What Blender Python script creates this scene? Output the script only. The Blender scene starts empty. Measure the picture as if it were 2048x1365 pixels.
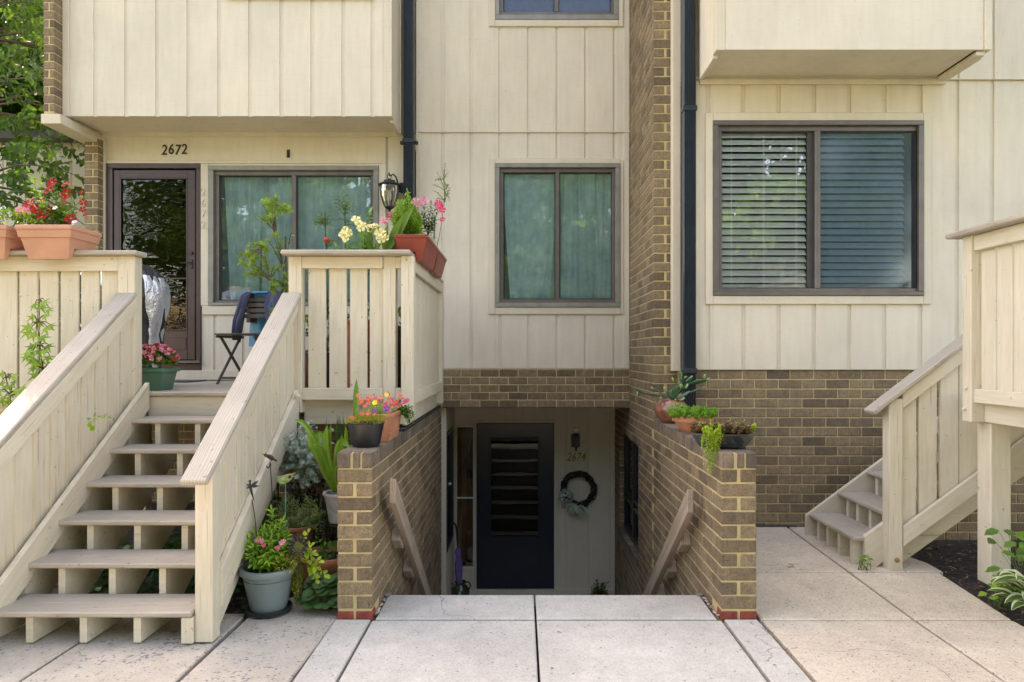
import bpy, math, random
import numpy as np
from mathutils import Vector, Matrix

sc = bpy.context.scene
COL = sc.collection
rnd = random.Random(7)
NR = np.random.RandomState(11)
R = math.radians

# ------------------------------------------------------------------ camera, light, exposure
F = 1365.0          # focal length in pixels of the 2048 px wide photograph
EYE = 1.53
CX, CY = 1042.0, 707.0
cam_d = bpy.data.cameras.new('camera')
cam = bpy.data.objects.new('camera', cam_d)
COL.objects.link(cam)
cam.location = (0, 0, EYE)
cam.rotation_euler = (R(90), 0, 0)
cam_d.sensor_width = 36
cam_d.lens = 36 * F / 2048
cam_d.shift_x = (1024 - CX) / 2048
cam_d.shift_y = (CY - 682.5) / 2048
cam_d.clip_start = 0.05
cam_d.clip_end = 500
sc.camera = cam
sc.render.resolution_x = 1024
sc.render.resolution_y = 682

world = bpy.data.worlds.new("World")
sc.world = world
world.use_nodes = True
wn = world.node_tree
bg = wn.nodes['Background']
sky = wn.nodes.new('ShaderNodeTexSky')
sky.sky_type = 'NISHITA'
sky.sun_disc = False
SUN_EL, SUN_AZ = R(50), R(325)       # azimuth from +Y clockwise: the sun stands behind the houses, to the left
sky.sun_elevation = SUN_EL
sky.sun_rotation = SUN_AZ
sky.dust_density = 2.0
sky.air_density = 1.0
wn.links.new(sky.outputs[0], bg.inputs[0])
bg.inputs[1].default_value = 0.15
sun_d = bpy.data.lights.new('sun', 'SUN')
sun_d.energy = 3.2
sun_d.angle = R(0.5)
sun_d.color = (1.0, 0.93, 0.80)
sun = bpy.data.objects.new('sun', sun_d)
COL.objects.link(sun)
sd = Vector((math.sin(SUN_AZ) * math.cos(SUN_EL), math.cos(SUN_AZ) * math.cos(SUN_EL), math.sin(SUN_EL)))
sun.rotation_euler = sd.to_track_quat('Z', 'Y').to_euler()
sun.location = sd * 30
vs = sc.view_settings
vs.view_transform = 'Standard'
vs.look = 'None'
vs.gamma = 1
vs.use_curve_mapping = False
vs.exposure = 2.95
vs.use_white_balance = True
vs.white_balance_temperature = 9700
vs.white_balance_tint = 21

# ------------------------------------------------------------------ measuring helpers
def at(px, py, D):
    return Vector(((px - CX) * D / F, D, EYE - (py - CY) * D / F))
def fx(px, D): return (px - CX) * D / F
def fz(py, D): return EYE - (py - CY) * D / F

# ------------------------------------------------------------------ mesh builder
class MB:
    def __init__(s):
        s.v = []; s.f = []; s.m = []; s.mats = []; s.smooth = False
    def add(s, vs, fs, mi=0):
        b = len(s.v)
        s.v.extend([tuple(p) for p in vs])
        s.f.extend([tuple(i + b for i in f) for f in fs])
        s.m.extend([mi] * len(fs))
        return s
    def box(s, x0, x1, y0, y1, z0, z1, c=0.003, mi=0, M=None, sh=None):
        hx, hy, hz = (x1 - x0) / 2, (y1 - y0) / 2, (z1 - z0) / 2
        cx, cy, cz = (x1 + x0) / 2, (y1 + y0) / 2, (z1 + z0) / 2
        c = min(c, hx * .45, hy * .45, hz * .45)
        V = []
        if c <= 0:
            for sx in (-1, 1):
                for sy in (-1, 1):
                    for sz in (-1, 1):
                        V.append((cx + sx * hx, cy + sy * hy, cz + sz * hz))
            Fs = [(0, 1, 3, 2), (4, 6, 7, 5), (0, 4, 5, 1), (2, 3, 7, 6), (0, 2, 6, 4), (1, 5, 7, 3)]
        else:
            idx = {}
            for sx in (-1, 1):
                for sy in (-1, 1):
                    for sz in (-1, 1):
                        for a in range(3):
                            p = [hx - c, hy - c, hz - c]; p[a] += c
                            idx[(sx, sy, sz, a)] = len(V)
                            V.append((cx + sx * p[0], cy + sy * p[1], cz + sz * p[2]))
            Fs = []
            def q(l, n):
                a, b_, c_, d = [Vector(V[i]) for i in l[:4]] if len(l) == 4 else [Vector(V[i]) for i in l] + [None]
                nn = (b_ - a).cross(c_ - a)
                if nn.dot(Vector(n)) < 0: l = l[::-1]
                Fs.append(tuple(l))
            for sg in (-1, 1):
                q([idx[(sg, -1, -1, 0)], idx[(sg, 1, -1, 0)], idx[(sg, 1, 1, 0)], idx[(sg, -1, 1, 0)]], (sg, 0, 0))
                q([idx[(-1, sg, -1, 1)], idx[(1, sg, -1, 1)], idx[(1, sg, 1, 1)], idx[(-1, sg, 1, 1)]], (0, sg, 0))
                q([idx[(-1, -1, sg, 2)], idx[(1, -1, sg, 2)], idx[(1, 1, sg, 2)], idx[(-1, 1, sg, 2)]], (0, 0, sg))
            for s1 in (-1, 1):
                for s2 in (-1, 1):
                    q([idx[(s1, s2, -1, 0)], idx[(s1, s2, 1, 0)], idx[(s1, s2, 1, 1)], idx[(s1, s2, -1, 1)]], (s1, s2, 0))
                    q([idx[(s1, -1, s2, 0)], idx[(s1, 1, s2, 0)], idx[(s1, 1, s2, 2)], idx[(s1, -1, s2, 2)]], (s1, 0, s2))
                    q([idx[(-1, s1, s2, 1)], idx[(1, s1, s2, 1)], idx[(1, s1, s2, 2)], idx[(-1, s1, s2, 2)]], (0, s1, s2))
                    for s3 in (-1, 1):
                        q([idx[(s1, s2, s3, 0)], idx[(s1, s2, s3, 1)], idx[(s1, s2, s3, 2)]], (s1, s2, s3))
        if sh: V = [sh(p) for p in V]
        if M is not None: V = [tuple(M @ Vector(p)) for p in V]
        return s.add(V, Fs, mi)
    def prism(s, poly, axis, a0, a1, mi=0):
        """poly = 2D points; axis 'x' -> (y,z) points, 'y' -> (x,z), 'z' -> (x,y)"""
        n = len(poly)
        area = sum(poly[i][0] * poly[(i + 1) % n][1] - poly[(i + 1) % n][0] * poly[i][1] for i in range(n))
        if area < 0: poly = poly[::-1]
        if axis == 'y': a0, a1 = a1, a0
        def mk(p, a):
            return {'x': (a, p[0], p[1]), 'y': (p[0], a, p[1]), 'z': (p[0], p[1], a)}[axis]
        V = [mk(p, a0) for p in poly] + [mk(p, a1) for p in poly]
        Fs = [tuple(range(n))[::-1], tuple(range(n, 2 * n))]
        for i in range(n):
            j = (i + 1) % n
            Fs.append((i, j, j + n, i + n))
        return s.add(V, Fs, mi)
    def tube(s, pts, r, n=6, mi=0, caps=True):
        pts = [Vector(p) for p in pts]
        rs = r if isinstance(r, (list, tuple)) else [r] * len(pts)
        V = []; Fs = []
        up = Vector((0.13, 0.21, 1)).normalized()
        prev = None
        for i, p in enumerate(pts):
            d = (pts[min(i + 1, len(pts) - 1)] - pts[max(i - 1, 0)])
            if d.length < 1e-9: d = Vector((0, 0, 1))
            d.normalize()
            if prev is None:
                a = up.cross(d)
                if a.length < 0.1: a = Vector((1, 0, 0)).cross(d)
            else:
                a = prev - d * prev.dot(d)
            a.normalize(); prev = a
            b = d.cross(a)
            for k in range(n):
                t = 2 * math.pi * k / n
                V.append(p + (a * math.cos(t) + b * math.sin(t)) * rs[i])
        for i in range(len(pts) - 1):
            for k in range(n):
                k2 = (k + 1) % n
                Fs.append((i * n + k, i * n + k2, (i + 1) * n + k2, (i + 1) * n + k))
        if caps:
            Fs.append(tuple(range(n))[::-1]); Fs.append(tuple(range((len(pts) - 1) * n, len(pts) * n)))
        return s.add(V, Fs, mi)
    def lathe(s, prof, c, n=28, sx=1, sy=1, mi=0, M=None, wob=None):
        V = []; Fs = []
        for i, (r, z) in enumerate(prof):
            for k in range(n):
                t = 2 * math.pi * k / n
                rr = r * (1 + (wob(t, z) if wob else 0))
                p = Vector((rr * math.cos(t) * sx, rr * math.sin(t) * sy, z))
                if M is not None: p = M @ p
                V.append(p + Vector(c))
        for i in range(len(prof) - 1):
            for k in range(n):
                k2 = (k + 1) % n
                Fs.append((i * n + k, i * n + k2, (i + 1) * n + k2, (i + 1) * n + k))
        if prof[0][0] > 1e-5: Fs.append(tuple(range(n))[::-1])
        if prof[-1][0] > 1e-5: Fs.append(tuple(range((len(prof) - 1) * n, len(prof) * n)))
        s.smooth = True
        return s.add(V, Fs, mi)
    def mesh(s, name, mats, smooth=None):
        me = bpy.data.meshes.new(name)
        me.from_pydata(s.v, [], s.f)
        ms = mats if isinstance(mats, (list, tuple)) else [mats]
        for m in ms: me.materials.append(m)
        if len(ms) > 1: me.polygons.foreach_set('material_index', s.m)
        if s.smooth if smooth is None else smooth:
            me.shade_smooth()
            me.set_sharp_from_angle(angle=R(38))
        me.update()
        return me

# ------------------------------------------------------------------ object helpers
def thing(name, label, cat, loc, group=None):
    o = bpy.data.objects.new(name, None)
    o.empty_display_size = 0.1
    COL.objects.link(o)
    o.location = loc
    o['label'] = label; o['category'] = cat
    if group: o['group'] = group
    return o
def wl(o):
    """world location of a (translated only) parent chain"""
    v = Vector(o.location) if o.type == 'EMPTY' else Vector((0, 0, 0))
    return v
def part(name, parent, mb, mats, label=None, kind=None, smooth=None, M=None):
    me = mb if isinstance(mb, bpy.types.Mesh) else mb.mesh(name, mats, smooth)
    o = bpy.data.objects.new(name, me)
    COL.objects.link(o)
    if M is not None: o.matrix_basis = M
    if parent is not None:
        o.parent = parent
        o.matrix_parent_inverse = PW(parent).inverted()
    if label: o['label'] = label
    if kind: o['kind'] = kind
    return o
def PW(o):
    """world matrix without a depsgraph update"""
    m = o.matrix_basis.copy() if o.type != 'EMPTY' else Matrix.Translation(o.location) @ o.rotation_euler.to_matrix().to_4x4()
    if o.parent is not None: m = PW(o.parent) @ o.matrix_parent_inverse @ m
    return m
def bx(name, parent, x0, x1, y0, y1, z0, z1, mat, c=0.003, label=None):
    """a chamfered box whose origin is its own centre"""
    cx, cy, cz = (x0 + x1) / 2, (y0 + y1) / 2, (z0 + z1) / 2
    if mat.name.startswith('cream painted timber'):
        d = (x1 - x0, y1 - y0, z1 - z0); mat = m_rails[d.index(max(d))]
    mb = MB().box(x0 - cx, x1 - cx, y0 - cy, y1 - cy, z0 - cz, z1 - cz, c)
    return part(name, parent, mb, mat, label, M=Matrix.Translation((cx, cy, cz)))
def beam_matrix(p0, p1, up=(0, 0, 1)):
    p0, p1 = Vector(p0), Vector(p1)
    d = (p1 - p0).normalized()
    u = Vector(up); u = (u - d * u.dot(d)).normalized()
    w = u.cross(d)
    M = Matrix((d, w, u)).transposed().to_4x4()
    M.translation = p0
    return M
def beam(name, parent, p0, p1, w, h, mat, plumb=False, up=(0, 0, 1), c=0.003, label=None, mb=None):
    """board from p0 to p1, w across, h thick; local x runs along it so that grain follows"""
    p0, p1 = Vector(p0), Vector(p1)
    L = (p1 - p0).length
    sh = None
    if plumb:
        d = (p1 - p0).normalized()
        t = d.z / max(1e-6, math.hypot(d.x, d.y))
        sh = lambda p: (p[0] + p[2] * t, p[1], p[2])
    M = beam_matrix(p0, p1, up)
    if mb is not None:
        mb.box(0, L, -w / 2, w / 2, -h / 2, h / 2, c, sh=sh, M=M); return mb
    m = MB().box(0, L, -w / 2, w / 2, -h / 2, h / 2, c, sh=sh)
    return part(name, parent, m, mat, label, M=M)

# ------------------------------------------------------------------ materials
def nt(name):
    m = bpy.data.materials.new(name); m.use_nodes = True
    return m, m.node_tree.nodes, m.node_tree.links, m.node_tree.nodes['Principled BSDF']
def lin(c):
    """from 8-bit picture values"""
    return tuple(((v / 255) / 12.92 if v / 255 <= 0.04045 else (((v / 255) + 0.055) / 1.055) ** 2.4) for v in c)
def coords(N, L, kind, scale):
    if kind == 'pos':
        g = N.new('ShaderNodeNewGeometry'); src = g.outputs['Position']
    else:
        g = N.new('ShaderNodeTexCoord'); src = g.outputs['Object']
    mp = N.new('ShaderNodeMapping'); mp.inputs['Scale'].default_value = scale
    L.new(src, mp.inputs['Vector'])
    return mp.outputs[0]
def noise(N, L, vec, scale, detail=4, rough=0.55):
    n = N.new('ShaderNodeTexNoise'); n.inputs['Scale'].default_value = scale
    n.inputs['Detail'].default_value = detail; n.inputs['Roughness'].default_value = rough
    L.new(vec, n.inputs['Vector']); return n.outputs['Fac']
def ramp(N, L, fac, stops):
    r = N.new('ShaderNodeValToRGB')
    e = r.color_ramp.elements
    while len(e) < len(stops): e.new(0.5)
    for i, (p, c) in enumerate(stops):
        e[i].position = p
        e[i].color = (*c, 1) if isinstance(c, (tuple, list)) else (c, c, c, 1)
    L.new(fac, r.inputs[0]); return r.outputs[0]
def mix(N, L, fac, a, b, typ='MIX'):
    m = N.new('ShaderNodeMix'); m.data_type = 'RGBA'; m.blend_type = typ
    for s_, v in ((0, fac), (6, a), (7, b)):
        if isinstance(v, (int, float)): m.inputs[s_].default_value = v
        elif isinstance(v, tuple): m.inputs[s_].default_value = (*v, 1)
        else: L.new(v, m.inputs[s_])
    return m.outputs[2]
def math_(N, L, op, a, b=0.0, c=None):
    m = N.new('ShaderNodeMath'); m.operation = op
    for i, v in enumerate((a, b) if c is None else (a, b, c)):
        if isinstance(v, (int, float)): m.inputs[i].default_value = v
        else: L.new(v, m.inputs[i])
    return m.outputs[0]
def bump(N, L, P, h, strength, dist=0.002, prev=None):
    b = N.new('ShaderNodeBump'); b.inputs['Strength'].default_value = strength
    b.inputs['Distance'].default_value = dist
    L.new(h, b.inputs['Height'])
    if prev is not None: L.new(prev, b.inputs['Normal'])
    L.new(b.outputs[0], P.inputs['Normal']); return b.outputs[0]
def isl(N, L):
    """random per object plus per island, 0..1"""
    o = N.new('ShaderNodeObjectInfo'); g = N.new('ShaderNodeNewGeometry')
    a = math_(N, L, 'ADD', o.outputs['Random'], g.outputs['Random Per Island'])
    return math_(N, L, 'FRACT', a)

def plain(name, c, rough=0.6, metal=0.0, var=0.12, sc_=9, bstr=0.15, bsc=60, coat=0, spec=None, kind='obj'):
    m, N, L, P = nt(name)
    v = coords(N, L, kind, (1, 1, 1))
    f = noise(N, L, v, sc_, 5)
    dark = tuple(x * (1 - var * 1.6) for x in c); lite = tuple(min(1, x * (1 + var)) for x in c)
    L.new(ramp(N, L, f, [(0.3, dark), (0.7, lite)]), P.inputs['Base Color'])
    P.inputs['Roughness'].default_value = rough; P.inputs['Metallic'].default_value = metal
    if coat: P.inputs['Coat Weight'].default_value = coat
    if spec is not None: P.inputs['Specular IOR Level'].default_value = spec
    if bstr: bump(N, L, P, noise(N, L, v, bsc, 3), bstr, 0.002)
    return m

def paint_siding(name, c, grain='h', dirt_haze=0.25):
    m, N, L, P = nt(name)
    g = coords(N, L, 'pos', (1, 1, 1))
    big = noise(N, L, g, 1.3, 4)
    mid = noise(N, L, coords(N, L, 'pos', (9, 9, 1.2)), 2.0, 5, 0.6)
    saw = noise(N, L, coords(N, L, 'pos', (9, 9, 260)), 1.0, 3, 0.6)
    ver = noise(N, L, coords(N, L, 'pos', (170, 170, 5)), 1.0, 3, 0.6)
    col = ramp(N, L, big, [(0.25, tuple(x * .86 for x in c)), (0.75, c)])
    col = mix(N, L, 0.42, col, ramp(N, L, mid, [(0.3, (.87, .84, .78)), (0.62, (1.02, 1.02, 1.02))]), 'MULTIPLY')
    col = mix(N, L, 0.5, col, ramp(N, L, saw, [(0.30, (.86, .84, .78)), (0.45, (1, 1, 1))]), 'MULTIPLY')
    # rows of nail heads, patches of newer paint, small dark checks
    gx = N.new('ShaderNodeNewGeometry'); sx = N.new('ShaderNodeSeparateXYZ'); L.new(gx.outputs['Position'], sx.inputs[0])
    hp = math_(N, L, 'ADD', sx.outputs[0], sx.outputs[1])
    nx = math_(N, L, 'SUBTRACT', math_(N, L, 'FRACT', math_(N, L, 'MULTIPLY', hp, 6.56)), .5); nz_ = math_(N, L, 'SUBTRACT', math_(N, L, 'FRACT', math_(N, L, 'MULTIPLY', sx.outputs[2], 3.3)), .5)
    dd = math_(N, L, 'ADD', math_(N, L, 'POWER', math_(N, L, 'MULTIPLY', nx, 1 / 6.56), 2), math_(N, L, 'POWER', math_(N, L, 'MULTIPLY', nz_, 1 / 3.3), 2))
    nail = math_(N, L, 'MULTIPLY', math_(N, L, 'LESS_THAN', dd, .0035 ** 2), math_(N, L, 'GREATER_THAN', noise(N, L, g, 7, 2), .52))
    col = mix(N, L, math_(N, L, 'MULTIPLY', nail, .55), col, (.25, .19, .12))
    pt = noise(N, L, g, 2.1, 2, .4)
    col = mix(N, L, .6, col, ramp(N, L, pt, [(0.40, (.96, .96, .98)), (0.42, (1, 1, 1)), (.60, (1, 1, 1)), (.62, (1.03, 1.02, .99))]), 'MULTIPLY')
    crack = noise(N, L, coords(N, L, 'pos', (34, 34, 7)), 1.6, 2, 0.4)
    col = mix(N, L, ramp(N, L, crack, [(0.735, 0.0), (0.76, dirt_haze)]), col, (.22, .19, .14))
    L.new(col, P.inputs['Base Color'])
    P.inputs['Roughness'].default_value = 0.72
    h = math_(N, L, 'ADD', math_(N, L, 'MULTIPLY', saw, 1.0), math_(N, L, 'MULTIPLY', ver, 0.6))
    bump(N, L, P, h, 0.32, 0.003)
    return m

def paint_wood(name, c, dirt_haze=.5, ax=0):
    m, N, L, P = nt(name)
    v = coords(N, L, 'obj', [(2.5, 26, 26), (26, 2.5, 26), (26, 26, 2.5)][ax])
    f = noise(N, L, v, 1.6, 5, .6)
    g = noise(N, L, coords(N, L, 'pos', (1, 1, 1)), 2.2, 4)
    col = ramp(N, L, f, [(0.25, tuple(x * .86 for x in c)), (0.6, c)])
    col = mix(N, L, 0.55, col, ramp(N, L, g, [(0.3, (.86, .83, .76)), (0.65, (1, 1, 1))]), 'MULTIPLY')
    ck = noise(N, L, coords(N, L, 'obj', [(1.1, 34, 34), (34, 1.1, 34), (34, 34, 1.1)][ax]), 1.7, 1, .3)
    col = mix(N, L, ramp(N, L, ck, [(0.725, 0.0), (0.75, .45)]), col, (.20, .16, .11))
    gr = noise(N, L, coords(N, L, 'pos', (1, 1, 1)), 8, 5, .7)
    col = mix(N, L, ramp(N, L, gr, [(0.60, 0.0), (0.80, .35)]), col, (.36, .31, .22))
    knots = noise(N, L, coords(N, L, 'pos', (22, 22, 22)), 1.5, 1, .4)
    col = mix(N, L, ramp(N, L, knots, [(0.745, 0.0), (0.765, dirt_haze)]), col, (.13, .10, .07))
    L.new(col, P.inputs['Base Color'])
    P.inputs['Roughness'].default_value = 0.6
    bump(N, L, P, f, 0.3, 0.002)
    return m

def composite(name, c):
    m, N, L, P = nt(name)
    v = coords(N, L, 'obj', (1.6, 16, 16))
    d = noise(N, L, v, 1.0, 2, .5)
    w = N.new('ShaderNodeTexWave'); w.wave_type = 'BANDS'; w.bands_direction = 'Y'
    w.inputs['Scale'].default_value = 1.3; w.inputs['Distortion'].default_value = 9.0
    w.inputs['Detail'].default_value = 2.5; w.inputs['Detail Scale'].default_value = .6
    L.new(v, w.inputs['Vector'])
    fine = noise(N, L, coords(N, L, 'obj', (6, 160, 160)), 1.0, 3)
    col = ramp(N, L, w.outputs['Fac'], [(0.1, tuple(x * .80 for x in c)), (0.8, c)])
    col = mix(N, L, .5, col, ramp(N, L, fine, [(0.3, (.82, .80, .80)), (0.7, (1.05, 1.03, 1.0))]), 'MULTIPLY')
    col = mix(N, L, .7, col, ramp(N, L, noise(N, L, coords(N, L, 'pos', (1, 1, 1)), 5, 4), [(0.3, (.84, .82, .80)), (0.7, (1.06, 1.05, 1.04))]), 'MULTIPLY')
    spk = noise(N, L, coords(N, L, 'pos', (30, 30, 30)), 1.4, 1, .3)
    col = mix(N, L, ramp(N, L, spk, [(0.74, 0.0), (0.76, .6)]), col, (.10, .08, .06))
    L.new(col, P.inputs['Base Color'])
    P.inputs['Roughness'].default_value = 0.62
    bump(N, L, P, math_(N, L, 'ADD', w.outputs['Fac'], fine), 0.35, 0.0015)
    return m

def brick_mat(name, c1, c2, c3, stain=0.0):
    m, N, L, P = nt(name)
    v = coords(N, L, 'pos', (1, 1, 1))
    r = isl(N, L)
    col = ramp(N, L, r, [(0.0, c1), (0.45, c2), (0.8, c3), (1.0, c1)])
    n1 = noise(N, L, v, 22, 5, .65)
    col = mix(N, L, .75, col, ramp(N, L, n1, [(0.3, (.60, .60, .60)), (0.7, (1.28, 1.24, 1.16))]), 'MULTIPLY')
    sp = noise(N, L, v, 260, 2, .5)
    sq = noise(N, L, v, 95, 3, .75)
    col = mix(N, L, .85, col, ramp(N, L, sq, [(0.30, (.50, .50, .50)), (0.50, (1, 1, 1)), (.62, (1.1, 1.1, 1.08)), (.74, (1.9, 1.85, 1.7))]), 'MULTIPLY')
    col = mix(N, L, .8, col, ramp(N, L, sp, [(0.32, (.45, .45, .45)), (0.44, (1, 1, 1)), (.64, (1, 1, 1)), (.75, (1.5, 1.45, 1.35))]), 'MULTIPLY')
    # scored vertical drag lines
    dr = noise(N, L, coords(N, L, 'pos', (90, 90, 4)), 1, 3, .6)
    col = mix(N, L, .5, col, ramp(N, L, dr, [(0.3, (.62, .62, .62)), (0.65, (1.15, 1.15, 1.12))]), 'MULTIPLY')
    st = noise(N, L, v, 5, 4, .6)
    col = mix(N, L, ramp(N, L, st, [(0.66, 0.0), (0.80, .35)]), col, (.38, .36, .31))
    if stain: col = mix(N, L, ramp(N, L, noise(N, L, v, 3.2, 5, .65), [(0.40, 0.0), (0.68, stain)]), col, (.035, .033, .027))
    L.new(col, P.inputs['Base Color'])
    P.inputs['Roughness'].default_value = 0.85
    bump(N, L, P, math_(N, L, 'ADD', sp, math_(N, L, 'MULTIPLY', dr, .7)), 0.5, 0.0025)
    return m

def mortar_mat(name, c):
    m, N, L, P = nt(name)
    v = coords(N, L, 'pos', (1, 1, 1))
    n1 = noise(N, L, v, 9, 5, .6); n2 = noise(N, L, v, 140, 3)
    col = ramp(N, L, n1, [(0.3, tuple(x * .72 for x in c)), (0.65, c)])
    col = mix(N, L, .6, col, ramp(N, L, n2, [(0.3, (.75, .75, .72)), (0.6, (1.05, 1.05, 1.05))]), 'MULTIPLY')
    L.new(col, P.inputs['Base Color']); P.inputs['Roughness'].default_value = 0.9
    bump(N, L, P, n2, 0.6, 0.003)
    return m

def concrete_mat(name, c, speck=.5, blot=None, warm=(1, .97, .92), agg=1.0):
    m, N, L, P = nt(name)
    v = coords(N, L, 'pos', (1, 1, 1))
    r = isl(N, L)
    big = noise(N, L, v, 1.6, 6, .62); mid = noise(N, L, v, 11, 5, .6)
    fine = noise(N, L, v, 150, 3, .6)
    col = ramp(N, L, big, [(0.28, tuple(x * .74 for x in c)), (0.66, c)])
    col = mix(N, L, .55, col, ramp(N, L, r, [(0, (.93, .93, .93)), (1, (1.04, 1.03, 1.0))]), 'MULTIPLY')
    col = mix(N, L, .6, col, ramp(N, L, mid, [(0.3, (.84, .83, .80)), (0.7, (1.08, 1.06, 1.04))]), 'MULTIPLY')
    vo = N.new('ShaderNodeTexVoronoi'); vo.inputs['Scale'].default_value = 130; L.new(v, vo.inputs['Vector'])
    sep = N.new('ShaderNodeSeparateColor'); L.new(vo.outputs['Color'], sep.inputs[0])
    ag = ramp(N, L, sep.outputs[0], [(0.0, tuple(.72 * x for x in warm)), (0.5, (1, .99, .96)), (1.0, (1.12, 1.10, 1.06))])
    col = mix(N, L, .45 * agg, col, ag, 'MULTIPLY')
    v2 = N.new('ShaderNodeTexVoronoi'); v2.inputs['Scale'].default_value = 42; v2.inputs['Randomness'].default_value = 1; L.new(v, v2.inputs['Vector'])
    s2 = N.new('ShaderNodeSeparateColor'); L.new(v2.outputs['Color'], s2.inputs[0])
    dot = math_(N, L, 'MULTIPLY', math_(N, L, 'LESS_THAN', v2.outputs['Distance'], 0.24), math_(N, L, 'GREATER_THAN', s2.outputs[1], 1 - .16 * speck))
    col = mix(N, L, math_(N, L, 'MULTIPLY', dot, .75), col, (.12, .11, .10))
    ce = N.new('ShaderNodeTexVoronoi'); ce.feature = 'DISTANCE_TO_EDGE'; ce.inputs['Scale'].default_value = .75
    wv = N.new('ShaderNodeVectorMath'); wv.operation = 'ADD'; nn = N.new('ShaderNodeTexNoise'); nn.inputs['Scale'].default_value = 3; nn.inputs['Detail'].default_value = 6; L.new(v, nn.inputs['Vector'])
    wm = N.new('ShaderNodeVectorMath'); wm.operation = 'SCALE'; wm.inputs['Scale'].default_value = .35; L.new(nn.outputs['Color'], wm.inputs[0]); L.new(v, wv.inputs[0]); L.new(wm.outputs[0], wv.inputs[1]); L.new(wv.outputs[0], ce.inputs['Vector'])
    cm = math_(N, L, 'MULTIPLY', math_(N, L, 'LESS_THAN', ce.outputs['Distance'], .0022), math_(N, L, 'GREATER_THAN', noise(N, L, v, .9, 1), .56))
    col = mix(N, L, math_(N, L, 'MULTIPLY', cm, .6), col, (.13, .11, .09))
    stn = noise(N, L, v, 3.1, 6, .7)
    col = mix(N, L, ramp(N, L, stn, [(.55, 0.0), (.72, .35)]), col, tuple(x * .55 for x in c))
    if blot:
        b = noise(N, L, v, 46, 3, .5); b2 = noise(N, L, v, 2.3, 3, .5)
        k = math_(N, L, 'ADD', b, math_(N, L, 'MULTIPLY', b2, .35))
        col = mix(N, L, ramp(N, L, k, [(0.80, 0.0), (0.83, .85)]), col, blot)
    L.new(col, P.inputs['Base Color']); P.inputs['Roughness'].default_value = 0.85
    bump(N, L, P, math_(N, L, 'ADD', fine, math_(N, L, 'MULTIPLY', sep.outputs[0], .5)), 0.35, 0.003)
    return m

def leaf_mat(name, a, b, trans=.35, rough=.5, c=None):
    m, N, L, P = nt(name)
    r = isl(N, L)
    stops = [(0.0, a), (1.0, b)] if c is None else [(0.0, a), (0.6, b), (0.95, c)]
    col = ramp(N, L, r, stops)
    n = noise(N, L, coords(N, L, 'pos', (1, 1, 1)), 60, 3)
    col = mix(N, L, .5, col, ramp(N, L, n, [(0.3, (.8, .8, .8)), (0.7, (1.15, 1.15, 1.1))]), 'MULTIPLY')
    L.new(col, P.inputs['Base Color']); P.inputs['Roughness'].default_value = rough
    P.inputs['Specular IOR Level'].default_value = 0.4
    t = N.new('ShaderNodeBsdfTranslucent'); L.new(mix(N, L, 1.0, col, (1.25, 1.2, .6), 'MULTIPLY'), t.inputs[0])
    ms = N.new('ShaderNodeMixShader'); ms.inputs[0].default_value = trans
    L.new(P.outputs[0], ms.inputs[1]); L.new(t.outputs[0], ms.inputs[2])
    out = [n_ for n_ in N if n_.type == 'OUTPUT_MATERIAL'][0]
    L.new(ms.outputs[0], out.inputs[0])
    return m

def glass_mat(name, tint, refl=.16, wav=0.0, dirt_haze=0.0, hazec=(.5, .6, .6), rg=.004):
    m, N, L, P = nt(name)
    N.remove(P)
    out = [n_ for n_ in N if n_.type == 'OUTPUT_MATERIAL'][0]
    t = N.new('ShaderNodeBsdfTransparent'); t.inputs[0].default_value = (*tint, 1)
    g = N.new('ShaderNodeBsdfGlossy'); g.inputs['Roughness'].default_value = rg
    g.inputs['Color'].default_value = (.95, 1, .98, 1)
    fr = N.new('ShaderNodeFresnel'); fr.inputs[0].default_value = 1.5
    f = math_(N, L, 'ADD', fr.outputs[0], refl)
    ms = N.new('ShaderNodeMixShader'); L.new(f, ms.inputs[0])
    L.new(t.outputs[0], ms.inputs[1]); L.new(g.outputs[0], ms.inputs[2])
    if wav:
        b = N.new('ShaderNodeBump'); b.inputs['Strength'].default_value = wav; b.inputs['Distance'].default_value = 0.02
        L.new(noise(N, L, coords(N, L, 'pos', (1.5, 1, 3.2)), 2.2, 2), b.inputs['Height'])
        L.new(b.outputs[0], g.inputs['Normal'])
    sh = ms.outputs[0]
    if dirt_haze:  # mottled diffuse film: pale haze put into the pane colour to brighten it
        d = N.new('ShaderNodeBsdfDiffuse'); d.inputs[0].default_value = (*hazec, 1)
        m2 = N.new('ShaderNodeMixShader')
        k = noise(N, L, coords(N, L, 'pos', (1, 1, 1)), 14, 6, .7)
        L.new(ramp(N, L, k, [(.35, dirt_haze * .4), (.75, dirt_haze)]), m2.inputs[0])
        L.new(sh, m2.inputs[1]); L.new(d.outputs[0], m2.inputs[2]); sh = m2.outputs[0]
    L.new(sh, out.inputs[0])
    return m

CREAM = (0.665, 0.605, 0.485)
m_siding = paint_siding('painted siding', CREAM)
m_trim = paint_siding('painted trim board', (0.63, 0.57, 0.445), dirt_haze=.4)
m_rails = [paint_wood('cream painted timber', (0.63, 0.57, 0.445), ax=i) for i in range(3)]
m_rail = m_rails[0]; m_railv = m_rails[2]
m_cap = composite('taupe composite board', (0.435, 0.395, 0.325))
m_handrail = composite('brown composite board', (0.40, 0.315, 0.24))
m_brick = brick_mat('brown brick', (.228, .163, .098), (.275, .202, .124), (.140, .100, .064))
m_cope = brick_mat('weathered coping brick', (.20, .150, .108), (.24, .18, .135), (.14, .105, .08), stain=.6)
m_redbrick = plain('red painted brick', (.27, .055, .035), .8, var=.3, sc_=20, kind='pos')
m_mortar = mortar_mat('yellow mortar', (.59, .46, .235))
m_walk = concrete_mat('pale exposed aggregate concrete', (.53, .52, .478), .45, agg=1.4)
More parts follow.
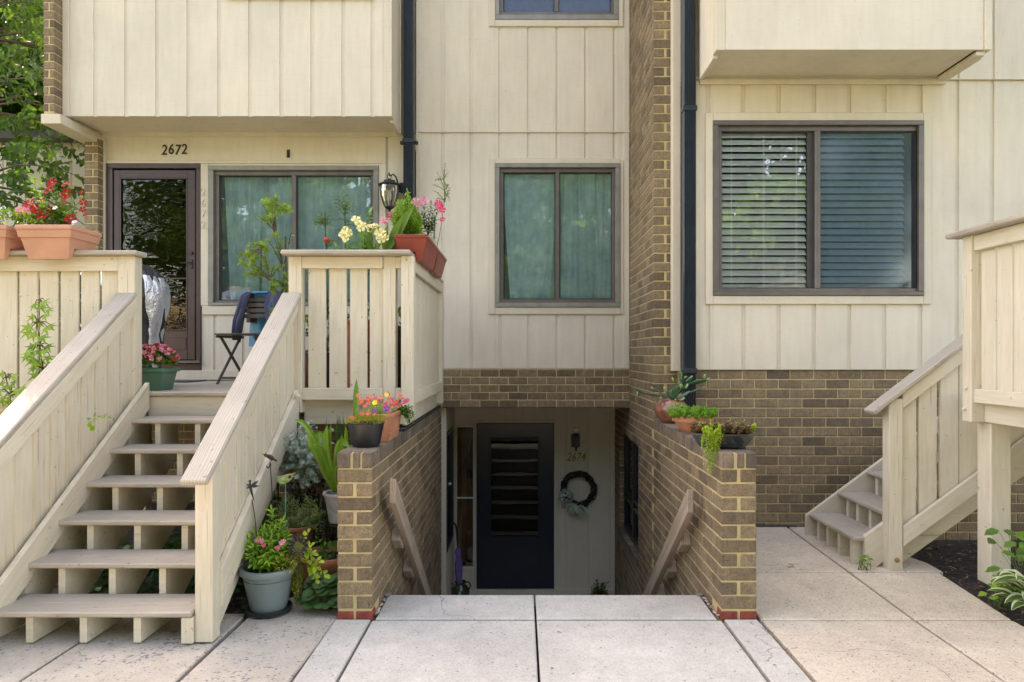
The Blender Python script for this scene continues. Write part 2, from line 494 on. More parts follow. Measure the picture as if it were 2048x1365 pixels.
m_left_walk = concrete_mat('spotted concrete', (.50, .455, .385), .8, blot=(.12, .14, .16))
m_right_walk = concrete_mat('tan exposed aggregate concrete', (.62, .54, .435), 1.2, agg=1.6)
m_joint = plain('dark joint soil', (.05, .045, .035), .95, var=.4, sc_=30, kind='pos')
m_soil = plain('dark mulch', (.035, .024, .017), .95, var=.6, sc_=40, bstr=.9, bsc=60, kind='pos')
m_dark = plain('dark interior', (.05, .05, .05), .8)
m_room = plain('interior wall', (.30, .24, .18), .8)
m_frame = plain('grey brown aluminium', (.135, .118, .105), .42, .35, var=.12, bstr=.03)
m_frame2 = plain('olive grey window surround', (.23, .225, .19), .45, .2, var=.12, bstr=.05)
m_door = plain('dark brown enamel', (.060, .036, .034), .33, var=.1, bstr=.05)
m_navy = plain('dark blue enamel', (.010, .018, .028), .33, var=.1, bstr=.05)
m_spout = plain('blue grey enamel', (.026, .037, .047), .25, .2, var=.1, bstr=.02)
m_iron = plain('weathered black iron', (.035, .034, .032), .55, .4, var=.3)
m_steel = plain('galvanized steel', (.42, .42, .40), .45, .8)
m_black = plain('black plastic', (.018, .02, .024), .38, var=.2, bstr=.05)
m_glass = glass_mat('window glass', (.80, .90, .93), .03, wav=.03, dirt_haze=.14, hazec=(.30, .47, .43))
m_glass_up = glass_mat('blue window glass', (.42, .55, .68), .0, dirt_haze=.05)
m_glass_blind = glass_mat('clear window glass', (.94, .98, 1.0), .05, wav=.02)
m_screen = glass_mat('screened window glass', (.70, .80, .88), .0, wav=.02, dirt_haze=.16, hazec=(.20, .29, .32), rg=.10)
m_glass_door = glass_mat('rippled storm door glass', (.5, .46, .45), .0, wav=.22)
m_glass_dark = glass_mat('dark door glass', (.12, .12, .14), .02, wav=.02)
m_glass_side = glass_mat('sidelight glass', (.85, .83, .8), .03)
m_curtain = plain('white curtain', (.80, .84, .81), .9, var=.15, sc_=6)
m_bluecurtain = plain('blue curtain', (.18, .31, .42), .9, var=.3, sc_=5)
m_blind = plain('white blind slat', (.88, .88, .88), .5, var=.03, bstr=0)
m_drape = plain('brown drape', (.16, .08, .065), .9)
m_terra = plain('pale terracotta plastic', (.52, .255, .165), .55, var=.07, sc_=7, bstr=.06)
m_clay = plain('terracotta clay', (.46, .185, .10), .75, var=.22, sc_=12, bstr=.25)
m_redpl = plain('red brown plastic', (.25, .034, .016), .45, var=.08, bstr=.05)
m_potsoil = plain('potting soil', (.03, .022, .016), .95, var=.5, sc_=60, bstr=.8)
m_gold = plain('tarnished brass', (.36, .27, .10), .5, .7, var=.2)
m_roof = plain('roof shingle', (.10, .09, .085), .9)
m_asphalt = plain('asphalt', (.06, .06, .06), .9, var=.2, sc_=30, kind='pos')
m_grass = plain('lawn', (.05, .085, .025), .9, var=.4, sc_=30, kind='pos')
# ================================================================== GROUND AND PAVING
def struct(name, mb, mat, smooth=None):
    return part(name, None, mb, mat, kind='structure', smooth=smooth)
HX0, HX1, HY0, HY1 = -0.90, 1.20, 4.30, 12.0     # the opening of the sunken stairwell
g = MB()
for (x0, x1, y0, y1) in ((-200, HX0, -200, 200), (HX1, 200, -200, 200), (HX0, HX1, -200, HY0), (HX0, HX1, HY1, 200)):
    g.add([(x0, y0, -.14), (x1, y0, -.14), (x1, y1, -.14), (x0, y1, -.14)], [(0, 1, 2, 3)])
struct('ground', g, m_grass)
g = MB()
for (x0, x1, y0, y1) in ((-6.5, HX0, 0, 8.2), (HX1, 6.5, 0, 8.2), (HX0, HX1, -4, HY0)):
    g.add([(x0, y0, -.06), (x1, y0, -.06), (x1, y1, -.06), (x0, y1, -.06)], [(0, 1, 2, 3)])
struct('soil', g, m_soil)
struct('road', MB().box(-60, 60, -14, -4.3, -.20, -.12, 0), m_asphalt)

def walkway(name):
    o = bpy.data.objects.new(name, None); COL.objects.link(o); o['kind'] = 'structure'; return o
def slab(parent, pts, mat, z=lambda x, y: 0.0, th=.09, gap=.0085):
    """pts: plan polygon; a slab with a slightly eased edge"""
    n = len(pts); c = Vector((sum(p[0] for p in pts) / n, sum(p[1] for p in pts) / n))
    def ins(d, dz):
        out = []
        for p in pts:
            v = Vector(p) - c
            out.append((c.x + v.x - math.copysign(d, v.x), c.y + v.y - math.copysign(d, v.y)))
        return [(a, b, z(a, b) + dz) for a, b in out]
    V = ins(gap, -th) + ins(gap, -.006) + ins(gap + .007, 0)
    Fs = []
    for r_ in range(2):
        for i in range(n):
            j = (i + 1) % n
            Fs.append((r_ * n + i, r_ * n + j, (r_ + 1) * n + j, (r_ + 1) * n + i))
    Fs.append(tuple(range(2 * n, 3 * n)))
    Fs.append(tuple(range(n))[::-1])
    area = sum(pts[i][0] * pts[(i + 1) % n][1] - pts[(i + 1) % n][0] * pts[i][1] for i in range(n))
    if area < 0: Fs = [f[::-1] for f in Fs]
    V = [(a - c.x, b - c.y, d) for a, b, d in V]
    return part('concrete_slab', parent, MB().add(V, Fs), mat, M=Matrix.Translation((c.x, c.y, 0)))
wk = walkway('path')
JC = .085
for (y0, y1) in ((3.93, 4.33), (1.6, 3.915), (-1.0, 1.6), (-3.9, -1.0)):
    a = -.845 if y1 > 4.2 else -.858
    slab(wk, [(a, y0), (JC, y0), (JC, y1), (a, y1)], m_walk, gap=.006)
    b = 1.135 if y1 > 4.2 else 1.155
    slab(wk, [(JC, y0), (b, y0), (b, y1), (JC, y1)], m_walk, gap=.006)
for (y0, y1) in ((1.6, 3.935), (-1.0, 1.6), (-3.9, -1.0)):
    slab(wk, [(-1.075, y0), (-.862, y0), (-.858, y1), (-1.075, y1)], m_walk, gap=.008)
    slab(wk, [(1.162, y0), (1.368, y0), (1.368, y1), (1.162, y1)], m_walk, gap=.008)
wl_ = walkway('pavement')
zl = lambda x, y: -.004 - .006 * max(0, min(1, (y - 2) / 2))
for (y0, y1) in ((1.1, 2.75), (-.2, 1.1)):
    for (x0, x1) in ((-3.15, -2.355), (-2.355, -1.615), (-1.615, -1.09)):
        slab(wl_, [(x0, y0), (x1, y0), (x1, y1), (x0, y1)], m_left_walk, zl)
slab(wl_, [(-3.15, 2.75), (-2.355, 2.75), (-2.355, 4.05), (-3.15, 4.05)], m_left_walk, zl)
slab(wl_, [(-2.355, 2.75), (-1.615, 2.75), (-1.615, 4.05), (-2.355, 4.05)], m_left_walk, zl)
slab(wl_, [(-1.615, 2.75), (-1.09, 2.75), (-1.06, 3.99), (-1.06, 4.42), (-1.60, 4.28)], m_left_walk, zl)
for x0, x1 in ((-4.75, -3.15),):
    for (y0, y1) in ((1.1, 2.75), (-.2, 1.1)):
        slab(wl_, [(x0, y0), (x1, y0), (x1, y1), (x0, y1)], m_left_walk, zl)
wr_ = walkway('walkway')
zr = lambda x, y: -.002 + .06 * max(0, min(1, (y - 3.9) / 1.9))
for (y0, y1) in ((4.70, 5.80), (3.92, 4.70), (2.9, 3.92), (1.2, 2.9), (-.2, 1.2)):
    slab(wr_, [(1.378, y0), (2.262, y0), (2.262, y1), (1.378, y1)], m_right_walk, zr)
    xr0 = {4.70: 2.80, 3.92: 2.86}.get(y0, 2.82); 
    if y0 == 4.70:
        slab(wr_, [(2.262, 4.70), (2.92, 4.70), (2.92, 4.86), (2.60, 5.80), (2.262, 5.80)], m_right_walk, zr)
    else:
        slab(wr_, [(2.262, y0), (2.83, y0), (2.88 if y0 == 3.92 else 2.83, y1), (2.262, y1)], m_right_walk, zr)
# stairwell landing
ld = walkway('stairwell_landing')
part('landing_slab', ld, MB().box(-.858, 1.155, 6.17, 8.45, -1.60, -1.50, .004), m_walk)

# ================================================================== BRICKWORK
BP, BH, BL, BW = .0813, .0713, .193, .0965
_bm = {}
def brick_mesh(d, mat, var):
    k = (round(d[0], 3), round(d[1], 3), round(d[2], 3), mat.name, var)
    if k not in _bm:
        r = random.Random(hash(k[:3]) + var)
        mb = MB().box(-d[0] / 2, d[0] / 2, -d[1] / 2, d[1] / 2, -d[2] / 2, d[2] / 2, .004)
        mb.v = [(a + r.uniform(-.0012, .0012), b + r.uniform(-.0012, .0012), c + r.uniform(-.0012, .0012)) for a, b, c in mb.v]
        _bm[k] = mb.mesh('brick', mat)
    return _bm[k]
class Bricks:
    def __init__(s): s.b = []
    def put(s, x0, x1, y0, y1, z0, z1, mat=None, label=None):
        s.b.append(((x0 + x1) / 2, (y0 + y1) / 2, (z0 + z1) / 2, x1 - x0, y1 - y0, z1 - z0, mat or m_brick, label))
    def finish(s, parent, limit=300, vis=lambda b: True):
        def metric(b):
            if not vis(b): return 0
            xs = []; ys = []
            for sx in (-.5, .5):
                for sy in (-.5, .5):
                    D = max(.5, b[1] + sy * b[4])
                    xs.append((b[0] + sx * b[3]) * F / D)
            D = b[1]
            return min(max(xs) - min(xs), b[3] * F / D * 1.3 + b[4] * abs(b[0]) * F / D / D) * (b[5] * F / D)
        s.b.sort(key=metric, reverse=True)
        rest = {}
        for i, b in enumerate(s.b):
            if i < limit and metric(b) > 0:
                me = brick_mesh(b[3:6], b[6], rnd.randrange(3))
                o = part('brick', parent, me, None, b[7], M=Matrix.Translation((b[0] + rnd.uniform(-.001, .001), b[1] + rnd.uniform(-.001, .001), b[2] + rnd.uniform(-.001, .001))))
            else:
                rest.setdefault(b[6].name, (MB(), b[6]))[0].box(b[0] - b[3] / 2, b[0] + b[3] / 2, b[1] - b[4] / 2, b[1] + b[4] / 2, b[2] - b[5] / 2, b[2] + b[5] / 2, .004)
        for mb, mt in rest.values():
            part('brick_courses', parent, mb, mt, kind='stuff')
def cut(a, b, holes):
    """interval [a,b] minus intervals"""
    out = [(a, b)]
    for h0, h1 in holes:
        o2 = []
        for p, q in out:
            if h1 <= p or h0 >= q: o2.append((p, q)); continue
            if h0 - p > .02: o2.append((p, h0))
            if q - h1 > .02: o2.append((h1, q))
        out = o2
    return out
def rects_minus(x0, x1, z0, z1, holes):
    xs = sorted({x0, x1, *[h for H in holes for h in H[:2] if x0 < h < x1]})
    out = []
    for i in range(len(xs) - 1):
        xm = (xs[i] + xs[i + 1]) / 2
        for p, q in cut(z0, z1, [(h[2], h[3]) for h in holes if h[0] < xm < h[1]]):
            out.append((xs[i], xs[i + 1], p, q))
    return out
def run_depth(B, x0, x1, y0, y1, z, odd, holes=(), mat=None):
    """one course of stretchers along the depth axis"""
    y = y0 - (BL + .01) / 2 * (1 if odd else 0)
    while y < y1:
        a, b = max(y, y0), min(y + BL, y1)
        if b - a > .02:
            hs = [(h[0], h[1]) for h in holes if z + BH > h[2] and z < h[3]]
            for p, q in cut(a, b, hs): B.put(x0, x1, p, q, z, z + BH, mat)
        y += BL + .01
def run_width(B, y0, y1, x0, x1, z, off, holes=(), mat=None, jw=.01):
    x = x0 - off
    while x < x1:
        a, b = max(x, x0), min(x + BL, x1)
        if b - a > .02:
            hs = [(h[0], h[1]) for h in holes if z + BH > h[2] and z < h[3]]
            for p, q in cut(a, b, hs): B.put(p, q, y0, y1, z, z + BH, mat)
        x += BL + jw
ZC = .855          # top of the course below the coping
def zvis(b): return b[2] + b[5] / 2 > EYE - EYE * (b[1] + .15) / 4.32

def retaining(parent, xi, side, y1, par, holes=()):
    """xi = inner face; side = -1 wall extends to -x, +1 to +x; y0 is the pillar front"""
    B = Bricks(); y0 = 3.945
    lo, hi = (xi - .203, xi) if side < 0 else (xi, xi + .203)
    inn = (hi - BW, hi) if side < 0 else (lo, lo + BW)
    outr = (lo, lo + BW) if side < 0 else (hi - BW, hi)
    for k in range(0, 29):
        z = ZC - BH - BP * k
        if z < -1.60: break
        if z > .02:
            if (k % 2 == 0) == par:
                B.put(lo, hi, y0, y0 + BW, z, z + BH)
                for w in (inn, outr): run_depth(B, w[0], w[1], y0 + BW + .01, y1, z, False, holes if w is inn else ())
            else:
                m_ = (lo + hi) / 2
                for w in ((lo, m_ - .0105), (m_ + .0105, hi)):
                    B.put(w[0], w[1], y0, y0 + BL, z, z + BH)
                for w in (inn, outr): run_depth(B, w[0], w[1], y0 + BL + .01, y1, z, False, holes if w is inn else ())
        else:
            run_depth(B, inn[0], inn[1], 4.15, y1, z, k % 2 == 0, holes)
    m_ = (lo + hi) / 2
    B.put(lo, m_ - .008, y0 - .002, y0 + .09, -.02, .038, m_redbrick, 'red painted brick at the foot of the wall')
    B.put(m_ + .008, hi, y0 - .002, y0 + .09, -.02, .038, m_redbrick, 'red painted brick at the foot of the wall')
    return B, lo, hi
def coping(B, lo, hi, y0, y1, red=False):
    w = hi - lo
    xs = [lo, lo + .074, lo + .080 + .012, lo + .132, lo + .144, hi]
    B.put(xs[0], xs[1], y0 - .003, y0 + .062, ZC + .01, ZC + .10, m_cope)
    B.put(xs[2], xs[3], y0 - .003, y0 + .062, ZC + .01, ZC + .10, m_cope)
    B.put(xs[4], xs[5], y0 - .003, y0 + .062, ZC + .01, ZC + .10, m_cope)
    y = y0 + .069
    while y < y1 - .03:
        B.put(lo - .002, hi + .002, y, min(y + .066, y1), ZC + .01 + rnd.uniform(-.001, .001), ZC + .10 + rnd.uniform(-.001, .0015), m_cope)
        y += .074
# --- left wall
XI_L, XI_R = -.860, 1.158
wall_l = thing('brick_wall', 'brown brick retaining wall and end pillar left of the sunken stairs, black plastic pot of flowers on top', 'brick wall', (XI_L - .1, 3.945, 0))
B, lo, hi = retaining(wall_l, XI_L, -1, 7.37, True)
coping(B, lo, hi, 3.945, 7.23)
part('mortar', wall_l, MB().box(lo + .005, hi - .005, 3.950, 7.37, -1.58, ZC + .094, 0), m_mortar)
part('flashing', wall_l, MB().box(lo - .02, hi + .012, 5.02, 7.23, ZC + .101, ZC + .122, .004), m_black)
B.finish(wall_l, vis=zvis)
# --- right wall with window, becoming the party wall above
WR = (6.75, 8.02, -.52, .61)
wall_r = thing('brick_wall', 'brown brick retaining wall and tall party wall right of the sunken stairs, carrying the cactus pot', 'brick wall', (XI_R + .1, 3.945, 0))
B, lo, hi = retaining(wall_r, XI_R, 1, 5.955, False)
coping(B, lo, hi, 3.945, 5.95)
for k in range(-75, 29):
    z = ZC - BH - BP * k
    if z < -1.60: break
    if z > 6.5: continue
    if z < .955 and z > ZC - .02: pass
    y1 = 8.43 if z < .90 else 7.27
    if k % 2 == 0:
        B.put(lo, hi, 5.958, 5.958 + BW, z, z + BH) if z > ZC else None
        run_depth(B, lo, lo + BW, 5.958 + BW + .01, y1, z, False, [WR])
    else:
        if z > ZC:
            B.put(lo, lo + .092, 5.958, 5.958 + BL, z, z + BH); B.put(lo + .113, hi, 5.958, 5.958 + BL, z, z + BH)
            run_depth(B, lo, lo + BW, 5.958 + BL + .01, y1, z, False, [WR])
        else: run_depth(B, lo, lo + BW, 5.958, y1, z, False, [WR])
# rowlock sill of the stairwell window
y = WR[0]
while y < WR[1] - .03:
    B.put(lo - .012, lo + .12, y, y + .066, WR[2] - .070, WR[2] + .004, m_cope); y += .0775
mo = MB()
mo.box(lo + .005, hi - .005, 3.950, 5.96, -1.58, ZC + .094, 0)
for (a, b, c_, d) in rects_minus(5.963, 8.44, -1.58, .955, [(WR[0] - .008, WR[1] + .008, WR[2] - .008, WR[3] + .008)]): mo.box(lo + .005, hi - .005, a, b, c_, d, 0)
mo.box(lo + .005, hi - .005, 5.963, 7.30, .955, 6.6, 0)
part('mortar', wall_r, mo, m_mortar)
B.finish(wall_r, vis=zvis)

# ================================================================== HOUSES
DW = 7.26; DR = 5.81; DBL = 6.724; DBR = 5.25; DE = 8.426
SIDE_L, SIDE_R = -.82, XI_R
houseA = thing('townhouse', 'cream sided house 2672 with brown storm door behind the wooden porch', 'house', (-2.8, DW, 0))
houseB = thing('townhouse', 'cream sided house 2674 with a dark blue door down in the sunken brick stairwell', 'house', (0, DW, 0))
houseC = thing('townhouse', 'cream sided house at right with white blinds and brown brick base', 'house', (3, DR, 0))

def siding(parent, x0, x1, z0, z1, D, grooves, holes=(), gw=.030, backing=True, mat=None, nm='siding_board'):
    """vertical boards between routed grooves; front face at D, facing the viewer (-y)"""
    gs = sorted(g_ for g_ in grooves if x0 + .03 < g_ < x1 - .03)
    ed = [x0] + [v for g_ in gs for v in (g_ - gw / 2, g_ + gw / 2)] + [x1]
    for i in range(0, len(ed), 2):
        for (a, b, c_, d) in rects_minus(ed[i], ed[i + 1], z0, z1, holes):
            if b - a > .012 and d - c_ > .012:
                bx(nm, parent, a, b, D, D + .024, c_, d, mat or m_siding, .0025)
    if backing:
        mb = MB()
        for (a, b, c_, d) in rects_minus(x0, x1, z0, z1, holes): mb.box(a, b, D + .011, D + .13, c_, d, 0)
        part('wall_backing', parent, mb, m_siding)
def pxgrooves(px0, step, D, n=60, lo_=-40):
    return [fx(px0 + step * i, D) for i in range(lo_, n)]
def trim(parent, px0, px1, py0, py1, D, proud=.018, label=None, name='trim_board', mat=None):
    return bx(name, parent, fx(px0, D), fx(px1, D), D - proud, D + .012, fz(py1, D), fz(py0, D), mat or m_trim, .003, label)
def hole(px0, px1, py0, py1, D): return (fx(px0, D), fx(px1, D), fz(py1, D), fz(py0, D))
def ring(x0, x1, z0, z1, w, y0, y1, mb, c=.004, wb=None, wt=None):
    wb = w if wb is None else wb; wt = w if wt is None else wt
    mb.box(x0, x1, y0, y1, z1 - wt, z1, c); mb.box(x0, x1, y0, y1, z0, z0 + wb, c)
    mb.box(x0, x0 + w, y0 + .001, y1, z0 + wb, z1 - wt, c); mb.box(x1 - w, x1, y0 + .001, y1, z0 + wb, z1 - wt, c)
    return mb
def curtain(name, parent, x0, x1, z0, z1, y, mat, folds=9, amp=.02, seed=0, lean=0.0):
    r = random.Random(seed); n = int(max(24, (x1 - x0) * 90)); m_ = 10
    ph = [(r.uniform(0, 6.3), r.uniform(.6, 1.5)) for _ in range(4)]
    V = []; Fs = []
    for j in range(m_ + 1):
        t = j / m_
        for i in range(n + 1):
            u = i / n
            w = sum(math.sin(2 * math.pi * folds * k_ * u + p + (1 - t) * .8 * q) / (1 + q) for q, (p, k_) in enumerate(ph))
            V.append((x0 + (x1 - x0) * u + lean * (1 - t) * (.5 - u), y + amp * w, z0 + (z1 - z0) * t))
    for j in range(m_):
        for i in range(n):
            a = j * (n + 1) + i
            Fs.append((a, a + 1, a + n + 2, a + n + 1))
    mb = MB().add(V, Fs); mb.smooth = True
    return part(name, parent, mb, mat, smooth=True)
def room(parent, x0, x1, y0, y1, z0, z1, mat, name='interior_room'):
    mb = MB(); t = .05
    mb.box(x0 - t, x1 + t, y1, y1 + t, z0 - t, z1 + t, 0)
    mb.box(x0 - t, x0, y0, y1, z0 - t, z1 + t, 0); mb.box(x1, x1 + t, y0, y1, z0 - t, z1 + t, 0)
    mb.box(x0, x1, y0, y1, z0 - t, z0, 0); mb.box(x0, x1, y0, y1, z1, z1 + t, 0)
    return part(name, parent, mb, mat)
def window(parent, D, fr, gl, mull, glassL, glassR, label=None, fw=None, outer=m_frame2, sash=m_frame, proud=.03):
    """fr = outer frame px rect, gl = glass px rect, mull = px x-range of the meeting stile"""
    x0, x1, z0, z1 = hole(*fr, D); a0, a1, b0, b1 = hole(*gl, D)
    mid = .5
    o = MB()
    w = (a0 - x0) * .55
    ring(x0, x1, z0, z1, w, D - proud, D + .10, o, wb=(b0 - z0) * .55, wt=(z1 - b1) * .5)
    win = part('window', parent, o, outer, label)
    s_ = MB()
    xi, xj, zi, zj = x0 + w, x1 - w, z0 + (b0 - z0) * .55, z1 - (z1 - b1) * .5
    mb = MB()
    mb.box(xi, xj, D + .004, D + .09, b1, zj, .003); mb.box(xi, xj, D + .004, D + .09, zi, b0, .003)
    mb.box(xi, a0, D + .006, D + .09, b0, b1, .003); mb.box(a1, xj, D + .006, D + .09, b0, b1, .003)
    m0, m1 = fx(mull[0], D), fx(mull[1], D)
    mb.box(m0, m1, D - .002, D + .08, b0, b1, .003)
    part('sash', win, mb, sash)
    # thin glazing beads round each pane
    for (p, q, gm, dy) in ((a0, m0, glassL, .045), (m1, a1, glassR, .03)):
        bd = MB(); ring(p, q, b0, b1, .010, D + dy - .012, D + dy, bd, .002); part('glazing_bead', win, bd, m_black)
        part('pane', win, MB().box(p + .001, q - .001, D + dy, D + dy + .004, b0 + .001, b1 - .001, 0), gm)
    return win, (a0, a1, b0, b1, m0, m1)

# ---------------- house A (2672)
doorA = (215, 403, 328, 741); winA = (418, 758, 333, 612)
hA = [hole(*doorA, DW), hole(*winA, DW)]
xA0, xA1 = fx(197, DW), fx(806, DW) + .07
zt = 3.865
siding(houseA, xA0, fx(773, DW), 1.16, fz(322, DW), DW, pxgrooves(430, 57.4, DW), hA)
siding(houseA, xA0, fx(770, DW), fz(322, DW), 3.90, DW, [], [])
siding(houseA, fx(776, DW), xA1, 1.16, 3.90, DW, [], [])
part('wall_backing', houseA, MB().box(fx(768, DW), fx(780, DW), DW + .015, DW + .12, 1.16, 3.9, 0), m_siding)
trim(houseA, 197, 213, 264, 740, DW, .026)
trim(houseA, 213.3, 805, 264, 275, DW, .024)
trim(houseA, 213.3, 772, 322, 328, DW, .020)
trim(houseA, 403, 418, 328.3, 612, DW, .020)
trim(houseA, 418.3, 758, 328.3, 333, DW, .016)
trim(houseA, 758.3, 772, 328.3, 630, DW, .020)
trim(houseA, 406, 758, 612.3, 630, DW, .020)
trim(houseA, 765, 771.5, 275.3, 321.7, DW, .010)
trim(houseA, 250, 800, 741, 760, DW, .030, name='kick_board')
# door
x0, x1, z0, z1 = hole(*doorA, DW)
z0 = fz(726, DW)
dm = MB(); w = .062
dm.box(x0, x1, DW - .022, DW + .10, z1 - w * .85, z1, .004); dm.box(x0, x0 + w, DW - .022, DW + .10, z0, z1 - w * .85, .004); dm.box(x1 - w * .8, x1, DW - .022, DW + .10, z0, z1 - w * .85, .004)
dframe = part('door_frame', houseA, dm, m_door)
lx0, lx1, lz0, lz1 = fx(229, DW), fx(391, DW), fz(720, DW), fz(341, DW)
gx0, gx1, gz0, gz1 = fx(241, DW), fx(376, DW), fz(662, DW), fz(357, DW)
dm = MB(); yd = DW - .012
dm.box(lx0, gx0, yd, yd + .035, lz0, lz1, .004); dm.box(gx1, lx1, yd, yd + .035, lz0, lz1, .004)
dm.box(gx0, gx1, yd, yd + .035, gz1, lz1, .004); dm.box(gx0, gx1, yd, yd + .035, lz0, gz0, .004)
dm.box(gx0 + .012, gx1 - .012, yd - .008, yd + .002, fz(700, DW), fz(676, DW), .004)
dm.box(gx0, gx1, yd + .004, yd + .03, fz(558.5, DW), fz(556, DW), .001)
ring(gx0, gx1, gz0, gz1, .012, yd - .006, yd + .006, dm, .003)
door = part('storm_door', houseA, dm, m_door)
part('glass', door, MB().box(gx0 + .004, gx1 - .004, yd + .018, yd + .022, gz0, gz1, 0), m_glass_door)
h = MB(); px, pz = fx(384, DW), fz(529, DW)
h.box(px - .012, px + .012, yd - .014, yd, pz - .05, pz + .05, .004); h.tube([(px, yd - .04, pz + .01), (px - .10, yd - .045, pz + .006)], [.008, .006]); h.tube([(px, yd, pz + .01), (px, yd - .045, pz + .01)], .009)
part('handle', door, h, m_black)
h = MB(); h.lathe([(0.0, -.012), (.016, -.012), (.018, 0), (.016, .014), (.0, .014)], (px, yd - .006, fz(507, DW)), 16, M=Matrix.Rotation(R(90), 4, 'X')); part('deadbolt', door, h, m_black)
# brown inner door behind the storm door and the sill
part('inner_door', houseA, MB().box(lx0, lx1, DW + .085, DW + .12, lz0, lz1, .003), m_door)
part('door_sill', houseA, MB().box(x0 + .03, x1, DW - .055, DW + .1, fz(727, DW), fz(721.5, DW), .004), m_frame)
part('threshold', houseA, MB().box(x0 + .02, x1, DW - .008, DW + .1, fz(741, DW), fz(728, DW), .002), m_door)
win, (a0, a1, b0, b1, m0, m1) = window(houseA, DW, winA, (437, 742, 351, 601), (583, 592), m_glass, m_glass)
curtain('curtain', win, a0 + .02, a0 + .45, b0, b1 + .02, DW + .105, m_curtain, 5, .018, 1, .12)
curtain('curtain', win, a0 + .42, a1, b0, b1 + .02, DW + .115, m_curtain, 8, .015, 2)
room(houseA, fx(205, DW), fx(800, DW), DW + .131, 11, 1.1, 3.85, m_room)
# bay over the porch
bxl0, bxl1 = fx(126, DBL), fx(784, DBL)
siding(houseA, fx(140, DBL), fx(767, DBL), zt, 5.02, DBL, [fx(v, DBL) for v in (190, 252, 314, 376.5, 438, 500, 562.5, 624.5, 686.5, 745)], gw=.034)
siding(houseA, fx(140, DBL), fx(767, DBL), 5.02, 6.6, DBL, [fx(v, DBL) for v in (190, 252, 314, 376.5, 438, 500, 562.5, 624.5, 686.5, 745)], gw=.034)
bx('trim_board', houseA, fx(455, DBL), fx(746, DBL), DBL - .03, DBL, 5.015, 5.11, m_trim)
bx('corner_board', houseA, bxl0, fx(140, DBL) - .001, DBL - .012, DBL + .10, zt - .004, 6.6, m_trim)
bx('corner_board', houseA, fx(767, DBL) + .001, bxl1, DBL - .012, DBL + .10, zt - .004, 6.6, m_trim)
bx('bay_side', houseA, bxl1 - .04, bxl1 - .003, DBL + .101, DW + .01, zt - .03, 6.6, m_siding)
bx('bay_side', houseA, bxl0 + .003, bxl0 + .04, DBL + .101, DW + .01, zt - .03, 6.6, m_siding)
bx('trim_board', houseA, bxl1 - .003, bxl1 + .012, DW - .10, DW + .01, zt - .03, 6.6, m_trim)
bx('soffit', houseA, bxl0 + .045, bxl1 - .045, DBL + .035, DW + .01, zt + .006, zt + .03, m_siding)
bx('bay_floor', houseA, bxl0 + .05, bxl1 - .05, DBL + .13, DW + .1, zt + .031, zt + .1, m_siding, 0)
for n_, (x, z) in enumerate([(fx(183, DBL), 4.0)]):
    pass
# brick wing wall at the far left
B = Bricks(); wing = part('brick_wing', houseA, MB().box(-4.571, -4.435, 7.155, 8.6, -.1, 3.74, 0).box(-4.615, -4.52, 6.605, 8.6, 3.835, 6.6, 0), m_mortar)
for k in range(-75, 12):
    z = ZC - BH - BP * k
    if z > 6.5: continue
    if z > 3.80:
        if k % 2: B.put(-4.62, -4.515, 6.60, 6.60 + BL, z, z + BH)
        else: B.put(-4.62, -4.574, 6.60, 6.60 + BL, z, z + BH); B.put(-4.558, -4.515, 6.60, 6.60 + BL, z, z + BH)
    elif z < 3.72:
        if k % 2: B.put(-4.576, -4.43, 7.15, 7.15 + BL, z, z + BH)
        else: B.put(-4.576, -4.497, 7.15, 7.15 + BL, z, z + BH); B.put(-4.48, -4.43, 7.15, 7.15 + BL, z, z + BH)
for b in B.b:
    me = brick_mesh(b[3:6], b[6], rnd.randrange(3)); part('brick', wing, me, None, M=Matrix.Translation(b[:3]))
bx('soffit', houseA, -4.63, -4.44, 6.58, 7.26, 3.745, 3.838, m_trim)
# foundation below the porch
B = Bricks()
part('foundation', houseA, MB().box(-4.5, -1.07, DW + .005, DW + .3, -.3, 1.158, 0), m_mortar)
for k in range(-3, 14):
    z = ZC - BH - BP * k
    if z > 1.09 or z < -.3: continue
    run_width(B, DW, DW + BW, -4.5, -1.07, z, (BL + .01) / 2 * (k % 2))
B.finish(houseA, 200)
# upper storey block and roof
part('upper_wall', houseA, MB().box(-4.5, -1.12, DW + .14, DW + .2, 3.92, 6.6, 0), m_siding)
part('roof', houseA, MB().box(-4.7, -1.12, 6.6, 13, 9.4, 9.55, 0), m_roof)
part('rear_wall', houseA, MB().box(-4.5, -1.12, 12.9, 13, -.2, 9.4, 0).box(-4.5, -4.4, 7.3, 12.9, 4.0, 9.4, 0), m_siding)

# house numbers
def text_part(name, parent, s, x, z, y, size, mat, shear=0, depth=.006, align='CENTER', weight=0.0, label=None, sx=1.0):
    cu = bpy.data.curves.new('t', 'FONT'); cu.body = s; cu.size = size; cu.extrude = depth; cu.shear = shear
    cu.align_x = align; cu.align_y = 'CENTER'; cu.offset = weight; cu.resolution_u = 3
    o = bpy.data.objects.new('t', cu); COL.objects.link(o)
    bpy.context.view_layer.update()
    me = bpy.data.meshes.new_from_object(o)
    bpy.data.objects.remove(o)
    me.name = name
    me.materials.clear(); me.materials.append(mat)
    M = Matrix.Translation((x, y, z)) @ Matrix.Rotation(R(90), 4, 'X') @ Matrix.Diagonal((sx, 1, 1, 1))
    return part(name, parent, me, None, label, M=M)
m_num = plain('black number paint', (.02, .018, .016), .5)
m_numc = m_trim
for i, ch in enumerate('2672'):
    text_part('house_number', houseA, ch, fx(329 + i * 13.2, DW), fz(301.5 - (i % 2) * 1.5, DW), DW - .004, .155, m_num, .12, weight=.0005, sx=.82)
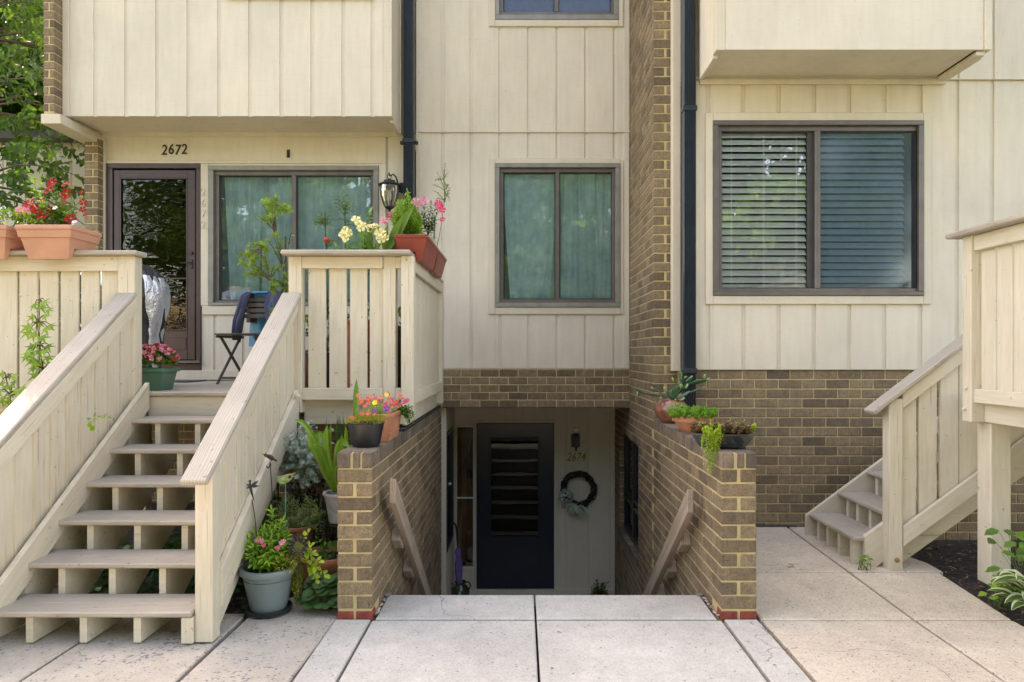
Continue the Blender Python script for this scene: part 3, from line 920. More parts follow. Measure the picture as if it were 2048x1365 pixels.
for i, ch in enumerate('2672'):
    text_part('house_number', houseA, ch, fx(408.5, DW), fz(386 + i * 21.5, DW), DW - .024, .115, m_numc, 0, weight=.0)
h = MB(); p = (fx(577, DW), fz(308, DW)); h.box(p[0] - .015, p[0] + .015, DW - .012, DW, p[1] - .042, p[1] + .042, .004); h.tube([(p[0], DW - .012, p[1] - .02), (p[0], DW - .035, p[1] - .03), (p[0], DW - .035, p[1])], .005)
part('wall_hook', houseA, h, m_iron)

# ---------------- house B (2674)
gB = pxgrooves(885.5, 57.25, DW)
wB = (990, 1240, 328, 615); wB2 = (990, 1237, -260, 42)
xB0, xB1 = fx(832, DW), XI_R - .002
siding(houseB, xB0, xB1, fz(738, DW), fz(265, DW), DW, gB, [hole(*wB, DW)])
siding(houseB, xB0, xB1, fz(263.5, DW), 6.6, DW - .006, gB, [hole(*wB2, DW - .006)])
bx('flashing', houseB, xB0, xB1, DW - .016, DW + .01, fz(266, DW), fz(263.5, DW), m_trim, .001)
trim(houseB, 978, 990, 320, 629, DW, .016); trim(houseB, 1240, 1247, 322, 629, DW, .016)
trim(houseB, 990.3, 1239.7, 318, 327.7, DW, .018); trim(houseB, 990.3, 1239.7, 615.3, 629, DW, .018)
trim(houseB, 978, 990, -280, 55, DW, .024); trim(houseB, 1237, 1246, -280, 55, DW, .024); trim(houseB, 990.3, 1236.7, 42.3, 55, DW, .026)
trim(houseB, 1247.5, 1258, -330, 738, DW, .010, name='corner_board')
trim(houseB, 832, 839, 266, 738, DW, .012, name='corner_board')
win, (a0, a1, b0, b1, m0, m1) = window(houseB, DW, wB, (1007, 1224, 345, 599), (1111, 1119), m_glass, m_glass)
curtain('curtain', win, a0 - .02, m0 + .02, b0 - .01, b1 + .02, DW + .105, m_curtain, 3, .012, 5, .18)
curtain('curtain', win, m0 + .0, a1 - .16, b0 - .01, b1 + .02, DW + .12, m_curtain, 5, .022, 9, -.22)
curtain('curtain', win, a1 - .22, a1 + .03, b0 - .01, b1 + .02, DW + .105, m_curtain, 4, .02, 4)
win, (a0, a1, b0, b1, m0, m1) = window(houseB, DW, wB2, (1007, 1222, -240, 24), (1109, 1117), m_glass_up, m_glass_up)
curtain('curtain', win, a0, a1, b0, b1, DW + .105, m_bluecurtain, 7, .02, 6)
room(houseB, -1.05, 1.1, DW + .131, 10, 1.4, 3.85, m_room); room(houseB, -1.05, 1.1, DW + .131, 10, 3.95, 6.5, m_room)
# brick lintel
B = Bricks(); lint = part('brick_lintel', houseB, MB().box(-.935, XI_R - .002, DW + .006, DW + .12, .955, 1.362, 0), m_mortar)
for i in range(5):
    run_width(B, DW + .001, DW + BW, -.94, XI_R - .004, .957 + BP * i, (.10, .0)[i % 2])
for b in B.b: part('brick', lint, brick_mesh(b[3:6], b[6], rnd.randrange(3)), None, M=Matrix.Translation(b[:3]))
part('floor_slab', houseB, MB().box(-1.06, XI_R - .002, DW + .125, 12, .958, 1.36, 0), m_siding)
part('lintel_angle', houseB, MB().box(-.86, XI_R - .004, DW + .01, DW + .12, .948, .9545, 0), m_iron)
# recessed entry wall
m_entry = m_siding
dB = (953, 1108, 846, 1177); sl = (911, 949, 850, 1142)
eg = [fx(v, DE) for v in (1133, 1178, 1222)] + [fx(v, DE) for v in (940, 1036, 1079)]
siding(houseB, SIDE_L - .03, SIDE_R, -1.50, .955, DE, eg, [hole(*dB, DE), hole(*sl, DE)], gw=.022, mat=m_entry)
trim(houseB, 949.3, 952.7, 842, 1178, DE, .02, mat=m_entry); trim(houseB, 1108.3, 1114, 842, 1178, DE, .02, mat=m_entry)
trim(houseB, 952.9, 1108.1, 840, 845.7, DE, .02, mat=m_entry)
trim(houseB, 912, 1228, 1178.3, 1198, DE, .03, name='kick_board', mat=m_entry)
dx0, dx1, dz0, dz1 = hole(954, 1107, 847, 1176, DE)
g0, g1, g2, g3 = hole(981, 1077, 874, 1074, DE)
dm = MB(); yd = DE - .02
dm.box(dx0, g0, yd, yd + .045, dz0, dz1, .0005); dm.box(g1, dx1, yd, yd + .045, dz0, dz1, .0005)
dm.box(g0, g1, yd, yd + .045, g3, dz1, .0005); dm.box(g0, g1, yd, yd + .045, dz0, g2, .0005)
ring(g0 - .012, g1 + .012, g2 - .012, g3 + .012, .02, yd - .012, yd + .01, dm, .004)
door = part('front_door', houseB, dm, m_navy)
part('glass', door, MB().box(g0, g1, yd + .02, yd + .024, g2, g3, 0), m_glass_dark)
part('door_panel', door, MB().box(g0, g1, yd + .028, yd + .04, g2, g3, 0), plain('black inner door', (.012, .011, .014), .4))
h = MB(); px, pz = fx(962, DE), fz(1016, DE); h.box(px - .014, px + .014, yd - .012, yd, pz - .07, pz + .07, .005); h.tube([(px, yd - .01, pz + .04), (px, yd - .045, pz + .03), (px, yd - .045, pz - .03), (px, yd - .01, pz - .04)], .007)
part('handle', door, h, m_black)
# sidelight with a glimpse of the hall
x0, x1, z0, z1 = hole(*sl, DE)
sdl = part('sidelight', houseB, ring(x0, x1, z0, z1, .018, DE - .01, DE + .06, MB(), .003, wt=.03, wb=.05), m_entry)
part('pane', sdl, MB().box(x0 + .018, x1 - .018, DE + .02, DE + .024, z0 + .05, z1 - .03, 0), m_glass_side)
part('glazing_bar', sdl, MB().box(x0 + .018, x1 - .018, DE + .008, DE + .018, fz(998, DE), fz(995, DE), .001), m_curtain)
curtain('drape', sdl, fx(929, DE), fx(948, DE), fz(962, DE), z1, DE + .16, m_drape, 3, .02, 8)
m_oak = plain('pale wood panel', (.42, .26, .15), .6, var=.2, sc_=5)
part('hall_panel', sdl, MB().box(x0 - .1, fx(929, DE), DE + .3, DE + .33, z0, z1 + .1, 0), m_oak)
part('hall_post', sdl, MB().box(fx(930, DE), fx(949, DE), DE + .22, DE + .27, z0, fz(960, DE), .004), plain('turned newel wood', (.30, .16, .09), .5))
part('skirting', sdl, MB().box(fx(929, DE), x1 + .1, DE + .17, DE + .21, z0, fz(1135, DE), .004), m_curtain)
room(houseB, -1.3, 1.3, DE + .131, 11, -1.5, .9, plain('hall wall', (.5, .36, .24), .8), 'hallway')
text_part('house_number', houseB, '2674', fx(1151.5, DE), fz(915, DE), DE - .008, .145, m_gold, .25, weight=.001, sx=.8)
# left return wall of the recess with a narrow dark framed window
WL = (7.50, 8.17, -.66, .66)
mb = MB()
for (a, b, c_, d) in rects_minus(7.40, DE + .1, -1.50, .955, [WL]): mb.box(-1.0, SIDE_L, a, b, c_, d, 0)
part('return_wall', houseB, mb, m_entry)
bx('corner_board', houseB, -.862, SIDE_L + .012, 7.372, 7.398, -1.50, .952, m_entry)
wn_ = MB()
for (a, b, c_, d) in ((WL[0], WL[1], WL[3] - .05, WL[3]), (WL[0], WL[1], WL[2], WL[2] + .05), (WL[0], WL[0] + .05, WL[2] + .05, WL[3] - .05), (WL[1] - .05, WL[1], WL[2] + .05, WL[3] - .05)):
    wn_.box(SIDE_L - .06, SIDE_L + .012, a, b, c_, d, .003)
w_ = part('window', houseB, wn_, m_black)
part('pane', w_, MB().box(SIDE_L - .03, SIDE_L - .026, WL[0] + .05, WL[1] - .05, WL[2] + .05, WL[3] - .05, 0), m_glass_dark)
k_ = MB(); k_.lathe([(0, -.02), (.02, -.012), (.026, 0), (.02, .012), (0, .02)], (SIDE_L + .03, 7.56, fz(968, 7.56)), 14); part('door_knob', w_, k_, m_steel)
# window in the right brick wall
w_ = MB()
for (a, b, c_, d) in ((WR[0], WR[1], WR[3] - .055, WR[3]), (WR[0], WR[1], WR[2], WR[2] + .06), (WR[0], WR[0] + .055, WR[2] + .06, WR[3] - .055), (WR[1] - .055, WR[1], WR[2] + .06, WR[3] - .055), (7.36, 7.41, WR[2] + .06, WR[3] - .055)):
    w_.box(XI_R + .05, XI_R + .12, a, b, c_, d, .003)
w_ = part('window', houseB, w_, m_black)
part('pane', w_, MB().box(XI_R + .085, XI_R + .089, WR[0] + .05, WR[1] - .05, WR[2] + .05, WR[3] - .05, 0), m_glass_dark)
part('dark_room', w_, MB().box(XI_R + .20, XI_R + .215, WR[0] - .1, WR[1] + .1, WR[2] - .1, WR[3] + .1, 0), m_dark)
part('roof', houseB, MB().box(-1.12, 1.16, 7.2, 13, 9.4, 9.55, 0), m_roof)

# ---------------- house C (right)
wC = (1425, 1845, 243, 592)
gC = [fx(v, DR) for v in (1415, 1485.5, 1555.5, 1626, 1696, 1766.5, 1837, 1911, 1981, 2051, 2121, 2191, 2261, 2331)]
xC0 = 1.37; xC1 = 6.2
siding(houseC, xC0, xC1, 1.39, fz(163, DR), DR - .02, gC, [hole(*wC, DR - .02)], gw=.034)
siding(houseC, fx(1890, DR), xC1, fz(161, DR), 6.6, DR - .026, gC, gw=.034)
siding(houseC, xC0, fx(1890, DR), fz(161, DR), 3.87, DR - .026, [], gw=.034)
bx('flashing', houseC, fx(1880, DR), xC1, DR - .04, DR - .01, fz(163, DR), fz(161.2, DR), m_trim, .001)
Dc = DR - .02
trim(houseC, 1410, 1425, 227, 609, Dc, .018); trim(houseC, 1845, 1860, 227, 609, Dc, .018)
trim(houseC, 1425.3, 1844.7, 227, 242.7, Dc, .018); trim(houseC, 1425.3, 1844.7, 592.3, 609, Dc, .018)
win, (a0, a1, b0, b1, m0, m1) = window(houseC, Dc, wC, (1444, 1835, 262, 577), (1630, 1641), m_glass_blind, m_screen, outer=m_frame)
sl_m = MB().box(-.5, .5, -.025, .025, -.0016, .0016, 0)
sl_me = None
for (p, q, tilt) in ((a0 + .005, fx(1617, Dc), 54), (fx(1644, Dc), fx(1815, Dc), 54)):
    m_ = MB().box(-(q - p) / 2, (q - p) / 2, -.030, .030, -.0016, .0016, 0).mesh('blind_slat', m_blind)
    z = b1 - .02
    while z > b0 + .005:
        part('blind_slat', win, m_, None, M=Matrix.Translation(((p + q) / 2, Dc + .066, z)) @ Matrix.Rotation(R(tilt + rnd.uniform(-1.5, 1.5)), 4, 'X') @ Matrix.Rotation(rnd.uniform(-.002, .002), 4, 'Y'))
        z -= .059
    cd = MB()
    for t in (.12, .5, .88): cd.tube([(p + (q - p) * t, Dc + .040, b0), (p + (q - p) * t, Dc + .040, b1)], .0008, 4)
    part('blind_cord', win, cd, m_blind)
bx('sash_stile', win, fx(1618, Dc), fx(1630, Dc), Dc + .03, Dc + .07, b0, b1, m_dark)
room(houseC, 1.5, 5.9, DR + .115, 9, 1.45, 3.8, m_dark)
brr = part('roof', houseC, MB().box(1.16, 6.3, 5.7, 13, 9.4, 9.55, 0), m_roof)
part('rear_wall', houseC, MB().box(1.2, 6.2, 12.9, 13, -.2, 9.4, 0).box(6.1, 6.2, 5.95, 12.9, -.2, 9.4, 0), m_siding)
# bay
b0x, b1x = fx(1432, DBR), fx(1982, DBR)
bx('bay_panel', houseC, fx(1450, DBR), fx(1968, DBR), DBR, DBR + .02, zt, 6.6, m_siding)
bx('corner_board', houseC, b0x, fx(1450, DBR) - .001, DBR - .005, DBR + .09, zt - .004, 6.6, m_trim)
bx('corner_board', houseC, fx(1968, DBR) + .001, b1x, DBR - .012, DBR + .09, zt - .004, 6.6, m_trim)
bx('bay_side', houseC, b0x + .003, b0x + .04, DBR + .091, DR, zt - .03, 6.6, m_siding)
bx('bay_side', houseC, b1x - .04, b1x - .003, DBR + .091, DR, zt - .03, 6.6, m_siding)
bx('trim_board', houseC, b1x - .10, b1x - .03, DBR + .02, DR, zt - .035, zt - .002, m_trim)
bx('soffit', houseC, b0x + .045, b1x - .105, DBR + .022, DR, zt + .004, zt + .02, m_siding)
bx('trim_board', houseC, fx(1397, DR), fx(1885, DR), DR - .05, DR - .028, fz(173, DR), fz(163, DR), m_trim)
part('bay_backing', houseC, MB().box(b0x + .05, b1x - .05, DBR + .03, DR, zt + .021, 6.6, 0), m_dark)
# corner board next to the downspout
bx('corner_board', houseC, fx(1342, 5.93), fx(1366, 5.93), 5.86, 5.95, fz(742, 5.93), 6.6, m_trim)
bx('corner_board', houseC, fx(1366, 5.93), xC0, 5.80, 5.95, fz(742, 5.93), 6.6, m_dark, 0)
# brick base
B = Bricks(); base = part('brick_base', houseC, MB().box(1.365, 6.2, DR + .006, DR + .11, -.2, 1.388, 0), m_mortar)
k = 0; z = 1.385 - BH
while z > -.1:
    run_width(B, DR, DR + BW, 1.366, 5.0, z, (.00, .1)[k % 2] + .085, mat=m_brick); z -= BP; k += 1
sub = sorted(B.b, key=lambda b: b[0] + (3 if b[2] < .02 else 0))
for i, b in enumerate(sub[:290]): part('brick', base, brick_mesh(b[3:6], b[6], rnd.randrange(3)), None, M=Matrix.Translation(b[:3]))
mb = MB()
for b in sub[290:]: mb.box(b[0] - b[3] / 2, b[0] + b[3] / 2, b[1] - b[4] / 2, b[1] + b[4] / 2, b[2] - b[5] / 2, b[2] + b[5] / 2, .004)
part('brick_courses', base, mb, m_brick, kind='stuff')
part('pebble_edge', houseC, MB().box(1.38, 2.35, DR - .03, DR, -.05, .068, .005), m_joint)

# ---------------- downspouts
def downspout(label, xa, xb, yf, z0, z1, bands):
    t = thing('downspout', label, 'downspout', ((xa + xb) / 2, yf, z0), 'ribbed blue grey downspouts')
    w = xb - xa; n = 6; poly = []
    for i in range(n):
        a = xa + w * (i + .08) / n; b = xa + w * (i + .42) / n; c_ = xa + w * (i + .58) / n; d = xa + w * (i + .92) / n
        poly += [(a, yf + .009), (b, yf), (c_, yf), (d, yf + .009)]
    poly += [(xb, yf + .012), (xb, yf + .075), (xa, yf + .075), (xa, yf + .012)]
    part('pipe', t, MB().prism(poly, 'z', z0, z1), m_spout)
    for zb, ears in bands:
        m_ = MB().box(xa - .006, xb + .006, yf - .006, yf + .08, zb - .022, zb + .022, .003)
        part('strap', t, m_, m_spout)
        if ears:
            for sx in (xa - .022, xb + .022):
                part('bracket', t, MB().box(sx - .018, sx + .018, yf + .05, yf + .085, zb - .025, zb + .01, .005), m_iron)
D1 = 7.12
downspout('blue grey downspout beside the hanging lantern, between house 2672 and house 2674', fx(806, D1), fx(827, D1), D1, 1.24, 6.6, [(fz(281, D1), True)])
D2 = 5.72
downspout('blue grey downspout between the tall brick wall and the right window, behind the cactus', fx(1367, D2), fx(1393, D2), D2, .08, 6.6, [(fz(216, D2), False), (fz(742, D2), False)])

part('unseen_storey', houseA, MB().box(-4.5, -1.125, 6.75, 6.9, 6.601, 9.4, 0), m_siding)  # unseen storeys, raised so the houses' shadow covers the paving
part('unseen_storey', houseB, MB().box(-1.12, 1.15, DW, 7.4, 6.601, 9.4, 0), m_siding)
part('unseen_storey', houseC, MB().box(1.155, 6.2, DR, 5.95, 6.601, 9.4, 0), m_siding)
# ================================================================== PORCH, LEFT
ZD = 1.238
deck = thing('wooden_deck', 'cream wooden porch deck with slatted railings in front of house 2672', 'porch', (-2.8, 6.2, 0))
y = 5.12
while y < DW - .04:
    y1 = min(y + .137, DW - .035)
    part('deck_board', deck, MB().box(-2.3, 2.24, -(y1 - y) / 2, (y1 - y) / 2, -.029, 0, .004), m_cap, M=Matrix.Translation((-3.1, (y + y1) / 2, ZD)))
    y += .142
bx('riser_board', deck, -2.81, -1.72, 5.145, 5.18, 1.035, 1.206, m_rail)
bx('fascia_board', deck, -1.62, -.862, 5.10, 5.135, 1.0, 1.206, m_rail)
bx('fascia_board', deck, -.895, -.861, 5.137, 7.25, .985, 1.206, m_rail)
bx('fascia_board', deck, -5.6, -2.96, 5.10, 5.135, .95, 1.206, m_rail)
for x in (-5.2, -4.6, -4.0, -3.4, -2.6, -2.2, -1.8, -1.3): bx('joist', deck, x, x + .04, 5.19, 7.22, 1.02, 1.205, m_rail)
for x, yy in ((-1.70, 5.2), (-2.95, 5.2), (-4.6, 5.2)): bx('support_post', deck, x, x + .09, yy, yy + .09, -.06, 1.018, m_rail)
def slat(parent, x0, x1, y0, y1, z0, z1): return bx('slat', parent, x0, x1, y0, y1, z0, z1, m_rail, .003)
DF = 5.0
def fxa(p): return fx(p, DF)
zcap = 2.275; zc0 = zcap - .034
# front railing, right part
bx('post', deck, fxa(577), fxa(603), DF, DF + .09, fz(826, DF), zc0 - .001, m_rail)
bx('post', deck, fxa(765), fxa(790), DF + .02, DF + .11, fz(826, DF), zc0 - .001, m_rail)
bx('post', deck, fxa(803), fxa(828), DF - .02, DF + .07, fz(826, DF), zc0 - .001, m_rail)
for a, b in ((612.5, 648), (655, 690), (697, 731.5), (736.7, 764.5)):
    slat(deck, fxa(a), fxa(b), DF + .045, DF + .068, 1.20, zc0 - .002)
bx('rail', deck, fxa(603) + .001, fxa(765) - .001, DF + .005, DF + .043, zc0 - .088, zc0 - .002, m_rail)
bx('rail', deck, fxa(603) + .001, fxa(765) - .001, DF + .005, DF + .043, 1.187, 1.275, m_rail)
bx('rail', deck, fxa(790) + .001, fxa(802) - .001, DF + .012, DF + .05, zc0 - .088, zc0 - .002, m_rail)
bx('rail', deck, fxa(790) + .001, fxa(802) - .001, DF + .012, DF + .05, 1.187, 1.275, m_rail)
def cap(parent, x0, x1, y0, y1, z, along='x', mat=None):
    if along == 'x':
        return part('rail_cap', parent, MB().box(-(x1 - x0) / 2, (x1 - x0) / 2, -(y1 - y0) / 2, (y1 - y0) / 2, -.034, 0, .008), mat or m_cap, M=Matrix.Translation(((x0 + x1) / 2, (y0 + y1) / 2, z)))
    return part('rail_cap', parent, MB().box(-(y1 - y0) / 2, (y1 - y0) / 2, -(x1 - x0) / 2, (x1 - x0) / 2, -.034, 0, .008), mat or m_cap, M=Matrix.Translation(((x0 + x1) / 2, (y0 + y1) / 2, z)) @ Matrix.Rotation(R(90), 4, 'Z'))
cap(deck, fxa(570), -.795, DF - .10, DF + .045, zcap)
# side railing over the stairwell
XS = -.798
bx('post', deck, -.888, XS, 6.93, 7.02, 1.02, zc0 - .002, m_rail)
y = DF + .10; n_ = 12; st = (6.92 - y) / n_
for i in range(n_): slat(deck, XS - .055, XS - .033, y + st * i + .004, y + st * (i + 1) - .008, 1.16, zc0 - .002)
bx('rail', deck, XS - .032, XS + .004, DF + .071, 6.929, zc0 - .10, zc0 - .002, m_rail)
bx('rail', deck, XS - .032, XS + .004, DF + .071, 6.929, 1.150, 1.245, m_rail)
cap(deck, -.94, -.795, DF + .046, 7.0, zcap, 'y')
# front railing, left part
DL = 4.98
def fxl(p): return fx(p, DL)
bx('post', deck, fxl(236), fxl(269), DL, DL + .10, 1.0, zc0 - .001, m_rail)
x = fxl(228) - .0; k = 0
bx('rail', deck, -5.6, fxl(236) - .001, DL + .005, DL + .043, zc0 - .11, zc0 - .002, m_rail)
bx('rail', deck, -5.6, fxl(236) - .001, DL + .005, DL + .043, 1.15, 1.24, m_rail)
x = fxl(232)
while x > -5.5:
    slat(deck, x - .134, x, DL + .045, DL + .068, 1.10, zc0 - .002); x -= .1515
cap(deck, -5.6, fxl(277) + .01, DL - .05, DL + .105, zcap)
for xx in (-4.3, -5.5): bx('post', deck, xx, xx + .09, DL + .07, DL + .16, 1.0, zc0 - .002, m_rail)

# ================================================================== STAIRCASE, LEFT
stair = thing('staircase', 'cream wooden staircase with taupe treads climbing to the porch of house 2672', 'stairs', (-2.3, 3.6, 0))
RISE, RUN = .178, .255
SX0, SX1 = -2.81, -1.735
def nose(k): return 3.585 + RUN * k, .170 + RISE * k
for k in range(6):
    yn, zn = nose(k)
    for j in range(2):
        ya = yn + j * .142
        part('tread_board', stair, MB().box(-(SX1 - SX0) / 2 - .0, (SX1 - SX0) / 2, -.0695, .0695, -.031, 0, .007), m_cap,
             M=Matrix.Translation(((SX0 + SX1) / 2, ya + .0695, zn)))
def saw(x0, x1, ks=6, z00=-.0):
    """a notched stringer"""
    poly = [(nose(0)[0] + .025, 0.0)]
    for k in range(ks):
        yn, zn = nose(k)
        poly += [(yn + .025, zn - .033), (yn + .025 + RUN, zn - .033)]
    poly += [(5.14, nose(5)[1] - .033), (5.14, nose(5)[1] - .30)]
    poly += [(3.585 + .33, 0.0)]
    return MB().prism(poly, 'x', x0, x1)
for xc in (-2.60, -2.315, -2.03): part('stringer', stair, saw(xc - .019, xc + .019), m_rail)
part('stringer', stair, saw(SX0 - .035, SX0 + .004), m_rail); part('stringer', stair, saw(SX1 - .03, SX1 + .004), m_rail)
# closed side boards following the slope
def slope_board(parent, name, x0, x1, ya, yb, zfun, h, mat=m_rail):
    """zfun = top edge height as a function of depth; plumb ends"""
    V = []
    L = math.hypot(yb - ya, zfun(yb) - zfun(ya))
    p0 = (0.5 * (x0 + x1), ya, zfun(ya) - h / 2); p1 = (0.5 * (x0 + x1), yb, zfun(yb) - h / 2)
    th = math.atan2(zfun(yb) - zfun(ya), yb - ya)
    return beam(name, parent, p0, p1, abs(x1 - x0), h * math.cos(th), mat, plumb=True)
nz = lambda y: .170 + (y - 3.585) * RISE / RUN
slope_board(stair, 'skirt_board', SX0 - .001, SX0 + .034, 3.60, 5.10, lambda y: nz(y) + .085, .20)
slope_board(stair, 'skirt_board', -1.655, -1.620, 3.70, 4.985, lambda y: .30 + .70 * (y - 3.61), .21)
slope_board(stair, 'outer_stringer', -1.700, -1.660, 3.66, 5.06, lambda y: .20 + .70 * (y - 3.61), .28)
bx('toe_board', stair, -1.79, -1.728, 3.592, 3.64, 0, .136, m_rail)
# right balustrade
CAPR = lambda y: .870 + (y - 3.50) * .728
bx('post', stair, -1.725, -1.632, 3.61, 3.70, -.0, CAPR(3.66) - .03, m_rail)
def capbeam(parent, xc, ya, yb, zf, w=.140, h=.034):
    p0 = (xc, ya, zf(ya)); p1 = (xc, yb, zf(yb))
    return beam('handrail', parent, p0, p1, w, h, m_cap, plumb=False, c=.007)
capbeam(stair, -1.675, 3.49, 5.0, lambda y: CAPR(y))
y = 3.705
while y < 4.985:
    y1 = min(y + .118, 4.988)
    zt0 = CAPR(y) - .03; zb0 = .30 + .70 * (y - 3.61) - .12
    V = []
    mb = MB().prism([(y, zb0), (y1, zb0 + .70 * (y1 - y)), (y1, CAPR(y1) - .03), (y, zt0)], 'x', -1.690, -1.658)
    part('slat', stair, mb, m_railv); y = y1 + .024
slope_board(stair, 'rail', -1.656, -1.628, 3.70, 4.99, lambda y: CAPR(y) - .022, .10)
# left balustrade
CAPL = lambda y: 1.965 + (y - 5.0) * .712
capbeam(stair, -2.885, 3.30, 5.0, CAPL, .145)
slope_board(stair, 'rail', -2.842, -2.812, 3.30, 4.99, lambda y: CAPL(y) - .022, .12)
y = 4.978
while y > 3.3:
    y0 = y - .122
    mb = MB().prism([(y0, nz(y0) - .08), (y, nz(y) - .08), (y, CAPL(y) - .03), (y0, CAPL(y0) - .03)], 'x', -2.885, -2.845)
    part('slat', stair, mb, m_railv); y = y0 - .022
slope_board(stair, 'outer_stringer', -2.93, -2.887, 3.5, 5.1, lambda y: nz(y) + .05, .30)
bx('post', stair, -2.945, -2.85, 3.38, 3.47, 0, CAPL(3.4) - .04, m_rail)
h = MB(); p = at(595, 792, 4.90); h.lathe([(0, -.012), (.02, -.01), (.024, 0), (.018, .012), (0, .016)], p, 12); part('bolt', stair, h, m_rail)

# ================================================================== STAIRCASE AND PLATFORM, RIGHT
stair2 = thing('staircase', 'cream wooden staircase with brown treads rising right along the brick wall below the blinds', 'stairs', (2.6, 5.1, 0))
RX, RZ = .232, .172
for k in range(6):
    xn, zn = 2.335 + RX * k, .235 + RZ * k
    for j in range(2):
        part('tread_board', stair2, MB().box(-.366, .366, -.0665, .0665, -.030, 0, .007), m_cap,
             M=Matrix.Translation((xn + .0665 + j * .136, 5.175, zn)) @ Matrix.Rotation(R(90), 4, 'Z'))
def saw2(y0, y1):
    poly = [(2.36, .03)]
    for k in range(6):
        xn, zn = 2.335 + RX * k, .235 + RZ * k
        poly += [(xn + .025, zn - .032), (xn + .025 + RX, zn - .032)]
    poly += [(3.78, .80), (2.70, .03)]
    return MB().prism(poly, 'y', y0, y1)
for yc in (4.86, 5.05, 5.24, 5.40): part('stringer', stair2, saw2(yc, yc + .038), m_rail)
def xslope(parent, name, x0, x1, y0, y1, zf, h, mat=m_rail):
    th = math.atan2(zf(x1) - zf(x0), x1 - x0)
    return beam(name, parent, (x0, (y0 + y1) / 2, zf(x0) - h / 2), (x1, (y0 + y1) / 2, zf(x1) - h / 2), abs(y1 - y0), h * math.cos(th), mat, plumb=True)
xslope(stair2, 'skirt_board', 2.32, 3.9, 5.545, 5.58, lambda x: .22 + (x - 2.33) * .741, .24)
xslope(stair2, 'outer_stringer', 2.42, 3.9, 4.80, 4.84, lambda x: .24 + (x - 2.42) * .72, .27)
xslope(stair2, 'skirt_board', 2.645, 3.9, 4.715, 4.745, lambda x: .325 + (x - 2.637) * .73, .135)
DP = 4.72
bx('post', stair2, 2.547, 2.640, DP, DP + .09, .02, 1.215, m_rail)
h = MB(); h.lathe([(0, -.01), (.017, -.01), (.017, 0), (.008, .010), (0, .012)], (2.60, DP - .006, .10), 10, M=Matrix.Rotation(R(90), 4, 'X')); part('bolt', stair2, h, plain('rusty bolt', (.30, .17, .07), .7))
CAP2 = lambda x: 1.125 + (x - 2.44) * .765
beam('handrail', stair2, (2.43, DP + .045, CAP2(2.43)), (3.9, DP + .045, CAP2(3.9)), .14, .034, m_cap, c=.007)
xslope(stair2, 'rail', 2.641, 3.9, DP + .002, DP + .03, lambda x: CAP2(x) - .022, .11)
for a, b in ((2.641, 2.752), (2.772, 2.895), (2.920, 3.045), (3.052, 3.19), (3.21, 3.35), (3.37, 3.51), (3.53, 3.67)):
    mb = MB().prism([(a, .325 + (a - 2.637) * .73 - .12), (b, .325 + (b - 2.637) * .73 - .12), (b, CAP2(b) - .03), (a, CAP2(a) - .03)], 'y', DP + .032, DP + .056)
    part('slat', stair2, mb, m_railv)
deck2 = thing('wooden_deck', 'cream wooden platform at the right edge raised on a thick square post', 'porch', (3.6, 4.0, 0))
bx('support_post', deck2, 3.08, 3.215, 4.475, 4.61, 0, 1.075, m_rail, .006)
bx('support_post', deck2, 3.08, 3.215, 2.7, 2.835, 0, 1.075, m_rail, .006)
XP = 2.967
bx('post', deck2, XP, 3.055, 4.50, 4.59, 1.075, 2.31, m_rail, .004)
h = MB()
for zz, yy in ((1.30, 4.545), (1.16, 4.56)): h.lathe([(0, -.016), (.012, -.014), (.016, -.002), (.012, .0), (0, 0)], (XP - .001, yy, zz), 10, M=Matrix.Rotation(R(90), 4, 'Y'))
part('bolt', deck2, h, m_rail)
part('rail_cap', deck2, MB().box(-1.2, 1.2, -.08, .08, -.036, 0, .008), m_cap, M=Matrix.Translation((2.985, 3.48, 2.345)) @ Matrix.Rotation(R(90), 4, 'Z'))
bx('rail', deck2, 2.985, 3.025, 2.5, 4.499, 2.205, 2.307, m_rail)
bx('rail', deck2, 2.985, 3.025, 2.5, 4.499, 1.205, 1.295, m_rail)
y = 4.49
while y > 2.6:
    slat(deck2, 3.027, 3.05, y - .133, y, 1.21, 2.306); y -= .150
bx('fascia_board', deck2, 3.056, 3.09, 2.5, 4.60, 1.076, 1.235, m_rail)
bx('fascia_board', deck2, 3.092, 5.2, 4.58, 4.615, 1.076, 1.235, m_rail)
y = 2.5
while y < 4.55:
    part('deck_board', deck2, MB().box(-1.05, 1.05, -.068, .068, -.028, 0, .004), m_cap, M=Matrix.Translation((4.15, y + .068, 1.265))); y += .1425
bx('support_post', deck2, 4.9, 5.0, 4.45, 4.55, 0, 1.236, m_rail)

# ================================================================== CONCRETE STAIRS DOWN
cs = thing('concrete_stairs', 'pale concrete steps sunk between the two brick walls down to the blue door', 'stairs', (.15, 5.2, -1.5))
for k in range(7):
    z = -.1875 * (k + 1); y = 4.335 + .262 * k
    part('step', cs, MB().box(-.857, 1.154, y, y + .262, z - .25, z, .008), m_walk)
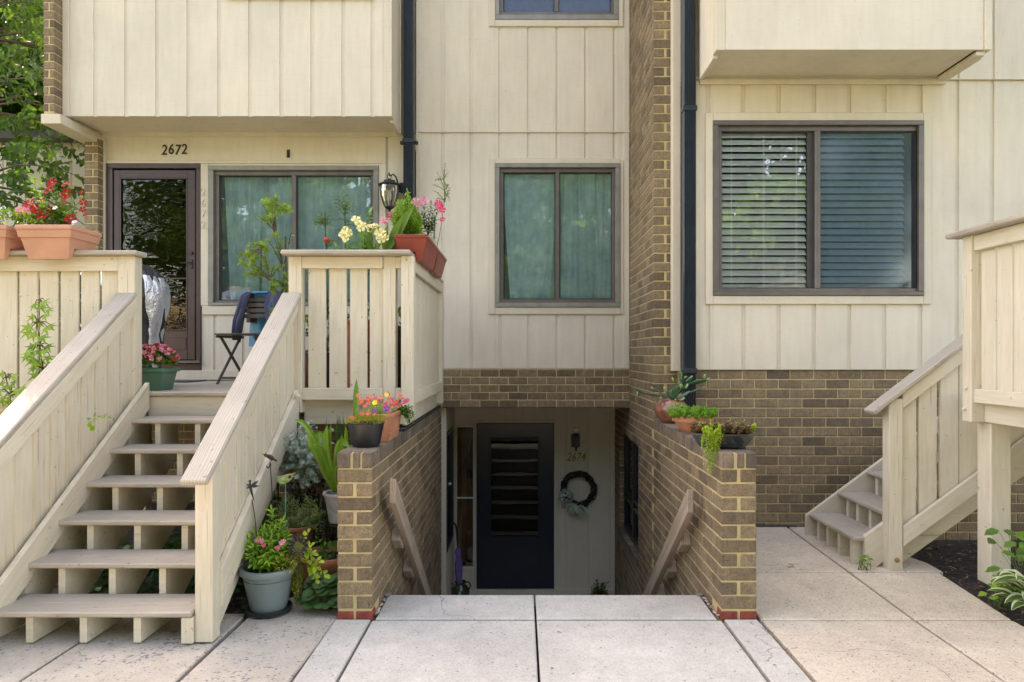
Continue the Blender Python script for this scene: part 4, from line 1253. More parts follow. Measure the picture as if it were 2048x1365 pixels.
# handrails
for side, lab in ((-1, 'brown sloping timber handrail on the left wall of the sunken stairs'), (1, 'brown sloping timber handrail on the right wall of the sunken stairs')):
    if side < 0: p0 = Vector((-.775, 4.12, .70)); p1 = Vector((-.775, 6.35, -1.03)); wx = XI_L
    else: p0 = Vector((1.068, 4.30, .60)); p1 = Vector((1.068, 6.35, -.98)); wx = XI_R
    t = thing('handrail', lab, 'handrail', p0, 'timber handrails of the sunken stairs')
    beam('rail', t, p0, p1, .040, .118, m_handrail, plumb=True, c=.004)
    d = (p1 - p0)
    for f_ in (.22, .42, .62, .82):
        c_ = p0 + d * f_
        xa, xb = sorted((c_.x - side * -.02, wx))
        M = beam_matrix(c_ - d.normalized() * .09, c_ + d.normalized() * .09)
        mb = MB(); a_, b_ = (.021, abs(wx - c_.x) - .001)
        yy = sorted((side * -a_, side * -b_))
        mb.box(.02, .16, yy[0], yy[1], -.085, .0, .004)
        o = part('wall_block', t, mb, m_handrail, M=M)
# ================================================================== PLANTS: TOOLS
TPL = {
 'ovate': ([(0, 0, 0), (.25, .36, .05), (.65, .34, .04), (1, 0, -.10), (.65, -.34, .04), (.25, -.36, .05)], [(0, 3, 2, 1), (0, 5, 4, 3)]),
 'lance': ([(0, 0, 0), (.45, .5, .05), (1, 0, -.08), (.45, -.5, .05)], [(0, 2, 1), (0, 3, 2)]),
 'round': ([(0, 0, 0), (.1, .42, .06), (.55, .55, .05), (1, .18, -.04), (1, -.18, -.04), (.55, -.55, .05), (.1, -.42, .06), (.5, 0, -.03)], [(0, 7, 2, 1), (7, 3, 2), (7, 4, 3), (7, 5, 4), (0, 6, 5, 7)]),
 'maple': ([(0, 0, 0), (.02, .16, 0), (.02, .66, -.08), (.22, .20, .03), (.58, .70, -.08), (.44, .13, .03), (1, 0, -.14), (.44, -.13, .03), (.58, -.70, -.08), (.22, -.20, .03), (.02, -.66, -.08), (.02, -.16, 0), (.25, 0, 0)],
           [(12, 1, 0), (12, 2, 1), (12, 3, 2), (12, 4, 3), (12, 5, 4), (12, 6, 5), (12, 7, 6), (12, 8, 7), (12, 9, 8), (12, 10, 9), (12, 11, 10), (12, 0, 11)]),
 'petal': ([(0, 0, 0), (.5, .45, .08), (1, .25, -.02), (1, -.25, -.02), (.5, -.45, .08)], [(0, 2, 1), (0, 3, 2), (0, 4, 3)]),
}
def norm(a): return a / np.maximum(1e-9, np.linalg.norm(a, axis=1, keepdims=True))
class Fol:
    """collects leaves as arrays and bakes them to one mesh"""
    def __init__(s): s.V = []; s.Fc = []; s.n = 0
    def add(s, P, Dv, Nv, L, W, tpl='ovate'):
        P = np.asarray(P, float).reshape(-1, 3); n = len(P)
        Dv = norm(np.asarray(Dv, float).reshape(-1, 3)); Nv = np.asarray(Nv, float).reshape(-1, 3)
        S = norm(np.cross(Nv, Dv)); N2 = np.cross(Dv, S)
        L = np.broadcast_to(np.asarray(L, float), (n,)).reshape(n, 1, 1); W = np.broadcast_to(np.asarray(W, float), (n,)).reshape(n, 1, 1)
        t, f = TPL[tpl]; t = np.array(t)
        V = P[:, None, :] + L * t[None, :, 0:1] * Dv[:, None, :] + W * t[None, :, 1:2] * S[:, None, :] + L * t[None, :, 2:3] * N2[:, None, :]
        k = len(t)
        for i in range(n):
            b = s.n + i * k
            s.Fc.extend([tuple(b + j for j in q) for q in f])
        s.V.append(V.reshape(-1, 3)); s.n += n * k
    def cloud(s, c, rad, n, L, W, tpl='ovate', up=.5, rand=.9, shell=.5, out=1.0, half=False, grav=0.0):
        u = norm(NR.normal(size=(n, 3)))
        if half: u[:, 2] = np.abs(u[:, 2])
        r = NR.uniform(0, 1, (n, 1)) ** (1 / 3.0) * (1 - shell) + shell * NR.uniform(.75, 1, (n, 1))
        P = np.array(c) + u * r * np.array(rad)
        Dv = u * out + NR.normal(size=(n, 3)) * rand * .5 + np.array([0, 0, up - grav])
        Nv = np.array([0, -.35, .9]) + NR.normal(size=(n, 3)) * .45
        s.add(P, Dv, Nv, L * NR.uniform(.65, 1.2, n), W * NR.uniform(.7, 1.15, n), tpl)
    def sprig(s, pts, n, L, W, tpl='ovate', droop=.2, spread=1.0, pair=False, t0=.15, t1=1.0, tip=True, taper=.4):
        """leaves alternate along a polyline"""
        pts = [np.array(p, float) for p in pts]
        seg = np.array([np.linalg.norm(pts[i + 1] - pts[i]) for i in range(len(pts) - 1)]); cum = np.concatenate([[0], np.cumsum(seg)]) / seg.sum()
        P = []; Dv = []; Nv = []; Ls = []
        for i in range(n):
            t = t0 + (t1 - t0) * (i + .5) / n + NR.uniform(-.3, .3) / n
            t = min(.999, max(0, t)); k = min(len(seg) - 1, np.searchsorted(cum, t, side='right') - 1)
            a = (t - cum[k]) / (cum[k + 1] - cum[k]); p = pts[k] * (1 - a) + pts[k + 1] * a; d = (pts[k + 1] - pts[k]) / seg[k]
            ang = i * 2.4 + NR.uniform(-.4, .4) if not pair else (i // 2) * 1.6 + (i % 2) * math.pi
            s1 = np.cross(d, [0.1, .2, 1.0]); 
            if np.linalg.norm(s1) < .1: s1 = np.cross(d, [1.0, 0, 0])
            s1 /= np.linalg.norm(s1); s2 = np.cross(d, s1)
            o = s1 * math.cos(ang) + s2 * math.sin(ang)
            P.append(p); Dv.append(o * spread + d * .55 + np.array([0, 0, -droop])); Nv.append(d + np.array([0, -.15, .5]) + NR.normal(size=3) * .2); Ls.append(1 - taper * t)
        if tip:
            P.append(pts[-1]); Dv.append(pts[-1] - pts[-2]); Nv.append([0, -.5, .6]); Ls.append(.6)
        Ls = np.array(Ls) * NR.uniform(.8, 1.15, len(Ls))
        s.add(np.array(P), np.array(Dv), np.array(Nv), L * Ls, W * Ls, tpl)
    def bake(s, name, parent, mat, kind='stuff', label=None):
        V = np.concatenate(s.V)
        o = Vector(V.mean(axis=0)); V = V - np.array(o)
        me = bpy.data.meshes.new(name); me.from_pydata(V.tolist(), [], s.Fc); me.materials.append(mat); me.update()
        return part(name, parent, me, None, label, kind, M=Matrix.Translation(o))
def curve(p0, p1, bend=(0, 0, 0), n=6, jit=0):
    p0, p1, b = Vector(p0), Vector(p1), Vector(bend)
    return [p0.lerp(p1, t / n) + b * math.sin(math.pi * t / n) + Vector((rnd.uniform(-jit, jit), rnd.uniform(-jit, jit), rnd.uniform(-jit, jit)) if 0 < t < n else (0, 0, 0)) for t in range(n + 1)]
def strap(mb, pts, w, fold=.25, mi=0, side=None):
    """a long ribbon leaf with a V fold that tapers to a point"""
    pts = [Vector(p) for p in pts]; n = len(pts); V = []; Fs = []
    for i, p in enumerate(pts):
        d = (pts[min(i + 1, n - 1)] - pts[max(0, i - 1)]).normalized()
        s_ = (Vector(side) if side else Vector((0, -1, .25)).cross(d)); s_ = (s_ - d * s_.dot(d)).normalized(); nn = d.cross(s_)
        t = i / (n - 1); ww = w * (.55 + .45 * math.sin(min(1, t * 2) * math.pi / 2)) * (1 - max(0, (t - .55) / .45) ** 1.8) + .0006
        V += [p - s_ * ww / 2, p - nn * ww * fold * .5, p + s_ * ww / 2]
    for i in range(n - 1):
        a = i * 3
        Fs += [(a, a + 1, a + 4, a + 3), (a + 1, a + 2, a + 5, a + 4)]
    mb.add(V, Fs, mi); mb.smooth = True
    return mb
def stems(name, parent, lists, r, mat):
    mb = MB()
    for pts in lists:
        n = len(pts); mb.tube(pts, [r * (1 - .6 * i / (n - 1)) for i in range(n)], 5)
    return part(name, parent, mb, mat, smooth=True)
_fl = {}
def flower_mesh(r, m1, m2, petals=5, cup=.25, ruff=0.0):
    k = (round(r, 4), m1.name, petals, cup)
    if k in _fl: return _fl[k]
    mb = MB(); 
    for i in range(petals):
        a = 2 * math.pi * i / petals; ca, sa = math.cos(a), math.sin(a); w = math.pi / petals * 1.05
        def P(rr, da, z): return (rr * math.cos(a + da), rr * math.sin(a + da), z)
        V = [(0, 0, -.1 * r), P(r * .5, -w * .72, cup * r * .8), P(r * .95, -w * .75, cup * r * .9), P(r * 1.02, 0, cup * r * .55), P(r * .95, w * .75, cup * r * .75), P(r * .5, w * .72, cup * r * .5), P(r * .55, 0, cup * r * .3)]
        mb.add(V, [(0, 1, 6), (1, 2, 3, 6), (6, 3, 4, 5), (0, 6, 5)], 0)
    mb.lathe([(0, -.02 * r), (r * .12, .02 * r), (r * .09, r * .12), (0, r * .15)], (0, 0, 0), 8, mi=1)
    mb.lathe([(r * .05, -r * .9), (r * .07, -r * .3), (r * .12, 0)], (0, 0, -.06 * r), 6, mi=2)
    me = mb.mesh('flower', [m1, m2, m_stem], smooth=False); _fl[k] = me
    return me
def flowers(parent, plist, mesh_, face=(0, -1, .45), spread=.5, name='flower'):
    for p in plist:
        d = (Vector(face) + Vector((rnd.uniform(-1, 1), rnd.uniform(-1, 1), rnd.uniform(-1, 1))) * spread).normalized()
        M = Matrix.Translation(p) @ d.to_track_quat('Z', 'Y').to_matrix().to_4x4() @ Matrix.Rotation(rnd.uniform(0, 6), 4, 'Z') @ Matrix.Scale(rnd.uniform(.8, 1.15), 4)
        part(name, parent, mesh_, None, M=M)
def round_pot(parent, c, r_top, r_bot, h, mat, rim=.025, rimw=.012, n=36, soil=True, band=None, name='pot'):
    x, y, z = c
    pr = [(r_bot * .6, 0), (r_bot, 0), (r_bot + .004, .006)]
    for i in range(1, 6):
        t = i / 6; pr.append((r_bot + (r_top - r_bot) * (t ** .8), .006 + (h - rim - .006) * t))
    if band:
        zb = h - rim - band; pr = [p for p in pr if p[1] < zb]
        rb = r_bot + (r_top - r_bot) * (zb / h) ** .8
        pr += [(rb, zb), (rb + .006, zb + .006)]
    pr += [(r_top - .002, h - rim - .002), (r_top + rimw, h - rim), (r_top + rimw + .003, h - rim * .5), (r_top + rimw, h - .002), (r_top + rimw * .4, h), (r_top - .008, h - .003), (r_top - .012, h - .03)]
    pr += [(r_top - .014, h - .04)]
    mb = MB().lathe(pr, (x, y, z), n)
    mb.f.pop()      # open top
    o = part(name, parent, mb, mat)
    if soil:
        sm = MB(); sm.lathe([(r_top - .012, h - .045), (r_top - .015, h - .035), (r_top * .5, h - .028), (0, h - .025)], (x, y, z), 20)
        part('soil', parent, sm, m_potsoil)
    return o
def P3(p): return Vector(p)

m_stem = plain('green stem', (.10, .15, .04), .6, var=.2)
m_woody = plain('woody stem', (.11, .075, .05), .8, var=.3)
g_mid = leaf_mat('mid green leaf', (0.068, 0.162, 0.027), (0.162, 0.324, 0.047))
g_dark = leaf_mat('dark green leaf', (0.022, 0.069, 0.022), (0.056, 0.144, 0.037), .25)
g_bright = leaf_mat('bright green leaf', (0.125, 0.300, 0.025), (0.275, 0.500, 0.050))
g_lime = leaf_mat('lime leaf', (0.253, 0.414, 0.034), (0.437, 0.552, 0.081), .4)
g_yellow = leaf_mat('yellow green leaf', (.28, .34, .05), (.42, .40, .08), .4)
g_sedum = leaf_mat('sedum green', (.10, .27, .02), (.18, .40, .03), .3)
g_grey = leaf_mat('silver grey leaf', (0.255, 0.360, 0.300), (0.495, 0.615, 0.540), .15, .7)
g_thyme = leaf_mat('thyme leaf', (.22, .32, .11), (.38, .47, .19), .3)
g_tree = leaf_mat('dogwood leaf', (.025, .085, .02), (.09, .20, .04), .35)
g_back = leaf_mat('far tree leaf', (.03, .09, .015), (.10, .22, .03), .4)
g_red = leaf_mat('bronze red leaf', (.11, .03, .03), (.22, .10, .06), .2, c=(.20, .26, .08))
g_dead = leaf_mat('dry brown leaf', (.16, .09, .05), (.30, .20, .13), .1)
g_jade = leaf_mat('jade leaf', (.02, .06, .02), (.05, .12, .03), .1, .35)
def petal_mat(n, c, c2=None): return leaf_mat(n, c, c2 or tuple(min(1, x * 1.4) for x in c), .12, .75)
f_red = petal_mat('red petal', (.30, .002, .005), (.40, .004, .008)); f_pink = petal_mat('pink petal', (.62, .16, .26), (.75, .32, .42)); f_hot = petal_mat('hot pink petal', (.62, .03, .14), (.75, .08, .2))
f_cream = petal_mat('cream yellow petal', (.80, .70, .28), (.85, .80, .48)); f_white = petal_mat('lilac white petal', (.68, .64, .80)); f_coral = petal_mat('coral petal', (.80, .10, .10), (.85, .20, .12))
f_yellow = petal_mat('yellow petal', (.80, .62, .05)); f_purple = petal_mat('purple petal', (.14, .02, .30)); f_eye = plain('flower eye', (.75, .45, .06), .6, bstr=0)

def limb(mb, a, b, r0, r1, bend=0, n=5):
    pts = curve(a, b, (rnd.uniform(-bend, bend), rnd.uniform(-bend, bend), rnd.uniform(0, bend)), n)
    mb.tube(pts, [r0 + (r1 - r0) * i / n for i in range(n + 1)], 7); return pts

# ================================================================== TREES
def tree(label, x, y, h, cr, n, leaf, mat, cat='tree', group=None, tpl='ovate', clumps=45, z0=0.0, cz=.62, trunk_r=.16):
    t = thing('tree', label, cat, (x, y, z0), group)
    mb = MB(); top = Vector((x + rnd.uniform(-.3, .3), y, z0 + h * .75))
    tr = limb(mb, (x, y, z0 - .1), top, trunk_r, trunk_r * .3, .25, 8)
    fo = Fol()
    for i in range(clumps):
        u = Vector((rnd.gauss(0, 1), rnd.gauss(0, 1), rnd.gauss(0, 1))).normalized() * rnd.uniform(.45, 1)
        c = Vector((x + u.x * cr, y + u.y * cr, z0 + h * cz + u.z * h * (1 - cz) * .95))
        a = tr[rnd.randint(3, 8)]
        if i % 2 == 0: mb.tube(curve(a, c, (0, 0, .2), 5), [.05, .04, .03, .02, .015, .008], 5)
        k = rnd.uniform(.28, .55) * cr * .62
        fo.cloud(c, (k * 1.15, k * 1.15, k * .6), n // clumps, leaf, leaf * .7, tpl, up=.0, rand=1.4, shell=.25)
    part('trunk', t, mb, m_woody, smooth=True)
    fo.bake('crown', t, mat)
    return t
# a dogwood left of the houses, reaching into the picture
dg = thing('dogwood_tree', 'broad leaved dogwood tree hanging over the porch at the far left edge', 'tree', (-6.9, 8.4, 0))
mb = MB(); fo = Fol(); tr = limb(mb, (-6.9, 8.4, -.1), (-6.7, 8.3, 8.0), .12, .03, .15, 9)
tips = []
for i in range(190):
    z = rnd.uniform(1.9, 6.3) if i < 130 else rnd.uniform(6.0, 8.6); a = tr[min(9, int(z / .95) + 1)]  # topmost sprays added out of view to break up the sun patch
    end = Vector((rnd.uniform(-6.8, -5.05 + .12 * (z - 4)), rnd.uniform(7.35, 9.4), z))
    if end.x > -5.35 and z < 2.9: end.z += 1.0
    pts = curve(a, end, (0, 0, .18), 6, .02)
    if i % 3 == 0: mb.tube(pts, [.022, .018, .014, .010, .008, .006, .004], 5)
    for q in range(3):
        e = end + Vector((rnd.uniform(-.35, .30), rnd.uniform(-.35, .3), rnd.uniform(-.16, .16)))
        fo.sprig([pts[4], pts[5].lerp(e, .5), e], 9, .135, .085, 'ovate', droop=.45, spread=1.0, t0=.25)
part('trunk', dg, mb, m_woody, smooth=True); fo.bake('crown', dg, g_tree)
tree('tall bright green tree far behind the dogwood at the top left', -9.6, 14.5, 12.5, 4.2, 24000, .27, g_back, clumps=110, cz=.5)
tree('dark leafy tree behind the dogwood at the left edge', -11.8, 12.0, 9.5, 3.6, 12000, .27, g_tree, clumps=70, cz=.5)
# neighbouring house wall behind them
nb = thing('townhouse', 'pale neighbouring house wall half hidden by the dogwood leaves at left', 'house', (-5.4, 9.3, 0))
siding(nb, -9.0, -4.62, 0, 4.4, 9.3, [-8.6 + .31 * i for i in range(14)])
part('roof', nb, MB().box(-9.2, -4.5, 9.1, 13, 4.4, 4.5, 0), m_roof)
# trees and a house across the lawn: what the window panes reflect
for q_, (x, y, h) in enumerate(((-12.5, -15, 13.5), (-7.5, -16.5, 15), (-2.6, -18.5, 14), (2.6, -17, 15.5), (7.6, -15.5, 14), (12.5, -16.5, 15))):
    tree(['leftmost leafy tree across the road mirrored in the panes', 'second leafy tree from the left across the road', 'lower leafy tree left of the middle across the road', 'tallest leafy tree right of the middle across the road', 'second leafy tree from the right across the road', 'rightmost leafy tree across the road'][q_], x, y, h, 3.8, 9500, .46, g_back, group='trees across the road', clumps=60, cz=.55)
hx = thing('townhouse', 'pale house across the road mirrored in the window panes', 'house', (0, -22, 0))
part('wall', hx, MB().box(-16, 16, -24, -22, -.2, 6.5, 0), m_siding)
part('roof', hx, MB().prism([(-25, 6.4), (-21.5, 6.4), (-23.2, 8.6)], 'x', -16.4, 16.4), m_roof)
for x in (-12, -8, -3, 1, 6, 11):
    for z in (1.2, 4.0):
        w_ = part('window', hx, ring(x, x + 1.6, z, z + 1.4, .08, -22.0, -21.93, MB()), m_frame)
        part('pane', w_, MB().box(x + .08, x + 1.52, -21.99, -21.97, z + .08, z + 1.32, 0), m_black)

# ================================================================== THINGS ON THE PORCH
def tapered(mb, x0, x1, y0, y1, z0, z1, tap, notch=None, mi=0):
    """rectangular planter body that narrows downwards; notch = (ya, yb, height) cut along x at the bottom"""
    k = tap
    if notch:
        ya, yb, nh = notch
        poly = [(y0 + k, z0), (ya, z0), (ya, z0 + nh), (yb, z0 + nh), (yb, z0), (y1 - k, z0), (y1, z1), (y0, z1)]
        # split into three convex strips
        strips = [[(y0 + k, z0), (ya, z0), (ya, z1), (y0, z1)], [(ya, z0 + nh), (yb, z0 + nh), (yb, z1), (ya, z1)], [(yb, z0), (y1 - k, z0), (y1, z1), (yb, z1)]]
    else: strips = [[(y0 + k, z0), (y1 - k, z0), (y1, z1), (y0, z1)]]
    for poly in strips:
        b = len(mb.v); mb.prism(poly, 'x', x0, x1, mi)
        for i in range(b, len(mb.v)):
            x, y, z = mb.v[i]; t = (z - z0) / (z1 - z0)
            mb.v[i] = (x + (k * (1 - t) if abs(x - x0) < 1e-6 else -k * (1 - t)), y, z)
    return mb
def rim_rect(mb, x0, x1, y0, y1, z1, w, h, mi=0):
    mb.box(x0 - .006, x1 + .006, y0 - .006, y0 + w, z1 - h, z1, .004, mi); mb.box(x0 - .006, x1 + .006, y1 - w, y1 + .006, z1 - h, z1, .004, mi)
    mb.box(x0 - .006, x0 + w, y0 + w, y1 - w, z1 - h, z1, .004, mi); mb.box(x1 - w, x1 + .006, y0 + w, y1 - w, z1 - h, z1, .004, mi)
def terra_planter(label, x0):
    t = thing('flower_planter', label, 'planter', (x0 + .18, 5.0, 2.20), 'terracotta planters astride the left porch rail')
    mb = MB(); y0, y1 = 4.84, 5.17
    tapered(mb, x0, x0 + .375, y0, y1, 2.205, 2.405, .045, (4.922, 5.095, .077))
    tapered(mb, x0 - .006, x0 + .381, y0 - .006, y1 + .006, 2.355, 2.408, .008)
    rim_rect(mb, x0 - .008, x0 + .383, y0 - .008, y1 + .008, 2.440, .022, .032)
    part('planter_box', t, mb, m_terra)
    part('soil', t, MB().box(x0 + .016, x0 + .36, y0 + .016, y1 - .016, 2.40, 2.422, .004), m_potsoil)
    return t
t = terra_planter('square terracotta planter of red trumpet flowers, right one on the left rail', -3.57)
D0 = 5.0
fo = Fol(); st = []
for (a, b, n) in (((95, 450), (70, 362), 9), ((98, 450), (105, 372), 12), ((110, 450), (136, 380), 12), ((105, 448), (165, 398), 9), ((92, 450), (60, 415), 9), ((112, 448), (150, 415), 12), ((90, 450), (82, 395), 12), ((118, 450), (128, 405), 14), ((100, 450), (90, 415), 14), ((125, 450), (140, 430), 12), ((80, 450), (50, 432), 10), ((110, 450), (115, 420), 16)):
    p0 = at(a[0], a[1], D0); p1 = at(b[0], b[1], D0 + rnd.uniform(-.1, .12)); pts = curve(p0, p1, (rnd.uniform(-.03, .03), rnd.uniform(-.04, .04), .02), 5, .006)
    st.append(pts); fo.sprig(pts, int(n * 1.7), .08, .036, 'ovate', droop=.1)
for (a, b) in (((70, 362), (60, 345)), ((72, 368), (78, 350)), ((76, 390), (62, 365)), ((83, 392), (84, 362))): fo.sprig([at(*a, D0), at(*b, D0)], 2, .10, .035, 'lance', t0=.1)
fo.bake('foliage', t, g_mid); stems('stem', t, st, .004, m_stem)
fr_ = flower_mesh(.050, f_red, f_eye)
flowers(t, [at(x, y, 4.93) for x, y in ((105, 366), (134, 369), (134, 388), (59, 408), (100, 381), (75, 419), (86, 428), (142, 438))], fr_, spread=.35)
flowers(t, [at(x, y, 5.0) for x, y in ((163, 385), (167, 405), (171, 431), (128, 405), (86, 399), (166, 420), (100, 420))], flower_mesh(.024, f_red, f_eye), spread=.8)
flowers(t, [at(x, y, 4.9) for x, y in ((149, 444), (146, 447), (110, 416))], flower_mesh(.016, f_white, f_eye, 5, .1), spread=.3)
t = terra_planter('square terracotta planter of pink and lilac flowers, left one on the left rail', -4.03)
fo = Fol(); fo.cloud(at(22, 446, 5.0), (.25, .15, .09), 420, .04, .015, 'lance', half=True); fo.bake('foliage', t, g_mid)
flowers(t, [at(x, y, 4.93) for x, y in ((6, 418), (14, 424), (2, 424), (20, 428))], flower_mesh(.022, f_white, f_eye, 5, .1), spread=.3)
flowers(t, [at(x, y, 4.93) for x, y in ((35, 419), (44, 420), (53, 421), (60, 423), (40, 426))], flower_mesh(.024, f_pink, f_eye, 5, .1), spread=.3)

# red window boxes on the side rail
def red_box(label, y0, y1):
    t = thing('flower_box', label, 'planter', (-.82, (y0 + y1) / 2, 2.22), 'red plastic flower boxes astride the side rail')
    Mz = Matrix.Translation((-.820, 0, 0)) @ Matrix.Rotation(R(90), 4, 'Z')      # local x -> depth, local y -> -x
    mb = MB(); tapered(mb, y0, y1, -.118, .118, 2.228, 2.39, .040, (-.030, .122, .060))
    rim_rect(mb, y0, y1, -.118, .118, 2.415, .016, .028)
    mb.v = [tuple(Mz @ Vector(p)) for p in mb.v]
    part('planter_box', t, mb, m_redpl)
    part('soil', t, MB().box(-.925, -.715, y0 + .02, y1 - .02, 2.385, 2.402, .003), m_potsoil)
    return t
t = red_box('red plastic flower box of pink flowers and green shrub, nearer on the side rail', 5.08, 5.78)
fo = Fol(); st = []
for i in range(60):
    p0 = at(rnd.uniform(800, 832), 470, 5.3); k = rnd.uniform(-1, 1); p1 = at(812 + k * 28, 378 + abs(k) * 42 + rnd.uniform(0, 40), 5.3 + rnd.uniform(-.12, .15))
    pts = curve(p0, p1, (k * .03, 0, 0), 5, .004); st.append(pts); fo.sprig(pts, 26, .045, .020, 'lance', droop=-.1)
fo.bake('foliage', t, g_bright)
fo = Fol()
for (b, n) in (((848, 400), 16), ((862, 408), 16), ((872, 412), 14), ((888, 402), 10), ((845, 430), 16), ((868, 440), 16), ((790, 440), 8)):
    pts = curve(at(856, 472, 5.5), at(*b, 5.5 + rnd.uniform(-.1, .1)), (0, 0, 0), 5, .005); st.append(pts); fo.sprig(pts, int(n * 1.8), .06, .024, 'lance', droop=0)
fo.bake('foliage', t, g_dark); stems('stem', t, st, .003, m_stem)
flowers(t, [at(x, y, 5.35) for x, y in ((849, 401), (832, 404), (836, 410))], flower_mesh(.036, f_pink, f_eye), spread=.3)
flowers(t, [at(x, y, 5.4) for x, y in ((876, 407), (884, 420), (880, 413), (783, 432), (785, 439), (833, 430), (885, 440))], flower_mesh(.030, f_hot, f_eye), spread=.5)
flowers(t, [at(x, y, 5.1) for x, y in ((766, 441), (770, 443))], flower_mesh(.026, f_pink, f_eye), spread=.3)
stk = MB().tube([at(868, 478, 5.6), at(870, 430, 5.6)], .006, 6); part('stake', t, stk, plain('green plant stake', (.02, .10, .04), .5))
t2 = red_box('red plastic flower box with one tall pale weed, farther one on the side rail', 5.80, 6.40)
fo = Fol(); st = []
pts = curve(at(872, 500, 5.9), at(888, 342, 5.9), (.03, 0, 0), 8, .008); st.append(pts)
for i, (dx, dy) in enumerate(((-20, 0), (14, -12), (-16, -22), (20, -6), (-10, -34), (14, -36), (2, -44), (-22, -12), (18, 18), (-14, 16), (10, 8), (8, -52))):
    e = at(884 + dx * .8, 382 + dy, 5.9 + rnd.uniform(-.08, .08)); s_ = pts[min(8, max(3, 5 + i % 3))]; q = curve(s_, e, (0, 0, .01), 4); st.append(q); fo.sprig(q, 7, .034, .018, 'ovate', t0=.4)
for i in range(8):
    q = curve(at(866, 500, 6.0), at(rnd.uniform(855, 882), rnd.uniform(455, 480), 6.0), (0, 0, 0), 4); fo.sprig(q, 10, .04, .014, 'lance')
fo.bake('foliage', t2, leaf_mat('pale weed leaf', (.16, .24, .08), (.28, .36, .14))); stems('stem', t2, st, .0035, m_stem)

# plants standing on the deck behind the rail
def deck_plant(name, label, px, D, r, h, mat, z=ZD, cat='plant'):
    t = thing(name, label, cat, (fx(px, D), D, z)); round_pot(t, (fx(px, D), D, z), r, r * .72, h, mat); return t
t = deck_plant('potted_mandevilla', 'cream yellow trumpet flowers blooming above the centre porch rail', 725, 5.34, .15, .55, m_clay)
fo = Fol(); st = []
for (b, n) in (((700, 470), 12), ((690, 490), 10), ((720, 440), 12), ((740, 430), 10), ((745, 468), 14), ((765, 470), 12), ((760, 490), 14), ((715, 492), 14), ((735, 490), 14), ((780, 480), 10), ((675, 495), 8), ((741, 425), 6), ((728, 470), 14), ((750, 500), 14)):
    p0 = at(728, 560, 5.3); pts = curve(p0, at(*b, 5.25 + rnd.uniform(-.1, .1)), (rnd.uniform(-.04, .04), 0, 0), 6, .006); st.append(pts); fo.sprig(pts, int(n * 1.6), .08, .036, 'ovate', droop=.1, t0=.4)
fo.bake('foliage', t, g_bright); stems('stem', t, st, .004, m_stem)
flowers(t, [at(x, y, 5.12) for x, y in ((691, 461), (697, 466), (687, 471), (693, 478), (712, 441), (718, 449), (726, 452), (738, 458), (744, 455), (752, 452), (759, 466), (766, 470), (771, 478), (762, 478), (722, 458))], flower_mesh(.036, f_cream, f_eye, 5, .35), spread=.6)
t = deck_plant('potted_lily', 'broad sword shaped leaves rising beside the nearer red flower box', 782, 5.30, .14, .5, m_black)
for (a, b, w) in (((775, 520), (829, 411), .075), ((780, 520), (806, 432), .06), ((752, 520), (742, 453), .045), ((778, 520), (777, 448), .05), ((770, 520), (800, 470), .05)):
    part('leaf', t, strap(MB(), curve(at(*a, 5.2), at(*b, 5.1), (-.03, 0, 0), 9), w, .3), g_mid)
t = deck_plant('tomato_plant', 'thin tomato plant with one red tomato on green stakes before the porch window', 665, 5.7, .16, .3, m_redpl)
for (a, b) in (((655, 640), (650, 425)), ((692, 640), (690, 425))): part('stake', t, MB().tube([at(*a, 5.7), at(*b, 5.7)], .007, 6), plain('dark green stake', (.015, .07, .04), .5))
fo = Fol(); st = []
for (a, bs) in (((665, 640), ((655, 500), (648, 450), (640, 438))), ((685, 640), ((690, 480), (688, 420), (684, 396)))):
    pts = [at(*a, 5.7)] + [at(*b, 5.7) for b in bs]; st.append(pts)
    for i in range(16):
        k = rnd.uniform(.35, 1); j = min(2, int(k * 3)); s_ = Vector(pts[j]).lerp(pts[j + 1], k * 3 - j); e = s_ + Vector((rnd.uniform(-.10, .10), rnd.uniform(-.05, .05), rnd.uniform(-.03, .06))); q = curve(s_, e, (0, 0, .015), 3); st.append(q); fo.sprig(q, 6, .038, .020, 'ovate', droop=.3)
fo.bake('foliage', t, leaf_mat('tomato leaf', (.08, .18, .04), (.16, .28, .07))); stems('stem', t, st, .004, m_stem)
mb = MB().lathe([(0, -.024), (.018, -.018), (.027, 0), (.022, .014), (.008, .019), (0, .016)], at(653, 480, 5.62), 16); part('tomato', t, mb, plain('ripe tomato', (.65, .05, .01), .25))
